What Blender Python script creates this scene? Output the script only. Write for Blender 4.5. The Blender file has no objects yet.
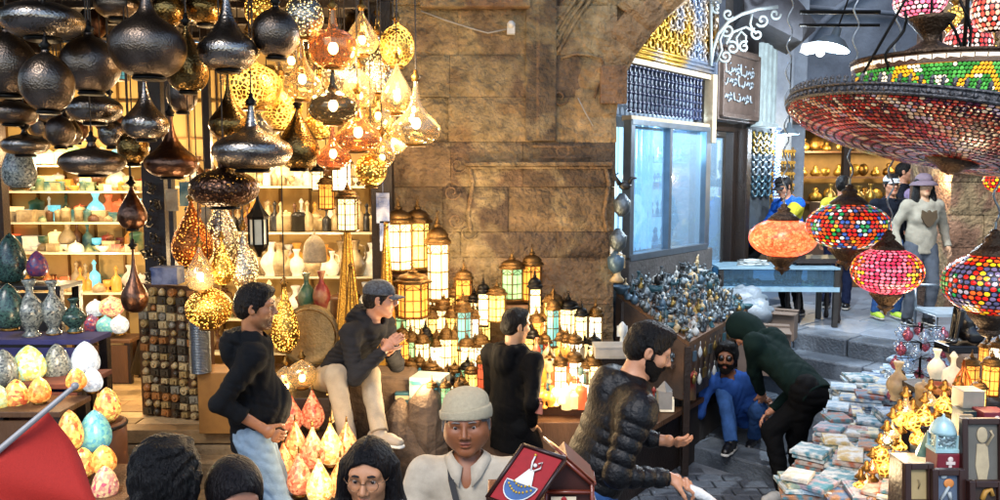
import bpy, math, random
import numpy as np
from mathutils import Vector, Matrix
random.seed(7)
rnd = random.Random(11)
PI = math.pi
R = math.radians
S = bpy.context.scene
COL = S.collection

# ------------------------------------------------------------------ camera, world, sun, exposure
CAMZ = 2.3; FPX = 800.0; PITCH = math.atan(75/800)
cd = bpy.data.cameras.new('camera'); cam = bpy.data.objects.new('camera', cd); COL.objects.link(cam)
cam.location = (0, 0, CAMZ); cam.rotation_euler = (PI/2-PITCH, 0, 0)
cd.sensor_width = 36; cd.lens = 36*FPX/1000; cd.clip_end = 500; cd.clip_start = 0.05
S.camera = cam
w = bpy.data.worlds.new('World'); S.world = w; w.use_nodes = True
nt = w.node_tree; bg = nt.nodes['Background']
sky = nt.nodes.new('ShaderNodeTexSky'); sky.sky_type = 'NISHITA'; sky.sun_disc = False
sky.sun_elevation = R(48); sky.sun_rotation = R(200); sky.dust_density = 0.6
nt.links.new(sky.outputs[0], bg.inputs[0]); bg.inputs[1].default_value = 0.13
sl = bpy.data.lights.new('sun', 'SUN'); sl.energy = 1.0; sl.angle = R(25); sl.color = (1, .93, .85)
so = bpy.data.objects.new('sun', sl); COL.objects.link(so)
so.rotation_euler = (R(42), 0, R(-20))
S.view_settings.view_transform = 'Standard'; S.view_settings.look = 'None'
S.view_settings.exposure = 1.6; S.view_settings.gamma = 1

# ------------------------------------------------------------------ point helpers
cp, sp = math.cos(PITCH), math.sin(PITCH)
def ray(px, py):
    dx = (px-500)/FPX; dy = (250-py)/FPX
    return Vector((dx, cp+dy*sp, -sp+dy*cp))
def W(px, py, y):
    d = ray(px, py); t = y/d.y
    return Vector((d.x*t, y, CAMZ+d.z*t))
def G(px, py, z):
    d = ray(px, py); t = (z-CAMZ)/d.z
    return Vector((d.x*t, d.y*t, z))

# ------------------------------------------------------------------ materials
MATS = {}
def srgb(h):
    if isinstance(h, str):
        c = [int(h[i:i+2], 16)/255 for i in (0, 2, 4)]
        return tuple(((x+.055)/1.055)**2.4 if x > .04 else x/12.92 for x in c)
    return tuple(h)
def mat(name, col, rough=.6, metal=0., var=.25, scale=8., bump=.0, bscale=None, attr=False, emit=0., ecol=None, alpha=None,
        sheen=0., btype='noise', bd=.02, spec=.5, col2=None, coat=0., stretch=None):
    if name in MATS: return MATS[name]
    m = bpy.data.materials.new(name); m.use_nodes = True; n = m.node_tree; N = n.nodes; Lk = n.links
    b = N['Principled BSDF']; col = srgb(col)
    b.inputs['Roughness'].default_value = rough; b.inputs['Metallic'].default_value = metal
    b.inputs['Specular IOR Level'].default_value = spec
    b.inputs['Coat Weight'].default_value = coat
    if sheen: b.inputs['Sheen Weight'].default_value = sheen
    tc = N.new('ShaderNodeTexCoord'); mp = N.new('ShaderNodeMapping'); Lk.new(tc.outputs['Object'], mp.inputs[0])
    if stretch: mp.inputs['Scale'].default_value = stretch
    nz = N.new('ShaderNodeTexNoise'); nz.inputs['Scale'].default_value = scale; nz.inputs['Detail'].default_value = 6
    nz.inputs['Roughness'].default_value = .65; Lk.new(mp.outputs[0], nz.inputs[0])
    mr = N.new('ShaderNodeMapRange'); mr.inputs[1].default_value = .3; mr.inputs[2].default_value = .7
    mr.inputs[3].default_value = 1-var; mr.inputs[4].default_value = 1+var*.6; Lk.new(nz.outputs['Fac'], mr.inputs[0])
    if attr:
        at = N.new('ShaderNodeAttribute'); at.attribute_name = 'Col'; src = at.outputs['Color']
        if col2 is not None:
            mx2 = N.new('ShaderNodeMix'); mx2.data_type = 'RGBA'; nz3 = N.new('ShaderNodeTexNoise'); nz3.inputs['Scale'].default_value = scale*.33; nz3.inputs['Detail'].default_value = 9; nz3.inputs['Distortion'].default_value = .6
            Lk.new(mp.outputs[0], nz3.inputs[0]); r3 = N.new('ShaderNodeMapRange'); r3.inputs[1].default_value = .50; r3.inputs[2].default_value = .60; r3.inputs[4].default_value = .7
            Lk.new(nz3.outputs['Fac'], r3.inputs[0]); Lk.new(r3.outputs[0], mx2.inputs[0]); Lk.new(at.outputs['Color'], mx2.inputs[6]); mx2.inputs[7].default_value = (*srgb(col2), 1); src = mx2.outputs[2]
    elif col2 is not None:
        mx2 = N.new('ShaderNodeMix'); mx2.data_type = 'RGBA'
        nz3 = N.new('ShaderNodeTexNoise'); nz3.inputs['Scale'].default_value = scale*.35; nz3.inputs['Detail'].default_value = 8
        Lk.new(mp.outputs[0], nz3.inputs[0]); r3 = N.new('ShaderNodeMapRange'); r3.inputs[1].default_value = .42; r3.inputs[2].default_value = .6
        Lk.new(nz3.outputs['Fac'], r3.inputs[0]); Lk.new(r3.outputs[0], mx2.inputs[0])
        mx2.inputs[6].default_value = (*col, 1); mx2.inputs[7].default_value = (*srgb(col2), 1); src = mx2.outputs[2]
    else:
        rg = N.new('ShaderNodeRGB'); rg.outputs[0].default_value = (*col, 1); src = rg.outputs[0]
    mu = N.new('ShaderNodeVectorMath'); mu.operation = 'SCALE'; Lk.new(src, mu.inputs[0]); Lk.new(mr.outputs[0], mu.inputs['Scale'])
    Lk.new(mu.outputs[0], b.inputs['Base Color'])
    if bump:
        bt = N.new('ShaderNodeBump'); bt.inputs['Strength'].default_value = bump; bt.inputs['Distance'].default_value = bd
        if btype == 'noise':
            n2 = N.new('ShaderNodeTexNoise'); n2.inputs['Scale'].default_value = bscale or scale*3; n2.inputs['Detail'].default_value = 8
            o2 = n2.outputs['Fac']
        elif btype == 'voronoi':
            n2 = N.new('ShaderNodeTexVoronoi'); n2.inputs['Scale'].default_value = bscale or 40; o2 = n2.outputs['Distance']
        else:
            n2 = N.new('ShaderNodeTexWave'); n2.inputs['Scale'].default_value = bscale or 30; n2.inputs['Distortion'].default_value = 2; o2 = n2.outputs['Fac']
        Lk.new(mp.outputs[0], n2.inputs[0]); Lk.new(o2, bt.inputs['Height']); Lk.new(bt.outputs[0], b.inputs['Normal'])
    if emit:
        if ecol is None: Lk.new(mu.outputs[0], b.inputs['Emission Color'])
        else: b.inputs['Emission Color'].default_value = (*srgb(ecol), 1)
        b.inputs['Emission Strength'].default_value = emit
        m.cycles.emission_sampling = 'NONE'
    if alpha is not None:
        b.inputs['Alpha'].default_value = alpha
    MATS[name] = m; return m

def pierced(name, metalcol, glow, strength=4., scale=60., rough=.3, thr=.32, kind='voronoi'):
    """pierced / engraved metal shade with a lit bulb behind its holes"""
    if name in MATS: return MATS[name]
    m = bpy.data.materials.new(name); m.use_nodes = True; n = m.node_tree; N = n.nodes; Lk = n.links
    b = N['Principled BSDF']; b.inputs['Metallic'].default_value = .95; b.inputs['Roughness'].default_value = rough
    b.inputs['Base Color'].default_value = (*srgb(metalcol), 1)
    tc = N.new('ShaderNodeTexCoord')
    v = N.new('ShaderNodeTexVoronoi'); v.inputs['Scale'].default_value = scale; Lk.new(tc.outputs['Object'], v.inputs[0])
    if kind == 'line': v.feature = 'DISTANCE_TO_EDGE'
    nz = N.new('ShaderNodeTexNoise'); nz.inputs['Scale'].default_value = scale*.16; Lk.new(tc.outputs['Object'], nz.inputs[0])
    ad = N.new('ShaderNodeMath'); ad.operation = 'MULTIPLY_ADD'; Lk.new(nz.outputs['Fac'], ad.inputs[0]); ad.inputs[1].default_value = .5
    Lk.new(v.outputs['Distance'], ad.inputs[2])
    r = N.new('ShaderNodeMapRange'); r.inputs[1].default_value = thr+.25; r.inputs[2].default_value = thr+.33
    r.inputs[3].default_value = 1; r.inputs[4].default_value = 0
    Lk.new(ad.outputs[0], r.inputs[0])
    b.inputs['Emission Color'].default_value = (*srgb(glow), 1)
    ms = N.new('ShaderNodeMath'); ms.operation = 'MULTIPLY'; ms.inputs[1].default_value = strength
    Lk.new(r.outputs[0], ms.inputs[0]); Lk.new(ms.outputs[0], b.inputs['Emission Strength'])
    bp = N.new('ShaderNodeBump'); bp.inputs['Strength'].default_value = .5; bp.inputs['Distance'].default_value = .01
    Lk.new(v.outputs['Distance'], bp.inputs['Height']); Lk.new(bp.outputs[0], b.inputs['Normal'])
    m.cycles.emission_sampling = 'NONE'
    MATS[name] = m; return m

def glassm(name, tint, rough=.08, body=.25, bump=.25, scale=30.):
    """thin tinted lamp glass: light passes through, surface still mirrors"""
    if name in MATS: return MATS[name]
    m = bpy.data.materials.new(name); m.use_nodes = True; n = m.node_tree; N = n.nodes; Lk = n.links
    b = N['Principled BSDF']; out = N['Material Output']
    b.inputs['Metallic'].default_value = .6; b.inputs['Roughness'].default_value = rough
    b.inputs['Base Color'].default_value = (*srgb(tint), 1)
    t = N.new('ShaderNodeBsdfTransparent'); tt = [min(1, x*1.15+.12) for x in srgb(tint)]; t.inputs[0].default_value = (*tt, 1)
    tc = N.new('ShaderNodeTexCoord'); v = N.new('ShaderNodeTexVoronoi'); v.inputs['Scale'].default_value = scale
    Lk.new(tc.outputs['Object'], v.inputs[0])
    bp = N.new('ShaderNodeBump'); bp.inputs['Strength'].default_value = bump; bp.inputs['Distance'].default_value = .01
    Lk.new(v.outputs['Distance'], bp.inputs['Height']); Lk.new(bp.outputs[0], b.inputs['Normal'])
    lw = N.new('ShaderNodeLayerWeight'); lw.inputs[0].default_value = .45; Lk.new(bp.outputs[0], lw.inputs['Normal'])
    mr = N.new('ShaderNodeMapRange'); mr.inputs[3].default_value = body; mr.inputs[4].default_value = .95; Lk.new(lw.outputs['Facing'], mr.inputs[0])
    mx = N.new('ShaderNodeMixShader'); Lk.new(mr.outputs[0], mx.inputs[0]); Lk.new(t.outputs[0], mx.inputs[1]); Lk.new(b.outputs[0], mx.inputs[2])
    Lk.new(mx.outputs[0], out.inputs[0]); MATS[name] = m; return m

def emitm(name, col, strength):
    if name in MATS: return MATS[name]
    m = bpy.data.materials.new(name); m.use_nodes = True; N = m.node_tree.nodes; b = N['Principled BSDF']
    b.inputs['Base Color'].default_value = (*srgb(col), 1); b.inputs['Emission Color'].default_value = (*srgb(col), 1)
    b.inputs['Emission Strength'].default_value = strength; m.cycles.emission_sampling = 'NONE'
    MATS[name] = m; return m

# ------------------------------------------------------------------ mesh builder
class MB:
    def __init__(s): s.v = []; s.f = []; s.c = []; s.s = []
    def add(s, vs, fs, col=None, smooth=False):
        o = len(s.v); s.v += [tuple(v) for v in vs]
        for f in fs: s.f.append([i+o for i in f]); s.c.append(col); s.s.append(smooth)
        return s
    def box(s, c, d, rz=0, M=None, col=None):
        c = Vector(c); x, y, z = d[0]/2, d[1]/2, d[2]/2
        vs = [Vector((a*x, b*y, g*z)) for a in (-1, 1) for b in (-1, 1) for g in (-1, 1)]
        if rz: Q = Matrix.Rotation(rz, 3, 'Z'); vs = [Q@v for v in vs]
        if M is not None: vs = [M@v for v in vs]
        vs = [v+c for v in vs]
        return s.add(vs, [(0, 1, 3, 2), (4, 6, 7, 5), (0, 4, 5, 1), (2, 3, 7, 6), (0, 2, 6, 4), (1, 5, 7, 3)], col)
    def cyl(s, a, b, r0, r1=None, n=12, col=None, smooth=True, cap=True):
        a, b = Vector(a), Vector(b); r1 = r0 if r1 is None else r1
        d = (b-a); q = d.to_track_quat('Z', 'Y') if d.length > 1e-9 else Matrix.Identity(3).to_quaternion()
        vs = []
        for p, r in ((a, r0), (b, r1)):
            for i in range(n): t = 2*PI*i/n; vs.append(p+q@Vector((math.cos(t)*r, math.sin(t)*r, 0)))
        s.add(vs, [(i, (i+1) % n, n+(i+1) % n, n+i) for i in range(n)], col, smooth)
        if cap: s.add(vs[:n], [tuple(range(n-1, -1, -1))], col); s.add(vs[n:], [tuple(range(n))], col)
        return s
    def lathe(s, prof, n=20, c=(0, 0, 0), M=None, sq=(1, 1), col=None, smooth=True, rib=0, nr=0, close=True):
        c = Vector(c); vs = []
        for r, z in prof:
            for i in range(n):
                t = 2*PI*i/n; rr = r*(1+(rib*abs(math.cos(t*nr/2)) if rib else 0))
                v = Vector((math.cos(t)*rr*sq[0], math.sin(t)*rr*sq[1], z))
                if M is not None: v = M@v
                vs.append(v+c)
        fs = [(j*n+i, j*n+(i+1) % n, (j+1)*n+(i+1) % n, (j+1)*n+i) for j in range(len(prof)-1) for i in range(n)]
        if close:
            fs.append(tuple(range(n-1, -1, -1))); k = (len(prof)-1)*n; fs.append(tuple(range(k, k+n)))
        return s.add(vs, fs, col, smooth)
    def tube(s, pts, r, n=6, col=None):
        pts = [Vector(p) for p in pts]; vs = []; m = len(pts)
        rr = r if isinstance(r, (list, tuple)) else [r]*m
        up = Vector((.13, .27, 1)).normalized()
        for i, p in enumerate(pts):
            d = (pts[min(i+1, m-1)]-pts[max(i-1, 0)]).normalized()
            a = d.cross(up)
            if a.length < .05: a = d.cross(Vector((1, 0, 0)))
            a.normalize(); b = a.cross(d)
            for k in range(n): t = 2*PI*k/n; vs.append(p+(a*math.cos(t)+b*math.sin(t))*rr[i])
        fs = [(i*n+k, i*n+(k+1) % n, (i+1)*n+(k+1) % n, (i+1)*n+k) for i in range(m-1) for k in range(n)]
        fs += [tuple(range(n-1, -1, -1)), tuple(range((m-1)*n, m*n))]
        return s.add(vs, fs, col, True)
    def ball(s, c, r, n=12, col=None, M=None):
        if not hasattr(r, '__len__'): r = (r, r, r)
        m = max(5, n//2+1); prof = [(math.sin(PI*i/m), -math.cos(PI*i/m)) for i in range(m+1)]
        prof[0] = (1e-4, -1); prof[-1] = (1e-4, 1)
        Q = Matrix.Diagonal(Vector(r))
        if M is not None: Q = M@Q
        return s.lathe(prof, n, c, Q, col=col)
    def prism(s, pts, ext, col=None):
        """closed polygon of 3D points pushed along vector ext"""
        pts = [Vector(p) for p in pts]; e = Vector(ext); n = len(pts)
        return s.add(pts+[p+e for p in pts], [tuple(range(n)), tuple(range(2*n-1, n-1, -1))]+[(i, n+i, n+(i+1) % n, (i+1) % n) for i in range(n)], col)
    def patch(s, fn, nu, nv, back, col=None):
        """rough-faced block: fn(u,v)->point on the face, back = vector to the far side"""
        back = Vector(back); vs = []
        for j in range(nv+1):
            for i in range(nu+1):
                u, v = i/nu, j/nv; p = fn(u, v)
                e = min(u, 1-u)*1.0; g = min(v, 1-v)
                h = (math.exp(-e*14)+math.exp(-g*14))*.016
                q = p*9
                nn = math.sin(q.x*1.3+q.z*2.1+q.y)*.5+math.sin(q.x*3.7-q.z*2.9+1)*.3+math.sin(q.x*7.1+q.z*8.3)*.25
                vs.append(p+back.normalized()*(h+.007*nn))
        fs = [(j*(nu+1)+i, j*(nu+1)+i+1, (j+1)*(nu+1)+i+1, (j+1)*(nu+1)+i) for j in range(nv) for i in range(nu)]
        rim = [i for i in range(nu+1)]+[(j)*(nu+1)+nu for j in range(1, nv+1)]+[nv*(nu+1)+i for i in range(nu-1, -1, -1)]+[j*(nu+1) for j in range(nv-1, 0, -1)]
        o = len(vs); vs += [vs[i]+back for i in rim]; k = len(rim)
        fs += [(rim[i], o+i, o+(i+1) % k, rim[(i+1) % k]) for i in range(k)]
        fs.append(tuple(o+i for i in range(k)))
        return s.add(vs, fs, col, False)
    def build(s, name, m, parent=None, bevel=0, loc=None, solid=0):
        me = bpy.data.meshes.new(name); me.from_pydata(s.v, [], s.f)
        me.polygons.foreach_set('use_smooth', s.s)
        if any(c is not None for c in s.c):
            a = me.color_attributes.new('Col', 'FLOAT_COLOR', 'CORNER'); arr = []
            for f, c in zip(s.f, s.c):
                c = (*srgb(c or (1, 1, 1)), 1); arr += list(c)*len(f)
            a.data.foreach_set('color', arr)
        me.validate(); me.update()
        return mkobj(name, me, m, parent, bevel, loc, solid)
def mkobj(name, me, m, parent=None, bevel=0, loc=None, solid=0):
    o = bpy.data.objects.new(name, me); COL.objects.link(o)
    if m is not None: me.materials.append(m)
    if parent is not None: o.parent = parent
    if loc is not None: o.location = loc
    if solid:
        k = o.modifiers.new('thickness', 'SOLIDIFY'); k.thickness = solid
    if bevel:
        k = o.modifiers.new('bevel', 'BEVEL'); k.width = bevel; k.segments = 2; k.limit_method = 'ANGLE'; k.harden_normals = False
    return o
def tag(o, label, cat, group=None, kind=None):
    if label: o['label'] = label
    if cat: o['category'] = cat
    if group: o['group'] = group
    if kind: o['kind'] = kind
    return o
def thing(name, label, cat, loc=(0, 0, 0), rz=0, group=None):
    o = bpy.data.objects.new(name, None); COL.objects.link(o); o.empty_display_size = .1
    o.location = loc; o.rotation_euler = (0, 0, rz); return tag(o, label, cat, group)
def struct(name, mb, m, **k):
    o = mb.build(name, m, **k); o['kind'] = 'structure'; return o
KIDS = {}
def kids(o): return [c for c in COL.objects if c.parent == o]
def template(root): KIDS[root.name] = [(c, [g for g in kids(c)]) for c in kids(root)]; return root
def dup(root, loc, rz=0, label=None, scale=None, mats=None):
    r = root.copy(); COL.objects.link(r); r.location = loc; r.rotation_euler = (0, 0, rz)
    if scale is not None: r.scale = scale if hasattr(scale, '__len__') else (scale,)*3
    if label: r['label'] = label
    for c, gs in KIDS.get(root.name, []):
        c2 = c.copy(); COL.objects.link(c2); c2.parent = r
        for g in gs: g2 = g.copy(); COL.objects.link(g2); g2.parent = c2
    return r
def light(name, loc, power, col=(1, .72, .4), r=.05):
    l = bpy.data.lights.new(name, 'POINT'); l.energy = power*(.64 if col[0] > .95 else 1.); l.color = col; l.shadow_soft_size = r
    o = bpy.data.objects.new(name, l); COL.objects.link(o); o.location = loc; return o
ORD = ['first', 'second', 'third', 'fourth', 'fifth', 'sixth', 'seventh', 'eighth', 'ninth', 'tenth', 'eleventh', 'twelfth', 'thirteenth', 'fourteenth', 'fifteenth', 'sixteenth', 'seventeenth', 'eighteenth', 'nineteenth', 'twentieth']+['twenty-'+x for x in ['first', 'second', 'third', 'fourth', 'fifth', 'sixth', 'seventh', 'eighth', 'ninth']]+['thirtieth']+['thirty-'+x for x in ['first', 'second', 'third', 'fourth', 'fifth']]
# ------------------------------------------------------------------ figures: distance-field bodies meshed with surface nets
def v3(*a): return np.array(a, dtype=np.float32)
def nrm(v): v = np.asarray(v, dtype=np.float32); return v/(np.linalg.norm(v)+1e-9)
def cap(a, b, r0, r1=None, sq=None, cuts=(), op='+', k=None, quilt=None):
    return dict(t='c', a=v3(*a), b=v3(*b), r0=r0, r1=r0 if r1 is None else r1, sq=sq, cuts=cuts, op=op, k=k, quilt=quilt)
def ell(c, r, M=None, cuts=(), op='+', k=None):
    return dict(t='e', c=v3(*c), r=v3(*r), M=np.eye(3, dtype=np.float32) if M is None else np.array(M, dtype=np.float32), cuts=cuts, op=op, k=k)
def sdf(prims, cell, k=.02, wr=0., wf=1., seed=1, bands=None):
    lo = v3(9e9, 9e9, 9e9); hi = -lo
    for p in prims:
        if p['t'] == 'c':
            r = max(p['r0'], p['r1'])+.02; l = np.minimum(p['a'], p['b'])-r; h = np.maximum(p['a'], p['b'])+r
        else:
            r = p['r'].max()+.02; l = p['c']-r; h = p['c']+r
        p['lo'], p['hi'] = l, h
        if p['op'] == '+': lo = np.minimum(lo, l); hi = np.maximum(hi, h)
    lo = lo-.03; n = np.ceil((hi+.03-lo)/cell).astype(int)+1
    D = np.full(n, .15, dtype=np.float32)
    ax = [lo[i]+cell*np.arange(n[i], dtype=np.float32) for i in range(3)]
    for p in prims:
        kk = k if p['k'] is None else p['k']
        i0 = np.clip(((p['lo']-kk-lo)/cell).astype(int), 0, n-1); i1 = np.clip(((p['hi']+kk-lo)/cell).astype(int)+1, 1, n)
        if (i1 <= i0).any(): continue
        X, Y, Z = np.meshgrid(ax[0][i0[0]:i1[0]], ax[1][i0[1]:i1[1]], ax[2][i0[2]:i1[2]], indexing='ij')
        if p['t'] == 'c':
            a, b = p['a'], p['b']; d = b-a; px, py, pz = X-a[0], Y-a[1], Z-a[2]
            t = np.clip((px*d[0]+py*d[1]+pz*d[2])/(d@d+1e-9), 0, 1)
            qx, qy, qz = px-t*d[0], py-t*d[1], pz-t*d[2]; f = 1.
            if p['sq'] is not None:
                s, q = p['sq']; dt = (qx*s[0]+qy*s[1]+qz*s[2])*(1/q-1); qx = qx+dt*s[0]; qy = qy+dt*s[1]; qz = qz+dt*s[2]; f = q**.5
            rr = p['r0']+(p['r1']-p['r0'])*t
            if p['quilt']:
                am, sp_ = p['quilt']; rr = rr+am*(np.abs(np.sin(PI*t*np.linalg.norm(d)/sp_))**.5-.6)
            dd = (np.sqrt(qx*qx+qy*qy+qz*qz)-rr)*f
        else:
            M = p['M']; px, py, pz = X-p['c'][0], Y-p['c'][1], Z-p['c'][2]
            l = [px*M[0, i]+py*M[1, i]+pz*M[2, i] for i in range(3)]; r = p['r']
            k0 = np.sqrt((l[0]/r[0])**2+(l[1]/r[1])**2+(l[2]/r[2])**2)+1e-6
            k1 = np.sqrt((l[0]/r[0]**2)**2+(l[1]/r[1]**2)**2+(l[2]/r[2]**2)**2)+1e-6
            dd = k0*(k0-1)/k1
        for c, nn in p['cuts']:
            dd = np.maximum(dd, (X-c[0])*nn[0]+(Y-c[1])*nn[1]+(Z-c[2])*nn[2])
        sl_ = tuple(slice(i0[i], i1[i]) for i in range(3)); A = D[sl_]
        if p['op'] == '+':
            h = np.clip(.5+.5*(A-dd)/kk, 0, 1); D[sl_] = A*(1-h)+dd*h-kk*h*(1-h)
        else:
            dd = -dd; h = np.clip(.5-.5*(A-dd)/kk, 0, 1); D[sl_] = A*(1-h)+dd*h+kk*h*(1-h)
    if wr:
        I = np.argwhere(np.abs(D) < .03); P = lo+I*cell
        rs = np.random.RandomState(seed); acc = np.zeros(len(I))
        for i in range(6):
            kv = rs.normal(size=3)*np.array([7, 7, 13])*wf; lv = rs.normal(size=3)*6*wf
            s = np.sin(P@kv+rs.rand()*6+1.8*np.sin(P@lv+rs.rand()*6)); acc += (1-2*np.abs(s))*(.75**i)
        D[I[:, 0], I[:, 1], I[:, 2]] += (wr*acc*.45).astype(np.float32)
    # surface nets
    ins = D < 0
    c = np.zeros(tuple(n-1), dtype=np.uint8)
    for dx in (0, 1):
        for dy in (0, 1):
            for dz in (0, 1): c += ins[dx:n[0]-1+dx, dy:n[1]-1+dy, dz:n[2]-1+dz]
    act = np.argwhere((c > 0) & (c < 8)); idx = -np.ones(tuple(n-1), dtype=np.int64); idx[act[:, 0], act[:, 1], act[:, 2]] = np.arange(len(act))
    cor = [(dx, dy, dz) for dx in (0, 1) for dy in (0, 1) for dz in (0, 1)]
    val = np.stack([D[act[:, 0]+q[0], act[:, 1]+q[1], act[:, 2]+q[2]] for q in cor], 1)
    pos = np.zeros((len(act), 3)); cnt = np.zeros(len(act))
    for i in range(8):
        for j in range(i+1, 8):
            q0, q1 = np.array(cor[i]), np.array(cor[j])
            if np.abs(q0-q1).sum() != 1: continue
            a, b = val[:, i], val[:, j]; m = (a < 0) != (b < 0); t = np.where(m, a/(a-b+1e-12), 0)
            pos += np.where(m[:, None], q0+(q1-q0)*t[:, None], 0); cnt += m
    V = lo+(act+pos/np.maximum(cnt, 1)[:, None])*cell
    F = []
    for axis in range(3):
        o1, o2 = (axis+1) % 3, (axis+2) % 3
        sl0 = [slice(None)]*3; sl1 = [slice(None)]*3; sl0[axis] = slice(0, -1); sl1[axis] = slice(1, None)
        a, b = ins[tuple(sl0)], ins[tuple(sl1)]; E = np.argwhere(a != b)
        E = E[(E[:, o1] > 0) & (E[:, o2] > 0) & (E[:, o1] < n[o1]-1) & (E[:, o2] < n[o2]-1)]
        q = []
        for d1, d2 in ((1, 1), (0, 1), (0, 0), (1, 0)):
            G_ = E.copy(); G_[:, o1] -= d1; G_[:, o2] -= d2; q.append(idx[G_[:, 0], G_[:, 1], G_[:, 2]])
        q = np.stack(q, 1); fl = ~a[E[:, 0], E[:, 1], E[:, 2]]; q[fl] = q[fl][:, ::-1]; F.append(q)
    F = np.concatenate(F); F = F[(F >= 0).all(1)]
    return V, F
def npmesh(name, V, F, m, parent, cols=None):
    me = bpy.data.meshes.new(name); me.vertices.add(len(V)); me.vertices.foreach_set('co', V.astype(np.float32).ravel())
    me.loops.add(len(F)*4); me.loops.foreach_set('vertex_index', F.astype(np.int32).ravel())
    me.polygons.add(len(F)); me.polygons.foreach_set('loop_start', np.arange(0, len(F)*4, 4, dtype=np.int32)); me.polygons.foreach_set('loop_total', np.full(len(F), 4, dtype=np.int32))
    me.polygons.foreach_set('use_smooth', np.ones(len(F), dtype=bool))
    me.update(calc_edges=True)
    if cols is not None:
        a = me.color_attributes.new('Col', 'FLOAT_COLOR', 'POINT'); a.data.foreach_set('color', np.concatenate([cols, np.ones((len(V), 1))], 1).astype(np.float32).ravel())
    me.validate()
    return mkobj(name, me, m, parent)
def ik(a, b, l1, l2, hint):
    a, b, hint = np.array(a, float), np.array(b, float), np.array(hint, float)
    d = b-a; L = np.linalg.norm(d)
    if L > (l1+l2)*.995: b = a+d/L*(l1+l2)*.995; d = b-a; L = np.linalg.norm(d)
    u = d/L; x = (l1*l1-l2*l2+L*L)/(2*L); h = math.sqrt(max(l1*l1-x*x, 0)); w_ = hint-u*(hint@u); w_ = w_/(np.linalg.norm(w_)+1e-9)
    return a+u*x+w_*h, b
def cloth(name, col, rough=.85, var=.18, bump=.35, bs=220, sheen=0, metal=0):
    return mat(name, col, rough, metal, var, 14, bump, bs, sheen=sheen, spec=.12)

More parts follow.
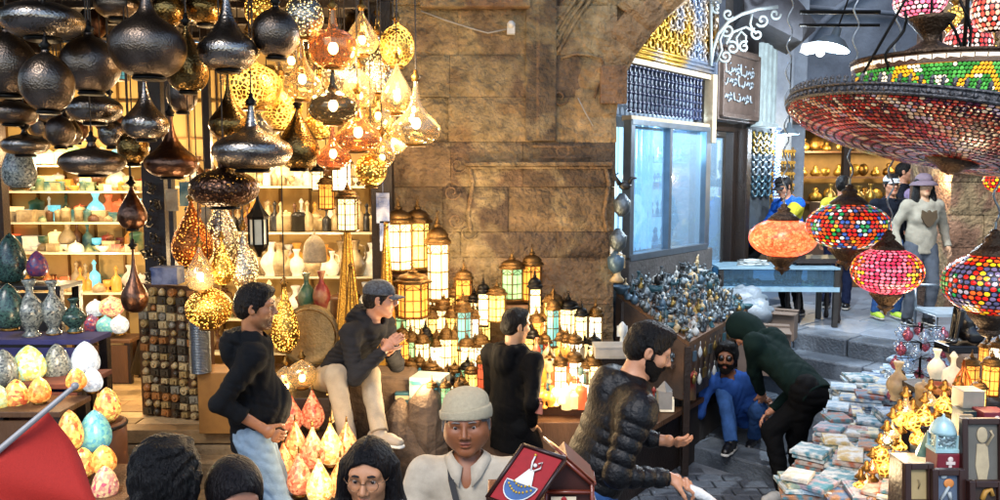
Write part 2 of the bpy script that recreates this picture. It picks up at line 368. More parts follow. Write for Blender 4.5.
def person(label, base, pel, yaw, up=(0, 0, 1), H=1.72, head=(0, 0, 0), hands=None, feet=None, elb=None, kne=None, bulk=1., belly=0.,
           skin='a8714c', top=None, bottom=None, hair=None, beard=None, hat=None, shoe=None, hood=False, collar=False, quilt=None,
           sleeve='long', cell=.0055, hemdrop=.0, nofeet=False, seed=1, curl=(1, 1), hgrip=None, crest=False, extra=None, fem=False, lowcut=False, hs=1., fw=1., wrk=.0065):
    """yaw 0 faces away from the photographer, 90 faces right, 180 faces the lens; all joints in metres relative to base"""
    k = H/1.75; root = thing('person', label, 'person', base)
    f = v3(math.sin(R(yaw)), math.cos(R(yaw)), 0); U = nrm(up); r = nrm(np.cross(f, U)); f2 = nrm(np.cross(U, r))   # r = the figure's right
    pel = np.array(pel, float)
    chest = pel+U*.30*k; neck = pel+U*.50*k; sh = pel+U*.445*k
    hw, sw = .088*k, (.165 if fem else .185)*k*(1+(bulk-1)*.5)
    shl = [sh-r*sw, sh+r*sw]; hip = [pel-r*hw-U*.03, pel+r*hw-U*.03]
    hands = hands or [None, None]; wrists = []; elbows = []
    for i in (0, 1):
        sgn = (-1, 1)[i]; hnt = (elb[i] if elb and elb[i] is not None else (-f*.8+r*sgn*.5-U*.2))
        t = hands[i] if hands[i] is not None else shl[i]-U*.5*k+f*.06+r*sgn*.05
        e, wv = ik(shl[i], t, .29*k, .255*k, hnt); elbows.append(e); wrists.append(wv)
    feet = feet or [None, None]; knees = []; ankles = []
    for i in (0, 1):
        sgn = (-1, 1)[i]; hnt = (kne[i] if kne and kne[i] is not None else f+r*sgn*.1)
        t = feet[i] if feet[i] is not None else np.array([hip[i][0]+r[0]*sgn*.03, hip[i][1]+r[1]*sgn*.03, .085])
        e, wv = ik(hip[i], t, .42*k, .41*k, hnt); knees.append(e); ankles.append(wv)
    hy, hp, hr = head
    Mh = (Matrix.Rotation(-R(yaw+hy), 3, 'Z')@Matrix.Rotation(R(hp), 3, 'X')@Matrix.Rotation(R(hr), 3, 'Y'))
    Mn = np.array(Mh, dtype=np.float32)
    hc = neck+U*.06*k+Mn@v3(0, .012, .118)*k*hs
    def T(x, y, z): return hc+Mn@(v3(x*fw, y, z)*k*hs)
    def E(x, y, z, rx, ry, rz, **kw): return ell(T(x, y, z), (rx*k*hs*fw, ry*k*hs, rz*k*hs), Mn, **kw)
    def C(p, q, r0, r1=None, **kw): return cap(T(*p), T(*q), r0*k*hs, None if r1 is None else r1*k*hs, **kw)
    kk = .012
    fat = belly*.2
    headp = [E(0, -.014, .032, .077, .097, .09), E(0, .022, -.03, .060+fat*.1, .070, .080, k=.03), C((-.048, .0, -.05), (-.014, .062, -.094), .018, k=.025), C((.048, .0, -.05), (.014, .062, -.094), .018, k=.025),
             E(0, .068, -.096, .022, .018, .018, k=.02), C((0, .086, .022), (0, .108, -.020), .007, .0125, k=.012),
             E(-.013, .098, -.027, .0085, .010, .008, k=.006), E(.013, .098, -.027, .0085, .010, .008, k=.006),
             C((-.042, .070, .034), (.042, .070, .034), .014, k=.018), E(-.040, .056, -.018, .024, .026, .024, k=.02), E(.040, .056, -.018, .024, .026, .024, k=.02),
             E(-.031, .094, .012, .018, .016, .011, op='-', k=.012), E(.031, .094, .012, .018, .016, .011, op='-', k=.012), C((-.045, .0715, .0195), (-.018, .0785, .0195), .0072, k=.004), C((.045, .0715, .0195), (.018, .0785, .0195), .0072, k=.004), C((-.043, .0705, .0020), (-.019, .0765, .0020), .0060, k=.005), C((.043, .0705, .0020), (.019, .0765, .0020), .0060, k=.005),
             E(0, .086, -.054, .022, .012, .0065, k=.006), E(0, .085, -.066, .019, .012, .0065, k=.006), E(0, .101, -.060, .022, .010, .0018, op='-', k=.004)]
    for s_ in (-1, 1):
        headp += [E(s_*.078, -.010, 0, .011, .020, .032, k=.008), E(s_*.088, -.004, .002, .008, .010, .018, op='-', k=.006)]
    b = bulk
    body = [cap(pel-U*.02, pel+U*.18*k, .115*k*b, .112*k*b, sq=(f2, .74)), cap(pel+U*.2*k, pel+U*.38*k, .115*k*b, .135*k*b, sq=(f2, .7), k=.04),
            cap(shl[0]+r*.03, shl[1]-r*.03, .052*k), cap(neck-U*.05, T(0, -.02, -.05), .056*k*(1+(b-1)*.5), .052*k, k=.035)]
    for i in (0, 1):
        body += [cap(shl[i], elbows[i], .047*k*b, .036*k), cap(elbows[i], wrists[i], .038*k, .025*k, k=.015),
                 cap(hip[i], knees[i], .08*k*b, .052*k, k=.03), cap(knees[i], ankles[i], .052*k, .034*k)]
    handp = []
    wdir = []
    for i in (0, 1):
        sgn = (-1, 1)[i]
        g = hgrip[i] if hgrip and hgrip[i] is not None else None
        d = nrm(wrists[i]-elbows[i]) if g is None or g.get('dir') is None else nrm(g['dir'])
        wdir.append(nrm(wrists[i]-elbows[i]))
        pn = nrm(np.cross(d, f2+.01)) if g is None or g.get('palm') is None else np.array(g['palm'], float)   # palm normal
        pn = nrm(pn-d*(pn@d)); side = nrm(np.cross(d, pn))
        if g is None: side = side*(1 if side@f2 > 0 else -1)
        else: side = side*(g.get('thumb', 1))
        cu = .55 if g is None else g.get('curl', .9)
        wv = wrists[i]; pc = wv+d*.055*k
        handp += [cap(wv, wv+d*.03*k, .025*k, .026*k, k=.012), cap(pc-side*.022*k-d*.01, pc+side*.022*k-d*.01, .017*k, k=.02), cap(wv+d*.085*k-side*.028*k, wv+d*.085*k+side*.028*k, .0125*k, k=.02)]
        for q in range(4):
            o = wv+d*(.088 if q in (1, 2) else .082)*k+side*(.030-.020*q)*k; L = (.074, .082, .076, .060)[q]*k; p0 = o; an = 0
            for sgm, fr in enumerate((.45, .31, .24)):
                an += cu*(.35, .8, .7)[sgm]; dd = d*math.cos(an)+pn*math.sin(an); p1 = p0+dd*L*fr
                handp.append(cap(p0, p1, (.0092, .0085, .0078)[sgm]*k, (.0085, .0078, .0068)[sgm]*k, k=.003)); p0 = p1
        o = wv+d*.025*k+side*.022*k; p0 = o
        for sgm, (L, av) in enumerate(((.038, .5), (.030, .3), (.024, .05))):
            dd = nrm(d*.75+side*av+pn*(.25+.35*sgm*cu)); p1 = p0+dd*L*k; handp.append(cap(p0, p1, (.0125, .0105, .0095)[sgm]*k, (.0105, .0095, .008)[sgm]*k, k=.005)); p0 = p1
    V, F = sdf(body+headp+handp, cell, kk)
    base_c = np.array(srgb(skin)); cols = np.tile(base_c, (len(V), 1))
    Lc = (V-hc)@Mn/k
    def spot(c, rr, col, soft=.5):
        d = np.sqrt((((Lc-np.array(c))/np.array(rr))**2).sum(1)); w_ = np.clip((1.2-d)/soft, 0, 1)[:, None]; return w_, np.array(srgb(col))
    lip = tuple(np.array(srgb(skin))*np.array([.9, .55, .5]))
    for c, rr, col, so_ in (((0, .092, -.060), (.024, .02, .013), lip, .3), ((0, .1, -.060), (.021, .02, .0022), (.06, .02, .02), .4), ((-.03, .085, .012), (.024, .02, .014), tuple(base_c*.62), .6), ((.03, .085, .012), (.024, .02, .014), tuple(base_c*.62), .6)):
        w_, cc = spot(c, rr, col, so_); cols = cols*(1-w_)+cc*w_
    if beard and beard[0] == 'stubble':
        w_, cc = spot((0, .05, -.075), (.07, .07, .045), beard[1], .5); w2, _ = spot((0, .1, -.058), (.026, .03, .012), beard[1], .4); w_ = w_*(1-w2)*.75; cols = cols*(1-w_)+cc*w_
    skm = mat('skin', 'ffffff', .5, 0, .1, 60, .08, 300, attr=True)
    npmesh('body', V, F, skm, root, cols)
    eyem = mat('eye_white', 'a59b90', .25, 0, .05); irm = mat('iris', '1c0f08', .12, 0, .1)
    if hat is None or hat[0] != 'faceless':
        for s_ in (-1, 1):
            m_ = MB(); m_.ball(Vector(T(s_*.031, .0715, .012)), .0122*k*hs, 12); e_ = m_.build('eye', eyem, root)
            m_ = MB(); m_.ball(Vector(T(s_*.031, .0775, .0115)), .0078*k*hs, 10); m_.build('iris', irm, e_)
            br = MB(); br.tube([Vector(T(s_*.015, .090, .034)), Vector(T(s_*.032, .089, .037)), Vector(T(s_*.049, .078, .030))], [.0035*k, .0042*k, .002*k], 5)
            br.build('eyebrow', mat('brow_'+(hair[1] if hair else '100c0a'), (hair[1] if hair else '100c0a'), .8), root)
    if beard and beard[0] == 'full':
        bp = [E(0, .024, -.034, .0635, .0735, .082), E(0, .066, -.098, .026, .022, .024, k=.02), C((-.050, 0.004, -.048), (-.016, .064, -.096), .0205, k=.02), C((.050, 0.004, -.048), (.016, .064, -.096), .0205, k=.02)]
        for q in bp: q['cuts'] = ((T(0, 0, -.012), Mn@v3(0, .35, .93)), (T(0, -.004, 0), Mn@v3(0, -1, 0)))
        bp += [C((-.024, .092, -.042), (.024, .092, -.042), .008, k=.01), E(0, .105, -.060, .020, .03, .010, op='-', k=.006), E(0, .08, -.01, .043, .05, .027, op='-', k=.01)]
        V, F = sdf(bp, cell, .01, .003, 3.5, seed); npmesh('beard', V, F, mat('hair_'+beard[1], beard[1], .75, 0, .5, 120, .8, 260, spec=.15), root)
    if hair:
        st, hcx = hair[0], hair[1]; hm = mat('hair_'+hcx, hcx, .5, 0, .6, 70, 1., 110, stretch=(1, 1, .22), spec=.2); wa, wfq = curl
        big = {'short': .003, 'curly': .016, 'long': .007, 'bun': .008, 'messy': .02, 'crop': .002}[st]
        hp_ = [E(0, -.016, .040, .080+big, .100+big, .088+big)]
        hp_.append(E(0, .092, -.035, .082, .088, .112, op='-', k=.012))
        if st in ('short', 'crop', 'curly', 'bun', 'messy'):
            hp_[0]['cuts'] = ((T(0, 0, -.035), Mn@v3(0, .45, -.89)),)
            hp_ += [E(0, -.050, -.012, .068, .062, .062, k=.03), C((-.079, .010, .02), (-.079, .014, -.018), .007, k=.01), C((.079, .010, .02), (.079, .014, -.018), .007, k=.01)]
        if st == 'short': hp_.append(E(0, .02, .100, .064, .07, .034, k=.03))
        if st == 'curly':
            hp_.append(E(0, .012, .105, .07, .085, .042, k=.02))
        if st == 'bun': hp_.append(E(0, -.135, .03, .04, .035, .04, k=.01))
        if st == 'messy': hp_ += [E(0, -.02, .11, .08, .09, .045, k=.03), E(0, -.08, -.02, .08, .05, .07, k=.03)]
        if st == 'long':
            hp_ += [C((-.076, -.01, .03), (-.10, .01, -.20), .036, .042, k=.03), C((.076, -.01, .03), (.10, .01, -.20), .036, .042, k=.03), C((0, -.08, 0), (0, -.09, -.22), .07, .06, k=.04),
                    C((-.095, .0, -.12), (-.07, .05, -.27), .036, .02, k=.03), C((.095, .0, -.12), (.07, .05, -.27), .036, .02, k=.03)]
            hp_.append(E(0, .105, -.042, .070, .094, .120, op='-', k=.01)); hp_.append(C((0, .09, .115), (0, -.03, .137), .006, op='-', k=.01))
        V, F = sdf(hp_, cell, .012, .0035*wa, 2.6*wfq, seed+3)
        npmesh('hair', V, F, hm, root)
    # garments
    tm = top; g = .017
    hem = pel-U*(.10+hemdrop)*k
    ct = ((hem, -U),)
    TR = [cap(hem, pel+U*.1*k, (.128*b+.012)*k, (.130*b+.01)*k, sq=(f2, .76), cuts=ct, quilt=quilt), cap(pel+U*.12*k, pel+U*.36*k, (.128*b+.01)*k, (.150*b)*k, sq=(f2, .72), k=.05, quilt=quilt),
          cap(shl[0]+r*.02, shl[1]-r*.02, (.062+.004)*k*b, k=.05), cap(pel+U*.42*k, neck+U*.01, .09*k, .068*k, k=.05)]
    if belly: TR.append(ell(pel+U*.13*k+f2*.06, (.14*k*b, .10*k*b*(1+belly*.7), .16*k), k=.07))
    if fem: TR += [ell(pel+U*.31*k+f2*.08+r*s_*.07, (.06, .055, .06), k=.04) for s_ in (-1, 1)]
    for i in (0, 1):
        e, wv = elbows[i], wrists[i]; wd = wdir[i]
        if sleeve == 'long':
            TR += [cap(shl[i], e, .057*k*b, .049*k, k=.045, quilt=quilt), cap(e, wv+wd*.03, .050*k, .034*k, cuts=((wv-wd*.005, wd),), k=.02, quilt=quilt)]
        elif sleeve == 'pushed':
            TR += [cap(shl[i], e, .057*k*b, .050*k, k=.045), cap(e, e+(wv-e)*.6, .052*k, .044*k, cuts=((e+(wv-e)*.55, wd),), k=.02)]
        else:
            ad_ = nrm(e-shl[i]); TR += [cap(shl[i], shl[i]+(e-shl[i])*.9, .064*k*b, .062*k*b, cuts=((shl[i]+(e-shl[i])*.72, ad_),), k=.03)]
    if hood:
        pts = [neck+U*.02+r*a*.09*k+f2*bq*.10*k-U*cq for a, bq, cq in ((-.55, .75, .05), (-.95, .1, .0), (-.7, -.8, .0), (0, -1.15, .02), (.7, -.8, .0), (.95, .1, .0), (.55, .75, .05))]
        for p0, p1 in zip(pts[:-1], pts[1:]): TR.append(cap(p0, p1, .030*k, .030*k, k=.03))
        TR.append(ell(neck-f2*.12*k-U*.05*k, (.09*k, .05*k, .09*k), np.stack([r, f2, U], 1), k=.04))
    nr = .064*k*(1+(b-1)*.4)
    TR.append(cap(neck-U*.01*k+f2*.01, T(0, .0, -.02), nr, nr*1.15, op='-', k=.01))
    if lowcut or collar: TR.append(ell(neck+f2*.105*k-U*.02*k, (.024, .05, .055), np.stack([r, f2, U], 1), op='-', k=.008))
    V, F = sdf(TR, cell*1.1, .02, wrk if not quilt else .002, 2.3, seed)
    TO = npmesh('jacket' if sleeve != 'short' else 'shirt', V, F, tm, root)
    if collar:
        m_ = MB(); N_ = 16; up_, dn_ = [], []
        for j in range(N_+1):
            th = R(14+332*j/N_); c_, s2 = math.cos(th), math.sin(th); fr = max(0, c_)**3; rr = nr*1.06
            a0 = neck+U*(.062-.050*fr)*k+f2*.014; up_.append(Vector(a0+f2*c_*rr+r*s2*rr*1.0)); dn_.append(Vector(a0+f2*c_*(rr+.035+.035*fr)+r*s2*(rr+.035+.012*fr)-U*(.026+.045*fr)))
        vs = up_+dn_; m_.add(vs, [(j, j+1, N_+2+j, N_+1+j) for j in range(N_)], None, True); m_.build('collar', tm, root, solid=.005)
    waist = pel+U*.06*k
    PR = [cap(pel-U*.03, waist, (.122*b)*k, (.12*b)*k, sq=(f2, .78), cuts=((waist, U),))]
    for i in (0, 1):
        sd = nrm(ankles[i]-knees[i])
        PR += [cap(hip[i], knees[i], .088*k*b, .066*k, k=.03), cap(knees[i], ankles[i]+sd*.02, .064*k, .052*k, cuts=((ankles[i]+sd*.012, sd),), k=.03)]
    V, F = sdf(PR, cell*1.2, .02, .007, 2.0, seed+9); npmesh('trousers', V, F, bottom, root)
    if not nofeet:
        for i in (0, 1):
            a = ankles[i]; fd = f.copy() if not (extra and 'toe' in extra) else nrm(extra['toe'][i]); dn = v3(0, 0, -1)
            if extra and 'down' in extra: dn = nrm(extra['down'][i])
            gp = a+dn*.085*k
            SP = [cap(gp-fd*.045*k-dn*.04*k, gp+fd*.09*k-dn*.036*k, .040*k, .038*k), cap(gp+fd*.09*k-dn*.03*k, gp+fd*.155*k-dn*.026*k, .042*k, .034*k), cap(a, gp-dn*.04*k, .043*k, .045*k)]
            SP = [dict(q, cuts=((gp-dn*.018, dn),)) for q in SP]
            V, F = sdf(SP, .006, .02); so_ = npmesh('shoe', V, F, shoe[0], root)
            V, F = sdf([cap(gp-fd*.045*k, gp+fd*.09*k, .044*k, .045*k, cuts=((gp-dn*.020, -dn), (gp, dn))), cap(gp+fd*.09*k, gp+fd*.16*k, .045*k, .036*k, cuts=((gp-dn*.020, -dn), (gp, dn)))], .006, .01)
            npmesh('sole', V, F, shoe[1], so_)
    if hat: 
        kd, hm = hat[0], hat[1]
        if kd == 'knit':
            V, F = sdf([E(0, -.018, .055, .088, .108, .078, cuts=((T(0, .08, .045), Mn@v3(0, .25, -.97)),)), E(0, -.045, .10, .078, .09, .05, k=.03)], cell, .01, .0035, .7, 5); npmesh('knitted_cap', V, F, hm, root)
            V, F = sdf([E(0, -.014, .052, .0935, .1125, .10, cuts=((T(0, .0, .074), Mn@v3(0.1, -.1, 1)), (T(0, .0, .030), Mn@v3(0, .16, -.98)))), ], cell, .01, .0015, 1, 6); npmesh('cap_brim', V, F, hm, root)
        elif kd == 'cap':
            V, F = sdf([E(0, -.014, .055, .088, .108, .080, cuts=((T(0, .0, .040), Mn@v3(0, .05, -1)),))], cell, .01, .001, .7, 5); o_ = npmesh('baseball_cap', V, F, hm, root)
            m_ = MB(); vs = []
            for j in range(5):
                for i in range(9):
                    a = (i/8-.5)*2.2; rr = .1+j*.018; cz = .046-.010*(math.cos(a))*0-(abs(a)**2)*.014-j*.003
                    vs.append(Vector(T(math.sin(a)*(.083), .035+math.cos(a)*(.05+j*.020), cz)))
            m_.add(vs, [(j*9+i, j*9+i+1, (j+1)*9+i+1, (j+1)*9+i) for j in range(4) for i in range(8)], None, True); m_.build('cap_peak', hat[2] if len(hat) > 2 else hm, root, solid=.004)
        elif kd == 'bucket':
            V, F = sdf([E(0, -.014, .07, .090, .108, .075, cuts=((T(0, .0, .045), Mn@v3(0, .05, -1)),))], cell, .01, .001, .7, 5); npmesh('hat_crown', V, F, hm, root)
            m_ = MB(); Mx = Matrix([[float(Mn[a][c_]) for c_ in range(3)] for a in range(3)])
            m_.lathe([(.088*k, .03*k), (.1*k, .028*k), (.13*k, .008*k), (.155*k, -.022*k)], 26, Vector(T(0, -.008, .022)), Mx, (.95, 1.05), close=False); m_.build('hat_brim', hm, root, solid=.004)
    J = dict(root=root, T=T, Mn=Mn, wr=wrists, el=elbows, sh=shl, neck=neck, U=U, f=f2, r=r, pel=pel, an=ankles, kn=knees, hc=hc, k=k)
    return J
# ================================================================== SETTING
paving = mat('paving', '4b5560', .55, 0, .35, 5, .5, 40, col2='6a7078')
stoneM = mat('pier_stone', 'ffffff', .85, 0, .6, 7, .9, 22, attr=True, col2='9a8660', bd=.07)
greyst = mat('grey_plaster', '5d6672', .9, 0, .35, 2.2, .5, 20, col2='434a55')
woodM = mat('old_wood', '5a3c22', .6, 0, .4, 6, .4, 60, stretch=(1, 1, .2))
darkwood = mat('dark_wood', '20140c', .5, 0, .4, 8, .3, 50)
floorM = mat('worn_floor_boards', 'ffffff', .6, 0, .35, 6, .4, 50, attr=True)
iron = mat('dark_iron', '14120f', .45, .8, .3, 30)
brass = mat('aged_brass', '7a5a2a', .35, .9, .4, 25, .3, 80)
steel = mat('brushed_steel', '8a9298', .35, .9, .2, 30)
EV = Vector((.68, -.733, 0)); NV = Vector((.733, .68, 0))
def SP(s, t, z): p = NV*s+EV*t; return Vector((p.x, p.y, z))
m = MB(); m.add([(-80, -60, -.13), (80, -60, -.13), (80, 90, -.13), (-80, 90, -.13)], [(0, 1, 2, 3)])
struct('ground', m, paving)
# cobbles of the lower lane
m = MB(); q = random.Random(3)
for i in range(26):
    for j in range(15):
        x = .2+j*.21+(i % 2)*.1; y = 3.0+i*.145
        if (Vector((x, y, 0)).dot(NV)) > 5.6 or x > 3: continue
        a, b = .195/2, .13/2; z = -.118+q.uniform(0, .008)
        m.box((x, y, z), (2*a, 2*b, .03), q.uniform(-.05, .05))
struct('paving', m, mat('cobble', '4a5058', .5, 0, .4, 12, .6, 60), bevel=.008)
def slabs(name, s0, s1, t0, t1, z0, z1, n, mt, sd=0):
    m = MB(); q = random.Random(sd); t = t0
    while t < t1-.05:
        w_ = min(q.uniform(.5, .95)*n, t1-t); c = SP((s0+s1)/2, t+w_/2, (z0+z1)/2+q.uniform(-.006, .004))
        m.box(c, (s1-s0, w_-.012, z1-z0), math.atan2(NV.y, NV.x)); t += w_
    return struct(name, m, mt, bevel=.018)
stepM = mat('step_stone', '66707a', .6, 0, .4, 5, .6, 45, col2='39414a')
slabs('kerb', 5.70, 6.02, -4.5, .6, -.2, .02, 1.3, stepM, 1)
slabs('pavement', 6.03, 6.85, -4.5, .6, -.2, .015, 1.5, mat('landing_stone', '2c333b', .5, 0, .4, 5, .5, 40), 2)
for i, (a, b, z) in enumerate(((6.87, 7.16, .19), (7.14, 7.44, .36), (7.42, 7.75, .53), (7.72, 8.1, .70))):
    slabs('steps', a, b, -4.5, 1.2, -.2, z, 1.0, stepM, 5+i)
m = MB()
q = random.Random(8)
for i in range(14):
    for j in range(16):
        s0, t0 = 8.1+i*.75, -5.2+j*.6+(i % 2)*.3
        m.box(SP(s0+.375, t0+.3, .62+q.uniform(-.003, .003)), (.74, .59, .15), math.atan2(NV.y, NV.x))
struct('upper_street', m, mat('upper_paving', '7b8794', .45, 0, .3, 3, .35, 30, col2='67727e'), bevel=.006)

# ---- masonry helper
TONES = ['a8854f', '8f6c40', '7a5c3a', 'b3935f', '6f5336', '9b7a4a', '5f4a34']
def masonry(mb, O, ux, courses, L, back, wmin=.3, wmax=.6, sd=0, tones=None, skip=None, gap=.006):
    q = random.Random(sd); ux = Vector(ux); z = 0
    for ci, hgt in enumerate(courses):
        x = 0; tn = (tones or TONES)
        base_t = tn[ci % len(tn)] if isinstance(tn[0], tuple) else None
        while x < L-.02:
            w_ = q.uniform(wmin, wmax)
            if L-x-w_ < wmin*.6: w_ = L-x
            col = q.choice(base_t if base_t else tn); x0, z0, w2 = x, z, w_
            if not (skip and skip(x+w_/2, z+hgt/2)):
                dz = q.uniform(-.012, .016)
                mb.patch(lambda u, v: Vector(O)+ux*(x0+gap/2+u*(w2-gap))+Vector((0, 0, z0+gap/2+v*(hgt-gap)))-Vector(back).normalized()*dz, max(3, int(w2/.05)), max(3, int(hgt/.05)), back, col)
            x += w_
        z += hgt
def zpx(py, y): return W(500, py, y).z

# ---- central stone pier with the springing of the arch
PY = 6.3
pier = thing('stone_archway', 'old carved stone pier and arch of the bazaar between the lantern shop and the street', 'archway', (0, 0, 0))
m = MB()
zz = [-.15, .25, .62, 1.0, zpx(305, PY), zpx(258, PY), zpx(232, PY), zpx(187, PY), zpx(142, PY), zpx(97, PY), zpx(55, PY), zpx(5, PY), zpx(-40, PY), zpx(-85, PY)]
tn = [('57432f', '4a3b2b'), ('5f4932', '53402f'), ('6c543b', '5b4632'), ('544131', '624e35'), ('7f664a', '6e563d'), ('554433', '604e3b'), ('604e3b', '514030', '6e593e'),
      ('796144', '584633', '6d553d'), ('927751', '856a47', '957a54'), ('624e3a', '564533', '6a543e'), ('81694c', '755e43', '866e50'), ('513d2c', '5f4735'), ('453427', '53402f')]
hs = [b-a for a, b in zip(zz[:-1], zz[1:])]
masonry(m, (-.98, PY, zz[0]), (1, 0, 0), hs, 1.885, (0, .5, 0), .42, .95, 4, tn, gap=.003)
m.box((-.05, PY+.55, 2.2), (1.8, .5, 4.7), col='5f4a34')
masonry(m, (.915, PY+.02, zz[0]), (0, 1, 0), hs[:9], .78, (-.3, 0, 0), .3, .5, 7, tn)
m.build('masonry', stoneM, pier)
# arch ring: voussoirs following the intrados
AP = [(617, 142), (616, 118), (619, 96), (626, 74), (637, 54), (652, 34), (670, 14), (692, -6), (718, -26), (750, -44), (788, -58), (830, -66), (880, -68), (930, -62)]
A3 = [W(a, b, PY) for a, b in AP]
nor = []
for i, p in enumerate(A3):
    d = (A3[min(i+1, len(A3)-1)]-A3[max(i-1, 0)]).normalized(); nor.append(Vector((-d.z, 0, d.x)))
m = MB(); q = random.Random(5)
for i in range(len(A3)-1):
    a, b, na, nb = A3[i], A3[i+1], nor[i], nor[i+1]; th = .26+.10*q.random()
    f_ = lambda u, v, a=a, b=b, na=na, nb=nb, th=th: (a*(1-u)+b*u)+(na*(1-u)+nb*u)*(th*v)+Vector((0, -.012, 0))
    m.patch(lambda u, v: f_(1-v if False else u, 1-v) if False else f_(v, 1-u), 7, 5, (0, .85, 0), q.choice(['937750', '876b48', '9d825b', '795f41']))
m.build('arch_ring', stoneM, pier)
m = MB()   # spandrel above and behind the ring
m.prism([W(600, 60, PY+.05), W(612, -120, PY+.05), W(1100, -120, PY+.05), W(960, -64, PY+.05)]+[A3[i]+nor[i]*.2+Vector((0, .08, 0)) for i in range(len(A3)-1, 0, -1)], (0, .7, 0), '6b543c')
m.build('spandrel', stoneM, pier)
m = MB(); a, b = W(526, -60, PY), W(556, 141, PY); m.box(((a.x+b.x)/2, PY-.0, (a.z+b.z)/2), (b.x-a.x, .05, a.z-b.z), col='5f4e3a'); m.build('pilaster', stoneM, pier, bevel=.01)
m = MB()   # carved mouldings standing proud
def relief(pts, r=.016): m.tube([W(a, b, PY-.006) for a, b in pts], r, 6, '755b41')
for dx in (-7, 0, 8): relief([(538+dx, y) for y in range(-30, 141, 12)], .017 if dx else .026)
for k in range(9):
    relief([(538+9*math.sin(t*PI/4), 30+k*0+10*t/8-8) for t in range(9)], .012) if k == 0 else None
for dx in (0, 8, 15): relief([(545+dx*.4, 62), (548+dx, 44), (560+dx, 22), (574+dx, 2), (590+dx, -22)], .015)
relief([(538+8*math.cos(t*PI/6), 40+8*math.sin(t*PI/6)) for t in range(13)], .011); relief([(552+8*math.cos(t*PI/6), 40+8*math.sin(t*PI/6)) for t in range(13)], .011)
for dy in (146, 157): relief([(533, dy), (545, dy), (556, dy+.5), (590, dy)], .013)
relief([(563+6*math.cos(t*PI/6), 151+6*math.sin(t*PI/6)) for t in range(13)], .012)
relief([(561, 58), (575, 54), (590, 55), (602, 58), (604, 66), (600, 80), (594, 98)], .011)
for cx, cy in ((458, 165), (452, 192), (456, 220), (560, 97), (468, 232)):
    relief([(cx+(9-t*.55)*math.cos(t*.6), cy+(9-t*.55)*math.sin(t*.6)) for t in range(14)], .008)
m.build('carved_moulding', stoneM, pier)
m = MB()
for a, b, y0, y1, pr in ((466, 612, 162, 166, .07), (470, 612, 166, 169, .045)):
    p0, p1 = W(a, y0, PY), W(b, y1, PY); m.box(((p0.x+p1.x)/2, PY-pr/2+.01, (p0.z+p1.z)/2), (p1.x-p0.x, pr, abs(p1.z-p0.z)), col='795f41')
for x0, x1, ya, yb, pr in ((600, 626, 66, 104, .06), (421, 530, -3, 9, .10)):
    p0, p1 = W(x0, ya, PY), W(x1, yb, PY); m.box(((p0.x+p1.x)/2, PY-pr/2+.01, (p0.z+p1.z)/2), (p1.x-p0.x, pr, p0.z-p1.z), col='7d5e42')
for s_ in (470, 606): m.tube([W(s_+d, y, PY-.02) for d, y in ((0, 168), (3, 184), (0, 200), (-2, 214), (1, 232))], .018, 6, '795f41')
m.build('ledge', stoneM, pier, bevel=.008)
m = MB(); m.tube([W(421, 11, PY-.04), W(445, 20, PY-.05), W(470, 28, PY-.05), W(488, 33, PY-.05), W(512, 28, PY-.04)], .006, 5); m.tube([W(578, 98, PY-.03), W(585, 112, PY-.04), W(593, 126, PY-.03)], .005, 5)
tag(m.build('power_cable', mat('white_cable', '9a948a', .5)), 'thin cable looping across the stone above the pier, ending at a small socket', 'cable')
m = MB(); c = W(511, 29, PY-.05); m.box(c, (.06, .05, .08)); m.ball(c+Vector((0, -.03, .03)), .028)
tag(m.build('wall_camera', mat('white_plastic', 'c8c4bc', .4)), 'small white camera fixed high on the stone pier', 'camera')

# ---- the lantern shop on the left
shop = thing('lantern_shop', 'open fronted lantern shop with glowing cream walls and dark ceiling', 'shop', (0, 0, 0))
cream = mat('shop_wall', 'b59557', .7, 0, .15, 3, .1, 40)
m = MB(); m.box((-3.2, 7.8, 1.9), (5.2, .12, 3.3)); m.box((-5.25, 6.7, 1.9), (.1, 2.1, 3.3)); m.build('back_wall', cream, shop)
m = MB(); q = random.Random(2)
for i in range(20):
    y = 5.75+i*.155; x = -5.3
    while x < -.98:
        w_ = min(q.uniform(.8, 1.6), -.98-x); m.box((x+w_/2, y, .40+q.uniform(-.004, .004)), (w_-.008, .150, .1), col=q.choice(['c8a878', 'b09060', 'a08054', 'd0b080', '94784c'])); x += w_
m.build('floor_boards', floorM, shop, bevel=.006)
m = MB(); m.box((-3.1, 6.4, .09), (4.2, 1.5, .5)); m.box((-3.4, 5.62, .05), (3.4, .2, .45)); m.box((-3.4, 5.46, -.03), (3.4, .3, .2)); m.build('floor_base', mat('ledge_stone', '8a7454', .85, 0, .5, 8, .8, 40), shop, bevel=.02)
m = MB(); m.box((-3.1, 6.1, 3.62), (4.4, 3.6, .08))
for x in (-5, -4.2, -3.4, -2.6, -1.8, -1.1): m.box((x, 6.1, 3.53), (.09, 3.6, .12))
for y in (4.4, 5.0, 5.6, 6.2, 6.8): m.box((-3.1, y, 3.46), (4.4, .05, .05))
m.build('ceiling', darkwood, shop)
m = MB()
for px, y, w_ in ((158, 6.3, .17), (0, 6.9, .1)):
    p = W(px, 200, y); m.box((p.x, y, 2.0), (w_, w_, 3.2))
m.box((W(172, 200, 6.2).x, 6.2, 2.0), (.035, .06, 3.2)); m.box((W(384, 200, 6.28).x, 6.22, 2.0), (.16, .12, 3.2)); m.box((W(205, 60, 6.6).x, 6.6, 2.95), (.06, .06, 1.2))
m.build('door_post', darkwood, shop)
m = MB()
for px in range(10, 150, 28): p = W(px, 200, 7.72); m.box((p.x, 7.725, 1.9), (.02, .02, 3.1))
for px in range(190, 380, 30): p = W(px, 200, 7.72); m.box((p.x, 7.725, 1.9), (.02, .02, 3.1))
for z in (2.65, 3.0, 3.3): m.box((-3.1, 7.72, z), (4.2, .02, .02))
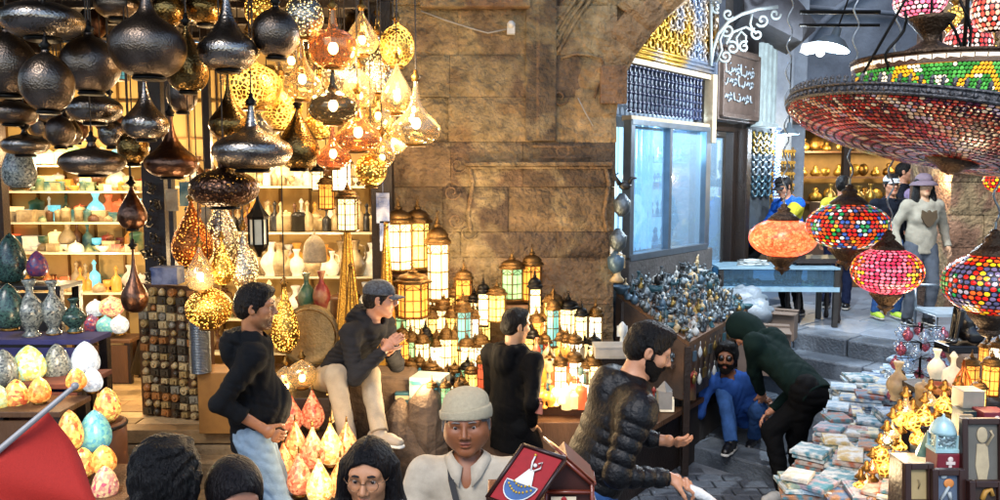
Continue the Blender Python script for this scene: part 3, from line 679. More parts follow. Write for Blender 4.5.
m.build('shelf_rail', mat('rail_brass', '6a4c20', .4, .6), shop)
shelfM = mat('shelf_glass', 'd8d0b0', .2, 0, .1, 5)
SHL = []
def wallshelf(px0, px1, py, y, label, d=.34, mt=None):
    a, b = W(px0, py, y), W(px1, py, y); m = MB(); m.box(((a.x+b.x)/2, y+d/2-.05, a.z-.009), (b.x-a.x, d, .018))
    o = m.build('wall_shelf', mt or shelfM); tag(o, label, 'shelf', 'shelves inside the lantern shop'); return a.x, b.x, y, a.z
L1 = [wallshelf(-30, 142, py, 7.4, lb) for py, lb in ((165, 'top left shop shelf carrying a row of small square lamps'), (191, 'second left shop shelf holding coloured boxes under the square lamps'), (222, 'third left shop shelf crowded with boxes and jars'),
      (252, 'fourth left shop shelf with white alabaster pieces'), (292, 'lowest left shop shelf with small lit bottles'))]
L2 = [wallshelf(176, 382, py, 7.35, lb) for py, lb in ((186, 'upper shelf of the middle shop bay with small white cups'), (232, 'second shelf of the middle bay holding dark necked bottles'), (276, 'third shelf of the middle bay holding pale vases'),
      (318, 'fourth shelf of the middle bay holding painted jugs'), (352, 'lowest shelf of the middle bay near the floor'))]

# ---- right-hand jewellery shop along the receding wall
UX = Vector((.63, .776, 0)).normalized()
SHOPZ = math.atan2(UX.y, UX.x)
js = thing('jewellery_shop', 'old shop front with gilded panel, turned wooden lattice and blue lit windows', 'shop', (1.13, 7.2, 0), SHOPZ)
frameM = mat('dark_shop_frame', '2b2723', .5, .2, .3, 10, .2)
m = MB(); m.box((.8, .5, .7), (2.2, .2, 1.7)); m.box((1.7, .9, 5), (3.6, .2, 4.5)); m.box((3.25, .3, 2.5), (.6, .2, 5)); m.box((.8, -.02, .66), (1.75, .14, 1.75)); m.build('wall', mat('shop_stone', '4d4a48', .85, 0, .4, 5, .5, 30), js, bevel=.01)
m = MB()   # gilded carved panel, leaning
z0, z1, x1 = 3.33, 5.0, 1.66
m.box((x1/2-.02, -.02, (z0+z1)/2), (x1+.1, .06, z1-z0))
q = random.Random(9)
for i in range(13):
    for j in range(13):
        cx = .06+i*.13; cz = z0+.17+j*.125
        m.tube([(cx+.05*math.cos(t*PI/3), -.06, cz+.05*math.sin(t*PI/3)) for t in range(7)], .014, 5); m.ball((cx+.065, -.06, cz+.06), (.018, .014, .030), 6)
for z in (z0+.02, z0+.06, z0+.10): m.tube([(-.05, -.065, z), (x1, -.065, z)], .016, 6)
m.tube([(x1, -.07, z0), (x1, -.07, z1)], .03, 8)
m.build('gilded_panel', mat('gilding', 'b08a30', .38, .75, .4, 6, .4, 60, col2='8894a8'), js)
m = MB(); m.box((.75, -.03, 3.30), (1.75, .10, .05)); m.box((.75, -.03, 2.80), (1.62, .10, .05)); m.box((1.60, -.06, 2.98), (.10, .10, .7))
m.build('cornice', mat('pale_timber', '9a8a70', .6, 0, .3, 9), js, bevel=.006)
m = MB()   # turned lattice
for j in range(6):
    z = 2.88+j*.078
    m.cyl((-.03, -.01, z), (1.5, -.01, z), .008, n=5)
    for i in range(19):
        x = .02+i*.08; m.ball((x, -.01, z+.0), (.022, .022, .024), 8); m.cyl((x, -.01, z), (x, -.01, z+.078), .012, n=6)
m.build('turned_lattice', mat('blue_black_wood', '1c2440', .35, 0, .2, 9), js)
m = MB(); m.box((.75, .12, 3.08), (1.6, .02, .5)); m.build('lattice_backing', mat('pale_cloth_back', '6d7883', .9), js)
m = MB()
for x, w_ in ((-.04, .07), (.69, .05), (1.52, .11)): m.box((x, -.05, 2.17), (w_, .08, 1.22))
m.box((.74, -.05, 1.56), (1.6, .09, .06)); m.box((.74, -.05, 2.765), (1.6, .09, .05)); m.build('window_frame', mat('alu_frame', '6f7a84', .35, .7, .2), js, bevel=.004)
m = MB(); q = random.Random(4)
for i in range(30):
    x = .0+i*.022; m.box((x, .10+.014*math.sin(i*1.7), 2.16), (.02, .012, 1.14))
m.build('curtain', mat('glowing_curtain', '9fb7c8', .8, 0, .1, 4, emit=.75, ecol='8cc0e8'), js)  # emission in the cloth stands in for light from the shop inside
m = MB(); m.box((1.1, .42, 2.16), (.8, .02, 1.2)); m.build('window_backdrop', mat('glowing_backdrop', 'aab4bc', .8, emit=.8, ecol='a4cce8'), js)  # backdrop given its own glow in place of interior lighting
for j in range(4):
    m = MB(); m.box((1.1, .25, 1.62+j*.27), (.74, .24, .012)); sh_ = m.build('window_shelf', mat('pane_shelf', 'aac0cc', .2), js)
    m = MB()
    for i in range(9):
        x = .8+i*.08; m.lathe([(.004, 0), (.022, .01), (.02, .05), (.006, .08), (.016, .11), (.004, .15)], 8, (x, .2+q.uniform(-.03, .05), 1.628+j*.27))
    m.build('silver_trinkets', mat('silver_ware', 'a8b4bc', .25, .9), sh_)
m = MB(); m.box((.33, -.03, 2.16), (.66, .008, 1.16)); m.box((1.11, -.03, 2.16), (.76, .008, 1.16))
glassW = glassm('window_glass', 'bcd8ec', .03, .08, 0)
m.build('window_glass', glassW, js)
# door bay
m = MB()
for x in (1.64, 2.50): m.box((x, .1, 1.75), (.09, .12, 2.1))
m.box((2.07, .1, 2.83), (.95, .14, .1)); m.box((2.62, .02, 1.75), (.12, .2, 2.15)); m.build('door_frame', darkwood, js, bevel=.006)
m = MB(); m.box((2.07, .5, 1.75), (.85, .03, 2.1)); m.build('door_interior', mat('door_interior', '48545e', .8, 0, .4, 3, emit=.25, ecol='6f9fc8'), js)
d_ = MB(); 
for x in (1.72, 2.16): d_.box((x, .04, 1.75), (.05, .05, 2.05))
d_.box((1.94, .04, .76), (.42, .05, .12)); d_.box((1.94, .04, 2.74), (.42, .05, .06))
dr = d_.build('door', frameM, js, bevel=.004)
m = MB(); m.box((1.94, .035, 1.75), (.40, .01, 1.9)); m.build('door_pane', glassW, dr)
m = MB()
for i in range(6):
    for j in range(7):
        if (i+j) % 2: m.box((2.22+i*.042, .30, 1.75+j*.042), (.042, .02, .042))
m.build('chessboard', mat('chess_dark', '3a2a20', .5), js)
m = MB(); m.box((2.32, .315, 1.88), (.27, .012, .31)); m.build('chessboard_back', mat('chess_light', 'b09878', .5), js)
# carved sign over the door
m = MB(); m.box((2.2, -.06, 3.27), (1.05, .10, .78)); m.box((2.2, -.13, 2.93), (.98, .05, .05)); m.box((2.2, -.13, 3.60), (.98, .05, .05)); m.box((1.72, -.13, 3.27), (.04, .05, .70)); m.box((2.68, -.13, 3.27), (.04, .05, .70))
sg = m.build('sign_board', mat('sign_wood', '4a3d36', .6, 0, .35, 8, .3), js, bevel=.006)
m = MB(); q = random.Random(12)
for ln, (zc, n_) in enumerate(((3.42, 8), (3.30, 7), (3.13, 7))):   # raised arabic calligraphy
    for i in range(n_):
        x = 1.80+i*.80/n_; s_ = .075 if ln < 2 else .05
        kind = (i+ln) % 4
        if kind == 0: pts = [(x, zc+s_), (x+.005, zc), (x+.02, zc-s_*.5), (x+.06, zc-s_*.5)]
        elif kind == 1: pts = [(x+.07, zc+.02), (x+.05, zc-.03), (x+.01, zc-s_*.7), (x-.02, zc-.03)]
        elif kind == 2: pts = [(x, zc-.02), (x+.03, zc+.02), (x+.06, zc-.02), (x+.09, zc+.02)]
        else: pts = [(x+.04+.028*math.cos(a*.9), zc+.028*math.sin(a*.9)) for a in range(8)]+[(x-.02, zc-.05)]
        m.tube([(a, -.125, b) for a, b in pts], .010, 5)
        if i % 2: m.ball((x+.03, -.125, zc+s_*.8), .010, 6)
m.build('lettering', mat('sign_letters', '7e8890', .6), sg)
# pale fluted boards beside the sign
m = MB()
for i in range(6): m.box((2.80+i*.07, -.12-.02*(i % 2), 3.35), (.05, .05, .9))
m.box((2.95, -.12, 2.88), (.5, .14, .05)); m.build('shutter_boards', mat('pale_shutter', '93a0a0', .6, 0, .25, 10), js)
# wall display of collars and strings of beads
pn = MB(); pn.box((3.05, -.02, 2.25), (.66, .05, 1.3)); dp = pn.build('display_panel', mat('display_cloth', '3c4448', .9), js)
for i in range(3):
    for j in range(9):
        m = MB(); x = 2.84+i*.2; z = 2.80-j*.085
        m.tube([(x+.085*math.cos(t), -.07, z+.075*math.sin(t)) for t in [PI+k*PI/8 for k in range(9)]], .014, 5)
        m.build('collar_necklace', mat(*(('collar_gold', 'a58a3c', .35, .7) if (j < 3) else (('collar_steel', '6c7f8c', .35, .6) if j < 6 else ('collar_teal', '2f5260', .4, .3)))), dp)
for i in range(9):
    m = MB(); x = 3.36+i*.022; L_ = 1.1+.2*math.sin(i*2)
    for k in range(26): m.ball((x+.006*math.sin(k), -.10, 2.86-k*L_/26), .014, 5)
    m.build('bead_string', mat('beads_'+('a', 'b', 'c')[i % 3], ('5f86c8', '9cb8dc', 'c8d4e4')[i % 3], .3), dp)

# ---- concrete canopy and wrought iron scroll bracket
cn = thing('balcony_canopy', 'dark slab of a balcony projecting over the shop door', 'canopy', (0, 0, 0))
m = MB(); P = [W(738, 4, 8.6), W(800, 46, 8.9), W(818, 30, 9.6), W(775, -25, 10.2), W(742, -40, 9.4)]
zc = 3.85; P = [Vector((p.x, p.y, zc)) for p in [Vector((2.55, 8.5, 0)), Vector((3.30, 8.6, 0)), Vector((4.0, 9.9, 0)), Vector((3.2, 10.9, 0)), Vector((2.4, 9.4, 0))]]
m.prism([W(744, 12, 8.6), W(803, 42, 8.6), W(816, 30, 9.4), W(816, 22, 9.4), W(803, 5, 8.6), W(744, -60, 8.6)], (.15, .9, 0)); m.build('slab', mat('canopy_concrete', '3a3c42', .9, 0, .4, 6, .4), cn, bevel=.01)
m = MB()
def spiral(cx, cy, r0, turns, a0, s=1): return [(cx+(r0*(1-t/22*.85))*math.cos(a0+s*turns*2*PI*t/22), cy+(r0*(1-t/22*.85))*math.sin(a0+s*turns*2*PI*t/22)) for t in range(23)]
BY = 8.3
def sc(pts, r=.014): m.tube([W(a, b, BY) for a, b in pts], r, 6)
sc([(711, 64), (713, 50), (718, 34), (728, 22), (742, 14), (758, 9), (778, 7)], .018)
for a in ((727, 30, 7, 1.2, 2.6, -1), (732, 48, 7, 1.3, -2.2, 1), (744, 47, 6, 1.3, -1, -1), (757, 34, 6.5, 1.2, -2.0, -1), (725, 56, 6.5, 1.3, 2.8, -1), (762, 20, 7, 1.2, 2.6, -1), (775, 14, 6, 1.1, 0, 1), (728, 14, 6, 1.2, .5, 1), (716, 8, 5, 1.2, 1, 1)): sc(spiral(*a))
sc([(727, 37), (726, 44), (733, 32), (746, 27), (757, 33)]); sc([(738, 47), (736, 38), (741, 31), (746, 36), (745, 47)]); sc([(716, 62), (722, 50), (720, 40), (727, 23)])
sc([(711, 66), (711, -10)], .016); sc([(752, 14), (750, 24), (753, 32)])
tag(m.build('scroll_bracket', mat('white_iron', '7c8484', .5, .2, .2)), 'white wrought iron scroll bracket under the balcony canopy beside the gilded panel', 'bracket')

# ---- street end buildings
far = thing('bazaar_building', 'tall grey plastered vault closing the street above the glowing souvenir shop', 'building', (0, 0, 0))
m = MB(); m.box((6.5, 14.2, 6.5), (12, .4, 8.4)); m.box((3.6, 13.8, 5.9), (1.0, .6, 7.6)); m.build('wall', greyst, far)
m = MB()
for k in range(5):
    r_ = 2.0+k*.42; m.tube([(7.4+r_*math.cos(t)*1.3, 13.9-.05*k, 3.2+r_*math.sin(t)*1.25) for t in [PI*.5+j*PI*.5/9 for j in range(10)]], .06+.02*(k % 2), 6)
m.tube([(4.6, 13.9, 5.9), (8.5, 13.9, 5.5)], .05); m.tube([(4.4, 13.9, 5.2), (8.5, 13.9, 4.9)], .04)
m.build('vault_ribs', greyst, far)
m = MB(); m.box((4.25, 12.2, 4.2), (.55, .5, 5)); m.box((3.9, 11.4, 4.4), (.35, .3, 4)); m.build('buttress', mat('pale_plaster', '6e7782', .9, 0, .3, 4, .4), far, bevel=.02)
sv = thing('souvenir_shop', 'warm lit brassware shop at the far end of the street', 'shop', (0, 0, 0))
gold = mat('shop_gold', 'a8833a', .35, .8, .4, 20, .3)
m = MB(); m.box((7.0, 13.9, 1.9), (6.4, .1, 2.5)); m.build('back_wall', mat('gold_wall', '7d6030', .7, 0, .4, 3), sv)
m = MB(); m.box((7, 12.9, 3.1), (6.4, 2, .12)); m.box((3.9, 12.6, 1.9), (.14, .3, 2.4)); m.box((5.2, 12.1, 1.9), (.10, .1, 2.4)); m.build('shop_frame', darkwood, sv)
for j in range(5):
    m = MB(); m.box((6.6, 13.5, 1.0+j*.42), (5.0, .35, .03)); m.build('shelf', woodM, sv)
def farware(x, y, z, s, k, label):
    m = MB()
    if k == 0: m.lathe([(.3, 0), (.5, .2), (.45, .5), (.15, .7), (.25, .85), (.1, 1)], 10)
    elif k == 1: m.lathe([(.02, 0), (.5, .06), (.5, .1), (.1, .12)], 14, (0, 0, .5), Matrix.Rotation(PI/2, 3, 'X'))
    else: m.ball((0, 0, .5), (.4, .4, .5), 10)
    m.v = [(a*s, b*s, c*s) for a, b, c in m.v]
    o = m.build(('brass_vase', 'brass_tray', 'brass_lamp')[k], gold if rnd.random() < .7 else brass); o.location = (x, y, z)
    return tag(o, label, ('vase', 'tray', 'lamp')[k], 'brassware in the shop at the end of the street')
for j in range(5):
    for i in range(20):
        k = rnd.choice((0, 0, 1, 2)); farware(4.4+i*.21+rnd.uniform(-.05, .05), 13.4, 1.02+j*.42, rnd.uniform(.13, .24), k, ('small brass vase on the shelves of the far glowing shop', 'round brass tray upright on the shelves of the far glowing shop', 'egg shaped brass lamp on the shelves of the far glowing shop')[k])
m = MB(); a, b = W(766, 147, 11.2), W(792, 262, 11.2)
gp = thing('hanging_jewellery_board', 'upright board hung with gold coin ornaments, lit from above, past the shop door', 'display', (0, 0, 0))
m.box(((a.x+b.x)/2, 11.3, (a.z+b.z)/2), (b.x-a.x, .06, a.z-b.z)); m.build('board', mat('board_back', '4a3c28', .8), gp)
for j in range(9):
    m = MB()
    for i in range(10):
        x = a.x+.03+i*(b.x-a.x-.05)/9; z = a.z-.06-j*.155; m.cyl((x, 11.22, z), (x, 11.2, z), .025, n=8); m.tube([(x, 11.22, z), (x+.01, 11.21, z-.09)], .010, 4)
    m.build('coin_row', gold if j < 5 else mat('dull_gold', '6a6040', .4, .7), gp)
# right edge: brown pillar and wall
rp = thing('brown_pillar', 'brown stone pillar behind the hanging mosaic lamps at the right edge', 'pillar', (0, 0, 0))
m = MB(); a = W(953, 170, 9.2); masonry(m, (a.x, 9.2, .7), (1, 0, 0), [.38]*9, 1.6, (0, .5, 0), .35, .7, 3, ['7a5a44', '6a4c3a', '8a6850']); m.box((a.x+.8, 9.15, 2.42), (1.8, .2, .12), col='6a4c3a'); m.box((a.x+.8, 9.9, 3.5), (1.6, .5, 5.6), col='5a4436'); m.build('masonry', stoneM, rp)
rw = MB(); rw.box((6.9, 7, 3.5), (.3, 8, 8)); tag(rw.build('side_wall', mat('side_plaster', '4a4440', .9, 0, .4, 3, .4)), 'dim plastered wall behind the right hand stall', 'wall')

ob = MB(); ob.box((-3.2, -4.6, 1.3), (12, .4, 3.0)); ob.box((-8, 1, 1.8), (.3, 9, 4.0)); tag(ob.build('rear_sky_blocker', mat('opposite_plaster', '8a7458', .9, 0, .3, 3, .3), bevel=.01), 'unseen plain building added behind the photographer to cut sky light from the lane', 'building')  # unseen walls added to keep skylight off the foreground
rf = MB(); rf.box((-3.6, 4.1, 4.75), (8.0, 3.2, .12))
for i in range(8): rf.box((-7.3+i*1.05, 4.1, 4.62), (.12, 3.2, .14))
tag(rf.build('lane_sky_blocker', darkwood), 'unseen timber roof added over the lower lane to hold back sky light', 'roof')  # unseen roof, added and sized to darken the lane below
# ================================================================== LAMPS HANGING IN THE SHOP
WARM = 'ffb347'; WARM2 = 'ffd27a'
LM = {
 'silver': lambda: mat('hammered_silver', '8c847c', .27, 1, .5, 9, .14, 95, btype='voronoi'),
 'dark': lambda: mat('hammered_dark_bronze', '6c6056', .33, 1, .5, 8, .16, 110, btype='voronoi'),
 'bronze': lambda: mat('smooth_bronze', '6a4c3c', .3, 1, .4, 10, .3, 40),
 'goldmetal': lambda: mat('old_gold_metal', '7c6238', .26, 1, .5, 9, .15, 80, btype='voronoi'),
 'piercedsilver': lambda: pierced('pierced_silver', 'a49a8a', WARM2, 2.6, 75, .28, .20),
 'piercedgold': lambda: pierced('pierced_gold', 'b58a3e', WARM, 3.0, 70, .3, .22),
 'piercedbronze': lambda: pierced('pierced_bronze', '4a3428', WARM, .7, 60, .3, .06),
 'copper': lambda: pierced('pierced_copper', 'a05a2a', 'ff9a3c', 1.6, 60, .35, .18),
 'linegold': lambda: pierced('scrolled_gold', 'b98f45', WARM, 1.6, 40, .3, .03, 'line'),
 'clear': lambda: glassm('silvered_glass', 'cdbf9c', .1, .30, .2, 26),
 'amber': lambda: glassm('amber_glass', 'c89c6a', .1, .40, .2, 20),
 'smoke': lambda: glassm('smoked_glass', '6a5f48', .12, .45, .35, 16),
 'pinkglass': lambda: glassm('rose_glass', 'c09070', .1, .35, .3, 20)}
PROF = {
 'drop': [(.0, .0), (.2, .005), (.36, .05), (.47, .14), (.5, .22), (.47, .30), (.36, .39), (.24, .48), (.15, .58), (.09, .70), (.055, .84), (.04, 1.)],
 'disc': [(.0, 0), (.2, .01), (.38, .10), (.48, .26), (.5, .40), (.46, .55), (.34, .68), (.18, .76), (.08, .82), (.05, 1.)],
 'dropdisc': [(.0, 0), (.2, .01), (.38, .08), (.48, .2), (.5, .30), (.46, .40), (.32, .50), (.17, .57), (.09, .66), (.055, .8), (.03, 1.)],
 'ball': [(.0, 0), (.16, .01), (.33, .10), (.46, .26), (.5, .44), (.47, .60), (.36, .76), (.2, .87), (.09, .92), (.06, 1.)],
 'pear': [(.0, 0), (.2, .01), (.38, .08), (.48, .2), (.5, .31), (.45, .44), (.35, .57), (.24, .69), (.14, .80), (.07, .9), (.03, 1.)],
 'bell': [(.38, 0), (.44, .06), (.45, .2), (.44, .34), (.40, .42), (.45, .46), (.38, .56), (.22, .66), (.12, .76), (.06, .88), (.03, 1.)],
 'bowl': [(.0, 0), (.3, .02), (.44, .14), (.5, .32), (.47, .48), (.36, .56), (.3, .60), (.12, .66), (.08, .80), (.05, 1.)]}
def smooth_prof(pr, n=3):
    out = []
    for i in range(len(pr)-1):
        p0 = pr[max(i-1, 0)]; p1 = pr[i]; p2 = pr[i+1]; p3 = pr[min(i+2, len(pr)-1)]
        for k in range(n):
            t = k/n
            f = lambda a, b, c, d: .5*((2*b)+(-a+c)*t+(2*a-5*b+4*c-d)*t*t+(-a+3*b-3*c+d)*t**3)
            out.append((max(1e-4, f(p0[0], p1[0], p2[0], p3[0])), f(p0[1], p1[1], p2[1], p3[1])))
    return out+[pr[-1]]
bulbM = emitm('warm_bulb', 'ffd08a', 22)
cordM = mat('lamp_cord', '1a120c', .6)
def hang_lamp(px, py, w_, h_, y, shape, mk, label, cat='hanging lamp', top=3.48, cord=True, seed=0, neck=True):
    """px,py is the middle of the shade in the photograph, w_,h_ its size there; y its distance"""
    c = W(px, py, y); k = y/FPX; wd, ht = w_*k*1.0, h_*k
    lit = mk in ('clear', 'amber', 'smoke', 'pinkglass', 'piercedsilver', 'piercedgold', 'linegold', 'copper')
    t = thing('hanging_lamp', label, cat, (c.x, c.y, c.z-ht/2), rnd.uniform(0, 6), 'metal and glass lamps hanging in the shop')
    pr = [(r*wd, z*ht) for r, z in smooth_prof(PROF[shape])]
    m = MB(); m.lathe(pr, 28, close=False); m.build('lamp_shade', LM[mk](), t)
    m = MB(); m.lathe([(.07*wd+.004, ht*.97), (.05*wd+.006, ht*1.0), (.03, ht*1.0+.012), (.012, ht*1.0+.03), (.012, ht+.045), (.005, ht+.055)], 10); m.build('neck_cap', brass if lit else iron, t)
    if wd > .16: m = MB(); m.lathe([(.21*wd, .004), (.225*wd, -.004), (.20*wd, -.012), (.05*wd, -.012)], 20); m.build('base_ring', brass if lit else iron, t)
    if cord:
        m = MB(); m.cyl((0, 0, ht+.04), (0, 0, max(ht+.08, top-(c.z-ht/2))), .004, n=5); m.build('cord', cordM, t)
    if lit and mk in ('clear', 'amber', 'smoke', 'pinkglass'):
        m = MB(); rb = min(.028, wd*.11); m.ball((0, 0, ht*.33), (rb, rb, rb*1.25), 10); b_ = m.build('bulb', bulbM, t)
        m = MB(); m.cyl((0, 0, ht*.33+rb), (0, 0, ht*.33+rb*2.2), rb*.55, n=8); m.build('bulb_socket', brass, b_)
    return t
HL = [
 (42, 15, 76, 46, 4.0, 'disc', 'silver', 'wide flattened silver lamp cropped by the top left corner'),
 (8, 62, 54, 66, 4.2, 'ball', 'dark', 'dark hammered ball lamp cut off by the left edge'),
 (47, 80, 50, 62, 3.9, 'ball', 'dark', 'brown bronze ball lamp with brass tip below the wide silver disc'),
 (90, 62, 56, 60, 4.3, 'ball', 'dark', 'round hammered bronze lamp right of the brown bronze ball'),
 (147, 24, 72, 104, 3.9, 'dropdisc', 'dark', 'largest dark bronze drop lamp with tall neck at the top'),
 (187, 58, 40, 66, 4.3, 'pear', 'goldmetal', 'slim pear lamp of dull gold metal between two big drop lamps'),
 (227, 28, 58, 82, 4.1, 'drop', 'silver', 'big silver drop lamp with tall neck left of the dark gold ball'),
 (94, 98, 52, 50, 4.8, 'dropdisc', 'silver', 'silver brown drop lamp partly behind the bronze balls'),
 (145, 106, 44, 66, 4.4, 'drop', 'silver', 'small silver drop lamp directly below the largest bronze drop'),
 (92, 158, 62, 34, 4.5, 'disc', 'dark', 'flat dark disc lamp hanging low before the shop shelves'),
 (133, 146, 30, 36, 4.8, 'ball', 'goldmetal', 'little golden ball lamp beside the flat dark disc'),
 (171, 146, 52, 62, 4.7, 'drop', 'bronze', 'red brown bronze drop lamp over the black door post'),
 (132, 207, 28, 44, 4.8, 'pear', 'bronze', 'small bronze pear lamp hanging lowest before the shelves'),
 (229, 106, 40, 66, 4.6, 'drop', 'goldmetal', 'tarnished brass drop lamp above the wide silver drop'),
 (252, 137, 78, 66, 4.2, 'dropdisc', 'silver', 'wide hammered silver drop lamp at the centre of the cluster'),
 (224, 183, 68, 48, 4.3, 'disc', 'piercedbronze', 'wide pierced bronze disc lamp under the wide silver drop'),
 (276, 31, 46, 52, 4.2, 'ball', 'dark', 'dark ball lamp with golden reflections near the top'),
 (253, 80, 54, 56, 4.9, 'disc', 'linegold', 'glowing golden globe lamp with scrollwork behind the silver drops'),
 (304, 14, 38, 46, 4.5, 'ball', 'piercedsilver', 'bright pierced silver globe at the very top of the cluster'),
 (333, 38, 48, 58, 4.5, 'bowl', 'amber', 'amber glass bowl lamp with a bright bulb near the top'),
 (302, 68, 38, 62, 4.6, 'drop', 'clear', 'clear glass drop lamp left of the amber bowl lamp'),
 (362, 32, 32, 44, 4.8, 'pear', 'clear', 'small clear glass pear lamp right of the amber bowl'),
 (397, 44, 34, 44, 4.9, 'ball', 'linegold', 'round golden scrollwork globe at the right end of the cluster'),
 (378, 64, 38, 58, 5.0, 'bell', 'piercedsilver', 'bell shaped pierced lamp with cut out lettering pattern'),
 (333, 96, 50, 54, 4.5, 'dropdisc', 'smoke', 'smoked glass onion lamp at the middle of the lit cluster'),
 (359, 88, 32, 40, 4.9, 'ball', 'clear', 'round clear glass lamp behind the smoked onion lamp'),
 (397, 88, 32, 50, 4.8, 'pear', 'clear', 'clear glass pear lamp under the golden scrollwork globe'),
 (416, 112, 50, 64, 4.7, 'drop', 'clear', 'largest clear glass drop lamp, rightmost of the cluster by the pier'),
 (378, 108, 28, 44, 5.1, 'pear', 'clear', 'narrow clear pear lamp left of the largest glass drop'),
 (358, 122, 46, 58, 4.7, 'drop', 'amber', 'amber glass drop lamp below the smoked onion lamp'),
 (298, 138, 42, 62, 4.7, 'pear', 'goldmetal', 'brass pear lamp with seams beside the wide silver drop'),
 (333, 146, 36, 44, 4.9, 'drop', 'pinkglass', 'rosy glass drop lamp below the amber drop'),
 (382, 152, 26, 32, 4.9, 'ball', 'clear', 'small round glass lamp hanging lowest of the clear ones'),
 (394, 134, 24, 40, 5.1, 'pear', 'clear', 'tiny clear pear lamp behind the largest glass drop'),
 (345, 74, 46, 48, 5.2, 'ball', 'piercedsilver', 'pierced silver ball lamp deep inside the lit cluster'),
 (281, 102, 42, 54, 5.2, 'ball', 'linegold', 'golden lit ball lamp behind the tarnished brass drop'),
 (371, 168, 32, 36, 4.9, 'ball', 'piercedgold', 'small golden pierced ball above the hanging lanterns'),
 (318, 118, 28, 40, 5.3, 'pear', 'piercedgold', 'small glowing gold pear lamp between amber drop and brass pear'),
 (262, 8, 34, 40, 5.1, 'ball', 'piercedgold', 'half hidden golden ball behind the dark ball at the top'),
 (205, 4, 40, 40, 4.9, 'disc', 'goldmetal', 'dull gold disc lamp at the top edge between the drop lamps'),
 (118, 4, 44, 30, 4.9, 'ball', 'dark', 'dark ball lamp at the top edge behind the largest bronze drop'),
 (168, 8, 30, 36, 4.7, 'ball', 'goldmetal', 'golden ball lamp at the top edge above the slim pear lamp'),
 (12, 104, 44, 40, 4.9, 'dropdisc', 'dark', 'dark drop lamp at the left edge under the cropped ball'),
 (112, 132, 26, 30, 5.0, 'ball', 'silver', 'little dark silver ball lamp above the flat disc'),
 (330, 62, 30, 40, 5.4, 'drop', 'piercedgold', 'tiny golden drop lamp under the amber bowl'),
 (192, 233, 40, 68, 5.2, 'pear', 'copper', 'orange pierced copper teardrop lamp above the tile rack'),
 (221, 226, 34, 66, 5.4, 'pear', 'piercedsilver', 'silver pierced teardrop lamp behind the copper one'),
 (200, 268, 30, 46, 5.0, 'pear', 'clear', 'silvery glass pear lamp left of the standing man'),
 (222, 262, 24, 46, 5.1, 'pear', 'piercedgold', 'gold pear lamp between two silvery glass ones'),
 (244, 258, 28, 60, 5.2, 'pear', 'piercedsilver', 'tall silver teardrop lamp just behind the standing man'),
 (285, 318, 28, 68, 5.3, 'pear', 'piercedgold', 'tall golden teardrop lamp right of the standing man'),
 (209, 306, 46, 44, 5.1, 'ball', 'piercedgold', 'wide gold ball lamp above the stack of silver bangles'),
 (182, 92, 30, 40, 5.4, 'ball', 'dark', 'dark ball lamp behind the slim gold pear lamp'),
 (134, 280, 26, 66, 4.9, 'drop', 'bronze', 'dark bronze vase shaped lamp hanging before the lowest shelf'),
 (60, 130, 28, 34, 5.4, 'ball', 'dark', 'small dark ball lamp over the shelf of square lamps'),
 (25, 142, 44, 26, 5.0, 'disc', 'silver', 'flat silver disc lamp at the left edge above the shelves')]
q0 = random.Random(77)
for i in range(26):
    px = (10+i*7.4+q0.uniform(-4, 4)) if i < 16 else (236+(i-16)*17+q0.uniform(-6, 6)); py = q0.uniform(20, 128) if i < 16 else q0.uniform(24, 128)
    w_ = q0.uniform(22, 34); k_ = q0.choice(['silver', 'dark', 'goldmetal', 'bronze']) if i < 16 else q0.choice(['clear', 'piercedgold', 'amber', 'piercedsilver', 'goldmetal', 'clear']); sh_ = q0.choice(['ball', 'pear', 'drop', 'dropdisc'])
    HL.append((px, py, w_, w_*q0.uniform(1.1, 1.5), q0.uniform(5.5, 6.1), sh_, k_, f'small {dict(silver="silver", dark="dark bronze", goldmetal="dull gold", bronze="red bronze", clear="clear glass", amber="amber glass", piercedgold="gold pierced", piercedsilver="silver pierced")[k_]} {dict(ball="ball", pear="pear", drop="drop", dropdisc="onion")[sh_]} lamp deep in the cluster, {ORD[i]} of those from the left'))
for i, a in enumerate(HL): hang_lamp(*a, seed=i)

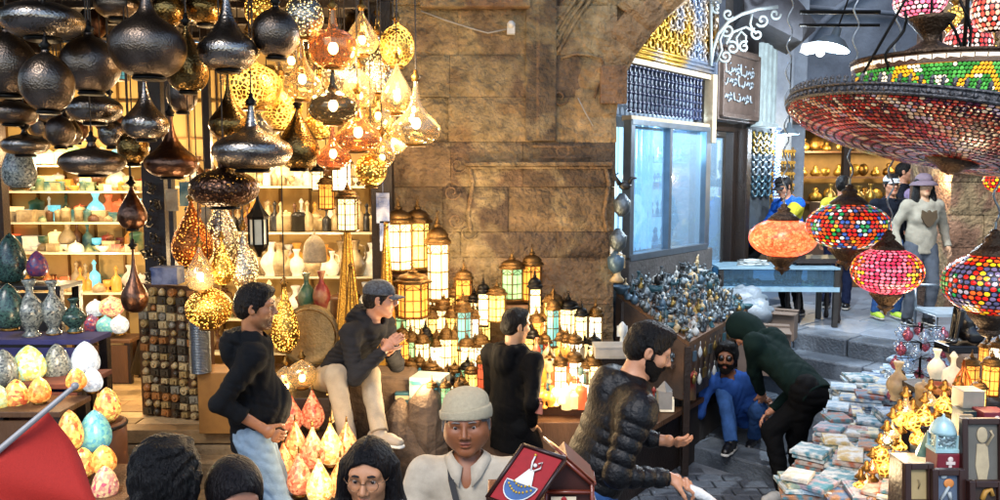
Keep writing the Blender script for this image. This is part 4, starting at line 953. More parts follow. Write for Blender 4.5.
# ------------------------------------------------------------------ lanterns with coloured panes
PANES = {'cream': ('ffd890', 1.9), 'amber': ('f09438', 1.0), 'green': ('7fae78', .8), 'yellow': ('f8c460', 1.5), 'red': ('a84428', .7), 'blue': ('4f8f90', .5), 'white': ('ffecc0', 2.2)}
def panem(c):
    n = 'pane_'+c
    if n in MATS: return MATS[n]
    col, st = PANES[c]; m = mat(n, col, .35, 0, .25, 9, .3, 30, emit=st*.62); return m
def lantern_tpl(c, metal, n=6):
    t = thing('lantern', 'x', 'lantern', (0, 0, -50), 0, 'lit lanterns banked against the stone pier')
    m = MB(); m.lathe([(.17, 0), (.24, .015), (.25, .04), (.21, .05)], n, smooth=False); m.lathe([(.22, .63), (.27, .645), (.27, .665), (.2, .68)], n, smooth=False)
    for i in range(n):
        a = 2*PI*i/n; x, y = .215*math.cos(a), .215*math.sin(a); m.cyl((x, y, .05), (x, y, .65), .014, n=5)
        a2 = 2*PI*(i+1)/n; x2, y2 = .215*math.cos(a2), .215*math.sin(a2)
        for z in (.15, .34, .54): m.cyl((x, y, z), (x2, y2, z), .008, n=4)
        m.tube([(x, y, .54), ((x+x2)/2, (y+y2)/2, .62), (x2, y2, .54)], .007, 4)
        m.cyl(((x+x2)/2, (y+y2)/2, .05), ((x+x2)/2, (y+y2)/2, .60), .006, n=4)
    m.build('frame', metal, t)
    m = MB(); m.lathe([(.195, .05), (.195, .64)], n, smooth=False, close=False); m.build('glass_panes', panem(c), t)
    m = MB(); m.lathe([(.25, .67), (.20, .71), (.19, .725), (.205, .735), (.15, .79), (.075, .82), (.035, .83)], n*2, rib=.08, nr=n); m.lathe([(.075, .815), (.055, .835), (.075, .845), (.03, .88)], n); m.build('dome', metal, t)
    m = MB(); m.lathe([(.03, .87), (.045, .885), (.02, .90), (.032, .915), (.010, .94), (.010, .955)], 8); m.tube([(.028*math.cos(a), 0, .975+.028*math.sin(a)) for a in [k*PI/5 for k in range(11)]], .007, 4); m.build('finial', metal, t)
    return template(t)
antique = mat('antique_brass', '5c4322', .4, .85, .4, 20, .3, 60)
TL = {(c, k): lantern_tpl(c, mt, n) for c in PANES for k, mt, n in ((0, antique, 6),)}
TL.update({(c, 1): lantern_tpl(c, iron, 4) for c in ('cream', 'green', 'yellow', 'amber')})
used = set()
def lantern(px, pyb, w_, h_, y, c, k, label):
    """pyb: bottom of the lantern in the photo"""
    t = TL[(c, k)]; p = W(px, pyb, y); s = y/FPX; sc_ = (w_*s/.54, w_*s/.54, h_*s)
    if (c, k) not in used: used.add((c, k)); o = t; o.location = p; o.scale = sc_; o.rotation_euler = (0, 0, rnd.uniform(0, 1)); o['label'] = label
    else: o = dup(t, p, rnd.uniform(0, 1), label, sc_)
    return o
BIG = [(399, 272, 36, 76, 6.0, 'cream', 0, 'large brass lantern with cream panes at the top left of the bank'), (418, 270, 30, 74, 6.1, 'yellow', 0, 'tall gilded lantern with tiered dome at the top of the bank'),
       (438, 302, 28, 92, 6.0, 'cream', 0, 'tall narrow lantern with dark spire beside the pier'), (413, 318, 40, 56, 5.8, 'amber', 0, 'squat wide lantern with amber and green glow below the large cream one'),
       (464, 312, 22, 52, 6.0, 'amber', 0, 'slender amber lantern alone against the pier, left of the tall pair'), (512, 300, 30, 50, 6.05, 'green', 0, 'dark domed lantern with pale green panes behind the man in black'),
       (532, 302, 26, 58, 6.1, 'amber', 0, 'orange paned lantern right of the green one behind the man in black'), (497, 322, 24, 44, 5.9, 'yellow', 0, 'yellow lantern left of the man in black at shoulder height'),
       (553, 332, 24, 48, 5.9, 'yellow', 0, 'yellow lantern right of the man in black beside the bare stone'), (568, 340, 26, 50, 5.9, 'cream', 1, 'square cream lantern near the right end of the bank')]
for a in BIG: lantern(*a)
rows = [(350, 5.9, 9, 52), (374, 5.78, 10, 50), (397, 5.64, 10, 46), (420, 5.5, 10, 44), (328, 6.0, 9, 52)]
names = {'cream': 'cream', 'amber': 'amber', 'green': 'green', 'yellow': 'yellow', 'red': 'red', 'blue': 'blue green', 'white': 'bright white'}
rown = ['second', 'third', 'fourth', 'lowest', 'upper']
for ri, (pyb, y, n_, hh) in enumerate(rows):
    for i in range(n_*2+3):
        px = 392+i*(594-392)/(n_*2+2)+rnd.uniform(-3, 3)
        if ri == 4 and px > 545: continue
        if 486 < px < 528 and ri < 5: continue
        if pyb > 400 and px > 470: continue
        c = rnd.choice(['cream', 'cream', 'white', 'amber', 'green', 'yellow', 'yellow', 'red', 'blue', 'cream']); k = 1 if c in ('cream', 'green', 'yellow', 'amber') and rnd.random() < .35 else 0
        h2 = hh*rnd.uniform(.85, 1.25)
        lantern(px, pyb+rnd.uniform(-3, 3), rnd.uniform(16, 22), h2, y+rnd.uniform(-.08, .08), c, k, f'{names[c]} {"square" if k else "hexagonal"} lantern, {ORD[i]} along the {rown[ri]} row by the pier')
for i in range(26):
    px = 396+i*5.6+rnd.uniform(-3, 3); pyb = rnd.choice((338, 361, 384, 407))
    if 486 < px < 530 or (pyb > 400 and px > 470): continue
    c = rnd.choice(['cream', 'yellow', 'white', 'amber', 'green'])
    lantern(px, pyb+4, rnd.uniform(16, 20), rnd.uniform(34, 46), {338: 6.02, 361: 5.88, 384: 5.75, 407: 5.62}[pyb], c, 0, f'small {names[c]} hexagonal lantern wedged between larger ones, {ORD[i]} of the fillers from the left')
# tiered bench carrying them
m = MB()
for z1, y0, y1 in ((W(0, 350, 5.95).z, 5.84, 6.28), (W(0, 374, 5.8).z, 5.72, 6.28), (W(0, 396, 5.65).z, 5.57, 6.28), (W(0, 418, 5.5).z, 5.40, 6.28)):
    m.box((-.05, (y0+y1)/2, (z1-.13)/2), (1.62-(.02*y0), y1-y0, z1+.13))
tag(m.build('display_bench', woodM, bevel=.006), 'stepped wooden bench carrying the banked lanterns before the pier', 'bench')
# wall hooks shelf for the highest ones
for (x0, x1, py, y, lb) in ((388, 452, 304, 6.05, 'narrow timber ledge under the tallest lanterns by the pier'), (388, 428, 272, 6.12, 'short upper timber ledge holding the large cream lantern'), (490, 548, 303, 6.12, 'timber ledge behind the head of the man in black')):
    a, b = W(x0, py, y), W(x1, py, y); m = MB(); m.box(((a.x+b.x)/2, y+.04, a.z-.015), (b.x-a.x, .26, .025)); tag(m.build('ledge_shelf', woodM), lb, 'shelf')
# hanging lanterns inside the shop
def hanging_lantern(px, py, w_, h_, y, c, k, label, metal=None):
    o = lantern(px, py+h_/2, w_, h_, y, c, k, label); o['group'] = 'lanterns hanging among the lamps'
    zt = W(px, py-h_/2, y).z; m = MB(); s = o.scale[2]; m.cyl((0, 0, 1.0), (0, 0, (3.48-o.location.z)/s), .012, n=4); m.build('hanging_chain', cordM, o); return o
for a in ((348, 206, 26, 52, 5.2, 'cream', 0, 'cream lantern hanging on top of the left golden cone'), (342, 170, 24, 44, 5.3, 'white', 0, 'bright white lantern hanging just below the rosy drop lamp'),
          (327, 190, 20, 40, 5.4, 'amber', 0, 'amber lantern hanging left of the cream one'), (318, 176, 16, 30, 5.6, 'cream', 1, 'small square lantern hanging below the brass pear lamp'),
          (120, 66+0, 20, 30, 5.5, 'blue', 0, 'small blue lit lantern hanging between the bronze balls'), (64, 96, 20, 26, 5.6, 'cream', 1, 'little cream lantern hanging below the brown bronze ball')): hanging_lantern(*a)
bl = thing('lantern', 'black ironwork lantern hanging unlit behind the standing man', 'lantern', W(259, 257, 4.9), .3, 'lanterns hanging among the lamps')
m = MB(); k = 4.9/800
m.lathe([(.01, 0), (3*k, 4*k), (9*k, 10*k), (10*k, 13*k)], 6, smooth=False); m.lathe([(10*k, 38*k), (11*k, 41*k), (6*k, 48*k), (2*k, 56*k), (1*k, 62*k)], 6, smooth=False)
for i in range(6):
    a = PI*i/3; m.cyl((9*k*math.cos(a), 9*k*math.sin(a), 12*k), (9*k*math.cos(a), 9*k*math.sin(a), 40*k), .007, n=5)
m.build('frame', iron, bl); m = MB(); m.lathe([(8*k, 13*k), (8*k, 39*k)], 6, smooth=False, close=False); m.build('glass_panes', mat('milky_pane', 'a8a08a', .3, 0, .2, 9, emit=.15), bl)
m = MB(); m.cyl((0, 0, 60*k), (0, 0, 3.48-bl.location.z), .004, n=4); m.build('hanging_chain', cordM, bl)
# golden cone floor lamps
for px, pyt, pyb, w_, y, lb in ((349, 222, 345, 30, 5.55, 'tall golden cone lamp left of the seated man'), (388, 226, 380, 26, 5.75, 'tall golden cone lamp right of the seated man'), (352, 268, 345, 18, 5.4, 'shorter golden cone standing before the left one')):
    p = W(px, pyb, y); t = W(px, pyt, y); h = t.z-p.z; r_ = w_*y/1600
    o = thing('cone_lamp', lb, 'floor lamp', p, 0, 'golden cone lamps'); m = MB(); m.lathe([(r_, 0), (r_*.55, h*.5), (.012, h)], 8, smooth=False); m.build('shade', mat('beaten_gold', 'c4933a', .32, .8, .4, 18, .6, 70, btype='voronoi', emit=.12, ecol='ffb040'), o)
    m = MB(); m.ball((0, 0, h+.015), .02, 8); m.build('finial', brass, o); m = MB()
    for i in range(8): a = PI*i/4; m.cyl((r_*math.cos(a), r_*math.sin(a), 0), (.012*math.cos(a), .012*math.sin(a), h), .004, n=4)
    m.build('seam', brass, o)

# ------------------------------------------------------------------ shelf goods of the left bay
def smallmat(name, col, **k): return mat(name, col, k.pop('rough', .4), k.pop('metal', 0), .25, 20, .1, 60, **k)
GM = {'teal': smallmat('good_teal', '2a5c60', col2='8a9a80'), 'red': smallmat('good_red', '8a3026', col2='b08a60'), 'ivory': smallmat('good_ivory', 'b8a47c', col2='8a7450'), 'green': smallmat('good_green', '3a6048', col2='9a9a70'), 'blue': smallmat('good_blue', '2c4070', col2='8088a0'),
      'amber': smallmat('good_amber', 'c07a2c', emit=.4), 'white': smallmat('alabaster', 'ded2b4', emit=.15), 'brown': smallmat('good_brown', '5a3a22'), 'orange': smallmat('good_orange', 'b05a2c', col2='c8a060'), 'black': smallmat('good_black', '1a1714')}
def mk_simple(nm, mb, mt, loc, label, cat, group, rz=0):
    o = mb.build(nm, mt); o.location = loc; o.rotation_euler = (0, 0, rz); return tag(o, label, cat, group)
shapes = {}
def shape(kind, s):
    m = MB()
    if kind == 'box': m.box((0, 0, s*.4), (s*1.1, s*.7, s*.8)); m.box((0, 0, s*.82), (s*1.16, s*.74, s*.08)); m.box((0, -s*.37, s*.45), (s*.2, s*.04, s*.16))
    elif kind == 'vase': m.lathe([(r*s, z*s*1.6) for r, z in smooth_prof([(.0, 0), (.3, .0), (.28, .08), (.48, .3), (.5, .45), (.34, .62), (.16, .72), (.14, .84), (.24, .98), (.2, 1.)], 2)], 16)
    elif kind == 'jug':
        m.lathe([(r*s, z*s*1.7) for r, z in smooth_prof([(.0, 0), (.3, .0), (.46, .2), (.48, .36), (.3, .55), (.14, .66), (.13, .84), (.22, .98), (.19, 1.)], 2)], 16); m.tube([(s*.14, 0, s*1.5), (s*.42, 0, s*1.4), (s*.5, 0, s*1.0), (s*.42, 0, s*.7)], s*.05, 5)
    elif kind == 'bowl': m.lathe([(r*s, z*s) for r, z in [(.2, 0), (.25, .05), (.5, .3), (.6, .5), (.56, .5), (.4, .25), (.0, .14)]], 18, close=False)
    elif kind == 'cup': m.lathe([(r*s, z*s) for r, z in [(.2, 0), (.22, .05), (.06, .15), (.06, .35), (.3, .5), (.34, .9), (.30, .9), (.2, .55), (0, .5)]], 14, close=False)
    elif kind == 'bottle': m.lathe([(r*s, z*s*1.9) for r, z in smooth_prof([(.0, 0), (.3, .0), (.34, .1), (.34, .5), (.1, .64), (.09, .84), (.15, .88), (.03, 1.)], 2)], 12)
    elif kind == 'cube_lamp':
        m.box((0, 0, s*.5), (s*.9, s*.9, s*.8)); m.lathe([(s*.55, s*.9), (s*.3, s*1.1), (s*.04, s*1.3)], 4, smooth=False)
    elif kind == 'pyramid': m.lathe([(s*.6, 0), (s*.01, s*.8)], 4, smooth=False)
    elif kind == 'dome': m.lathe([(r*s, z*s) for r, z in smooth_prof([(.5, 0), (.5, .2), (.42, .45), (.2, .6), (.05, .66), (.02, .8)], 2)], 14)
    elif kind == 'canister': m.lathe([(r*s, z*s) for r, z in [(.0, 0), (.4, 0), (.4, .9), (.43, .92), (.43, 1.05), (.3, 1.15), (.07, 1.18), (.07, 1.28), (0, 1.3)]], 14, smooth=True)
    return m
def fill_shelf(sh, kinds, cols, n, s0, s1, desc, where, group, skip=None):
    x0, x1, y, z = sh
    for i in range(n):
        x = x0+.05+(x1-x0-.1)*(i+rnd.uniform(.3, .7))/n; kd = rnd.choice(kinds); cl = rnd.choice(cols)
        mk_simple(kd if kd != 'cube_lamp' else 'small_lamp', shape(kd, rnd.uniform(s0, s1)), GM[cl], (x, y+rnd.uniform(.0, .14), z+.001),
                  f'{ {"amber": "amber", "white": "alabaster", "lampcream": "lit cream", "lampblue": "lit blue", "lampred": "lit red"}.get(cl, cl)} {desc.get(kd, kd)}, {ORD[i]} along the {where}', desc.get(kd, kd).split()[-1], group, rnd.uniform(-.3, .3))
D_ = {'box': 'trinket box', 'vase': 'small vase', 'jug': 'handled jug', 'bowl': 'shallow bowl', 'cup': 'stemmed cup', 'bottle': 'necked bottle', 'cube_lamp': 'square lamp', 'pyramid': 'stone pyramid', 'dome': 'domed jar', 'canister': 'lidded canister'}
gr = 'goods on the shop shelves'
GM['lampgreen'] = smallmat('lamp_green', '8fbf6a', emit=.8); GM['lampcream'] = smallmat('lamp_cream', 'f0c880', emit=.6); GM['lampred'] = smallmat('lamp_red', 'd0542c', emit=.7); GM['lampblue'] = smallmat('lamp_blue', '5aa0a8', emit=.7)
for nm, nn in (('lampgreen', 'green lit'), ('lampcream', 'cream lit'), ('lampred', 'red lit'), ('lampblue', 'blue lit')): D_[nm] = nn
x0, x1, y, z = L1[0]
for i in range(12):
    c = ('lampcream', 'lampgreen', 'lampred', 'lampcream', 'lampblue', 'lampcream')[i % 6]
    mk_simple('small_lamp', shape('cube_lamp', rnd.uniform(.11, .14)), GM[c], (x0+.08+i*(x1-x0-.1)/12, y+.05, z+.001), f'{D_[c]} square lamp with peaked top, {ORD[i]} from the left on the top left shelf', 'lamp', 'small square lamps on the top shelf', .3+rnd.uniform(-.2, .2))
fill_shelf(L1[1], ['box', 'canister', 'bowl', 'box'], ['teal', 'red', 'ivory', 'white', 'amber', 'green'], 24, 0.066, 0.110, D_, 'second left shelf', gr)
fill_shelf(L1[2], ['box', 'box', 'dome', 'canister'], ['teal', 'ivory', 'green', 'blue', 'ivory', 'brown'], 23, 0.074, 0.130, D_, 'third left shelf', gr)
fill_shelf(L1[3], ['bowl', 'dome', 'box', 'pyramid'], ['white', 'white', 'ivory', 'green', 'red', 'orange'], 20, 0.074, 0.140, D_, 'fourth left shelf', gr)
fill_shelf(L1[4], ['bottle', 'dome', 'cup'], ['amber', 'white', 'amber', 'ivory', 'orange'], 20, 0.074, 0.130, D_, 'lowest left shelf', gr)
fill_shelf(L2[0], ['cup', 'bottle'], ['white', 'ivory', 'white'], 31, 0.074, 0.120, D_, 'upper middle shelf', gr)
fill_shelf(L2[1], ['bottle', 'canister', 'bottle'], ['black', 'ivory', 'brown', 'ivory'], 29, 0.098, 0.160, D_, 'second middle shelf', gr)
fill_shelf(L2[2], ['vase', 'vase', 'jug'], ['white', 'ivory', 'ivory'], 23, 0.123, 0.200, D_, 'third middle shelf', gr)
fill_shelf(L2[3], ['jug', 'vase', 'canister'], ['ivory', 'white', 'brown', 'red', 'green'], 23, 0.115, 0.190, D_, 'fourth middle shelf', gr)
fill_shelf(L2[4], ['canister', 'vase'], ['brown', 'ivory', 'teal'], 21, 0.098, 0.160, D_, 'lowest middle shelf', gr)
for k_, nm_ in enumerate(('second left shelf', 'third left shelf', 'fourth left shelf', 'lowest left shelf')):
    sh = L1[k_+1]; fill_shelf((sh[0], sh[1], sh[2]+.13, sh[3]), ['box', 'canister', 'bottle', 'dome', 'vase', 'cup'], ['ivory', 'lampcream', 'teal', 'red', 'white', 'amber', 'lampblue', 'green', 'brown', 'lampred'], 15, .12, .17, D_, 'back row of the '+nm_, gr)
for k_, nm_ in enumerate(('upper', 'second', 'third', 'fourth')):
    sh = L2[k_]; fill_shelf((sh[0], sh[1], sh[2]+.13, sh[3]), ['vase', 'bottle', 'canister', 'jug'], ['ivory', 'white', 'brown', 'amber', 'lampcream'], 13, .13, .19, D_, 'back row of the %s middle shelf' % nm_, gr)
def vase_at(px, pyb, y, w_, h_, mt, kind, label, cat='vase', nm='vase', group=None):
    m = shape(kind, 1.0); zs = max(v[2] for v in m.v); xs = max(v[0] for v in m.v); k = y/FPX
    m.v = [(a/xs*w_*k/2, b/xs*w_*k/2, c/zs*h_*k) for a, b, c in m.v]
    return mk_simple(nm, m, mt, W(px, pyb, y), label, cat, group, rnd.uniform(0, 3))
vase_at(315, 262, 6.6, 24, 34, mat('carved_alabaster', 'b8a888', .6, 0, .3, 30, .6, 60), 'dome', 'round carved alabaster pot on the middle shelf left of the cone lamp', 'pot', 'pot')
vase_at(307, 312, 5.9, 18, 40, GM['green'], 'vase', 'slim green glazed vase beside the red one'); vase_at(322, 312, 5.85, 18, 42, GM['red'], 'vase', 'slim red glazed vase beside the cone lamp')
# round brass tray leaning behind the seated man
tr = thing('brass_tray', 'large pale brass tray leaning behind the seated man', 'tray', W(311, 362, 5.5), 0)
m = MB(); Q = Matrix.Rotation(R(78), 3, 'X'); m.lathe([(.0001, .0), (.15, .0), (.17, .012), (.205, .02), (.205, .026), (.165, .02)], 36, (0, 0, .19), Q, (1, 1.05)); m.build('dish', mat('tray_brass', '8a7448', .45, .6, .3, 14, .4, 60), tr)
m = MB(); m.tube([(.18*math.cos(a), -.03+0*a, .19+.18*math.sin(a)*1.03) for a in [k*PI/16 for k in range(33)]], .005, 5); m.build('rim', brass, tr)

# ---- post ornaments, plaques near the black door post
q = random.Random(21)
for i, (px, py) in enumerate(((150, 220), (156, 238), (148, 252), (160, 262), (152, 276), (158, 292), (149, 306), (156, 206), (150, 188))):
    m = MB(); c = W(px, py, 6.15)
    for j in range(5): a = q.uniform(0, 6); m.tube([(0, 0, 0), (.03*math.cos(a), -.02, .03*math.sin(a)), (.05*math.cos(a+.7), -.02, .05*math.sin(a+.7)), (.03*math.cos(a+1.5), -.02, .045*math.sin(a+1.5))], .009, 5)
    mk_simple('metal_ornament', m, mat('dark_pewter', '4c463c', .35, .9, .3), c, 'curled dark pewter ornament fixed to the black door post', 'ornament', 'ornaments on the black door post')
for px, py, w_, h_, cl, lb in ((172, 200, 12, 22, 'ivory', 'cream plaque with dark stripe hung beside the door post'), (186, 194, 12, 24, 'teal', 'pale green hand shaped charm hung beside the cream plaque'), (207, 218, 10, 22, 'ivory', 'tilted paper tag hung above the silver teardrop lamp'), (383, 208, 13, 30, 'blue', 'small blue box on the post left of the pier'), (385, 236, 10, 30, 'blue', 'narrow blue book hung left of the pier')):
    c = W(px, py, 5.9); k = 5.9/800; m = MB(); m.box((0, 0, 0), (w_*k, .02, h_*k)); m.box((0, -.013, h_*k*.2), (w_*k*.6, .008, h_*k*.25)); m.tube([(0, 0, h_*k*.5), (.0, .0, h_*k*.5+.12)], .003, 4); mk_simple('plaque', m, GM[cl], c, lb, 'plaque', None, 0)

# ---- rack of tile blocks and jewellery left of the standing man
rk = thing('tile_rack', 'upright rack crowded with carved stone tiles and little brass boxes on the shop floor', 'rack', (W(176, 400, 5.95).x, 5.95, .452), 0)
k = 5.95/800; Mr = Matrix.Rotation(R(-18), 3, 'Z')
m = MB(); m.box((0, .05, .50), (.64, .06, 1.04), M=Mr); m.build('board', woodM, rk)
q = random.Random(6); rows_ = 16
for j in range(rows_):
    for i in range(7):
        x = -.26+i*.086+q.uniform(-.008, .008); z = .04+j*.062; 
        m = MB(); s_ = q.uniform(.045, .066); kd = q.random()
        if kd < .5: m.box((0, 0, 0), (s_*1.15, .035, s_*.85)); m.box((0, -.02, 0), (s_*.6, .02, s_*.4))
        elif kd < .8: m.cyl((0, .02, 0), (0, -.02, 0), s_*.5, n=10); m.ball((0, -.02, 0), s_*.25, 8)
        else: m.lathe([(s_*.4, -s_*.4), (s_*.5, 0), (s_*.3, s_*.3), (.004, s_*.5)], 8)
        o = m.build('carved_tile', smallmat(*q.choice([('tile_sand', 'a88c58'), ('tile_bone', 'c0a878'), ('tile_dark', '4a4030'), ('tile_copper', 'a8703c'), ('tile_grey', '8c8470')])), rk); o.location = Mr@Vector((x, -.0, z)); o.rotation_euler = (0, q.uniform(-.15, .15), R(-18))
m = MB(); c = W(200, 346, 5.6)
for i in range(34): m.lathe([(.065, i*.011), (.073, i*.011+.003), (.073, i*.011+.008), (.065, i*.011+.011)], 20)
o = m.build('bangle_stack', steel); o.location = (c.x, c.y, c.z-.19); tag(o, 'tall column of stacked silver bangles beside the tile rack', 'bangles')
m = MB(); b_ = W(204, 400, 5.6); m.box((b_.x+.09, 5.72, (.45+c.z-.19)/2), (.26, .26, c.z-.19-.45)); tag(m.build('wooden_counter', mat('light_counter', '9a6c34', .5, 0, .3, 5, .2), bevel=.006), 'light wooden counter under the bangles left of the standing man', 'counter')
m = MB(); c = W(168, 276, 5.9); m.box((0, 0, 0), (.19, .14, .11)); m.box((0, 0, .06), (.2, .15, .02)); mk_simple('wooden_case', m, GM['blue'], c, 'blue inlaid casket on top of the tile rack', 'casket', None)
# leaning framed pictures and stacked boards at the back of the floor
for i, (px, pyb, w_, h_, rx, cl) in enumerate(((112, 372, 26, 36, -10, 'ivory'), (128, 368, 22, 34, -14, 'brown'), (141, 372, 18, 30, -20, 'black'))):
    m = MB(); k = 7/800; m.box((0, 0, h_*k/2), (w_*k, .03, h_*k)); m.box((0, -.018, h_*k/2), (w_*k*.8, .01, h_*k*.82)); o = mk_simple('framed_picture', m, GM[cl], G(px, pyb, .452), ('pale board picture leaning on the shop wall', 'brown framed picture leaning beside the pale board', 'black star patterned board leaning at the end')[i], 'picture', None, R(rx)); o.rotation_euler[0] = R(-14)
hm = MB(); hm.tube([W(136, 372, 6.6), W(140, 350, 6.55), W(146, 336, 6.5), (W(152, 318, 6.4))], [.05, .03, .035, .03], 8); tag(hm.build('black_statue', GM['black']), 'tall thin black carved statue at the foot of the door post', 'statue')

# ------------------------------------------------------------------ glowing crackle lamps on tiers in front of the seated man
def glowm(name, col, col2, st, vs=60):
    if name in MATS: return MATS[name]
    m = bpy.data.materials.new(name); m.use_nodes = True; N = m.node_tree.nodes; Lk = m.node_tree.links; b = N['Principled BSDF']
    tc = N.new('ShaderNodeTexCoord'); v = N.new('ShaderNodeTexVoronoi'); v.inputs['Scale'].default_value = vs; v.feature = 'DISTANCE_TO_EDGE'; Lk.new(tc.outputs['Object'], v.inputs[0])
    v2 = N.new('ShaderNodeTexVoronoi'); v2.inputs['Scale'].default_value = vs; Lk.new(tc.outputs['Object'], v2.inputs[0])
    r = N.new('ShaderNodeMapRange'); r.inputs[1].default_value = .03; r.inputs[2].default_value = .09; Lk.new(v.outputs['Distance'], r.inputs[0])
    mx = N.new('ShaderNodeMix'); mx.data_type = 'RGBA'; sp_ = N.new('ShaderNodeSeparateColor'); Lk.new(v2.outputs['Color'], sp_.inputs[0]); Lk.new(sp_.outputs[0], mx.inputs[0])
    mx.inputs[6].default_value = (*srgb(col), 1); mx.inputs[7].default_value = (*srgb(col2), 1); Lk.new(mx.outputs[2], b.inputs['Base Color']); Lk.new(mx.outputs[2], b.inputs['Emission Color'])
    lw = N.new('ShaderNodeMath'); lw.operation = 'MULTIPLY_ADD'; lw.inputs[1].default_value = st*.42; lw.inputs[2].default_value = .03; Lk.new(r.outputs[0], lw.inputs[0]); Lk.new(lw.outputs[0], b.inputs['Emission Strength'])
    b.inputs['Roughness'].default_value = .25; m.cycles.emission_sampling = 'NONE'; MATS[name] = m; return m
crk = [glowm('crackle_rose', 'a8402a', 'f0a070', .8), glowm('crackle_gold', 'd88838', 'ffe098', .95), glowm('crackle_orange', 'b04a20', 'f8c078', .8)]
def glow_lamp(px, pyb, w_, h_, y, mt, label, shape_='pear', group='crackled glass lamps in front of the seated man', cat='table lamp'):
    k = y/FPX; p = W(px, pyb, y); t = thing('table_lamp', label, cat, p, rnd.uniform(0, 6), group)
    m = MB(); m.lathe([(r*w_*k, z*h_*k+.012) for r, z in smooth_prof(PROF[shape_], 2)], 22, close=False); m.build('lamp_shade', mt, t)
    m = MB(); m.lathe([(.28*w_*k, 0), (.3*w_*k, .008), (.24*w_*k, .02), (.1*w_*k, .022)], 16); m.build('lamp_base', brass, t)
    if shape_ == 'pear': m = MB(); m.lathe([(.05*w_*k, h_*k*.96), (.03*w_*k+.003, h_*k+.012), (.004, h_*k+.035)], 8); m.build('finial', brass, t)
    return t
G1 = [(292, 432, 24, 38, 4.9, 0), (313, 430, 24, 42, 5.0, 0), (328, 426, 18, 34, 5.1, 1), (296, 462, 24, 44, 4.6, 2), (313, 470, 26, 46, 4.5, 0), (331, 466, 26, 46, 4.6, 1), (347, 458, 22, 38, 4.7, 2), (300, 496, 26, 46, 4.3, 0), (320, 505, 28, 50, 4.2, 1),
      (341, 500, 26, 46, 4.3, 2), (358, 492, 24, 40, 4.4, 0), (284, 484, 24, 44, 4.5, 2), (372, 486, 22, 36, 4.6, 1)]
for i, a in enumerate(G1): glow_lamp(*a[:5], crk[a[5]], f'{("rosy", "golden", "orange")[a[5]]} crackle glass lamp, {ORD[i]} of those heaped on the steps by the standing man')
for px, pyb, w_, h_, y, mt, lb in ((302, 388, 30, 30, 5.1, 'clear', 'silvery glass ball lamp on the counter left of the seated man'), (286, 398, 26, 34, 5.2, 'clear', 'small silvery glass lamp partly behind the standing man')):
    hang_lamp(px, pyb-h_/2, w_, h_, y, 'ball', mt, lb, 'table lamp', cord=False)
m = MB()
for z1, y0, y1, x0, x1 in ((W(0, 433, 4.95).z, 4.82, 5.25, 276, 345), (W(0, 468, 4.6).z, 4.42, 4.82, 276, 385), (W(0, 500, 4.28).z, 4.1, 4.42, 276, 385), (W(0, 392, 5.15).z, 5.02, 5.3, 278, 330)):
    a, b = W(x0, 400, y0).x, W(x1, 400, y0).x; m.box(((a+b)/2, (y0+y1)/2, z1/2-.07), (b-a, y1-y0, z1+.13))
tag(m.build('display_bench', darkwood, bevel=.006), 'dark stepped bench under the crackle glass lamps', 'bench')
# stone seat and rocks
m = MB(); a = W(318, 385, 5.3); b = W(402, 385, 5.3)
m.box(((a.x+b.x)/2+.02, 5.55, .40), (b.x-a.x+.1, .5, 1.06)); tag(m.build('stone_block', mat('seat_stone', '5a4632', .85, 0, .5, 6, .9, 20), bevel=.03), 'rough brown stone block the seated man sits on', 'stone block')
for i, (px, py, sx, sy, sz, lb) in enumerate(((415, 452, .24, .22, .42, 'large brown boulder between the seated man and the old man'), (384, 462, .2, .2, .25, 'low dark rock under the raised white shoe'), (425, 420, .14, .2, .34, 'upright brown rock beside the painted boxes'), (398, 430, .12, .2, .30, 'narrow rock behind the white shoe'))):
    m = MB(); m.ball((0, 0, 0), (sx, sy, sz), 14); q = random.Random(i); m.v = [(a*(1+.12*math.sin(b*19+c*23+i)), b*(1+.1*math.sin(a*17)), c*(1+.08*math.sin(a*21+b*13))) for a, b, c in m.v]
    m.s = [False]*len(m.s); c = W(px, py, 5.15); o = m.build('rock', mat('seat_stone', '5a4632'), bevel=.02); o.location = (c.x, c.y, c.z-.1); tag(o, lb, 'rock')
# painted boxes left of the old man
for i, (px, pyb, w_, h_, y, cl, lb) in enumerate(((430, 400, 34, 26, 5.3, 'a', 'pale box with blue band under the small lanterns'), (443, 430, 36, 22, 5.2, 'a', 'pale painted box beside the old man, lower of two'), (410, 412, 26, 24, 5.35, 'b', 'teal patterned box behind the boulder'), (462, 428, 24, 20, 5.2, 'b', 'teal striped box left of the old man'))):
    k = y/800; t = thing('painted_box', lb, 'box', W(px, pyb, y), rnd.uniform(-.3, .2)); m = MB(); m.box((0, 0, h_*k/2), (w_*k, .2, h_*k)); m.build('case', smallmat('box_'+cl, {'a': '8c9488', 'b': '2a5058'}[cl]), t, bevel=.004)
    m = MB(); m.box((0, -.102, h_*k*.8), (w_*k*.96, .006, h_*k*.16)); m.box((0, -.102, h_*k*.2), (w_*k*.96, .006, h_*k*.1)); m.build('painted_band', GM['teal'] if cl == 'a' else GM['ivory'], t)
for i, px in enumerate((432, 446, 459)): lantern(px, 408, 14, 34, 5.15, ('blue', 'green', 'blue')[i], 0, f'small dark lantern with dim panes on the painted boxes, {ORD[i]} from the boulder')
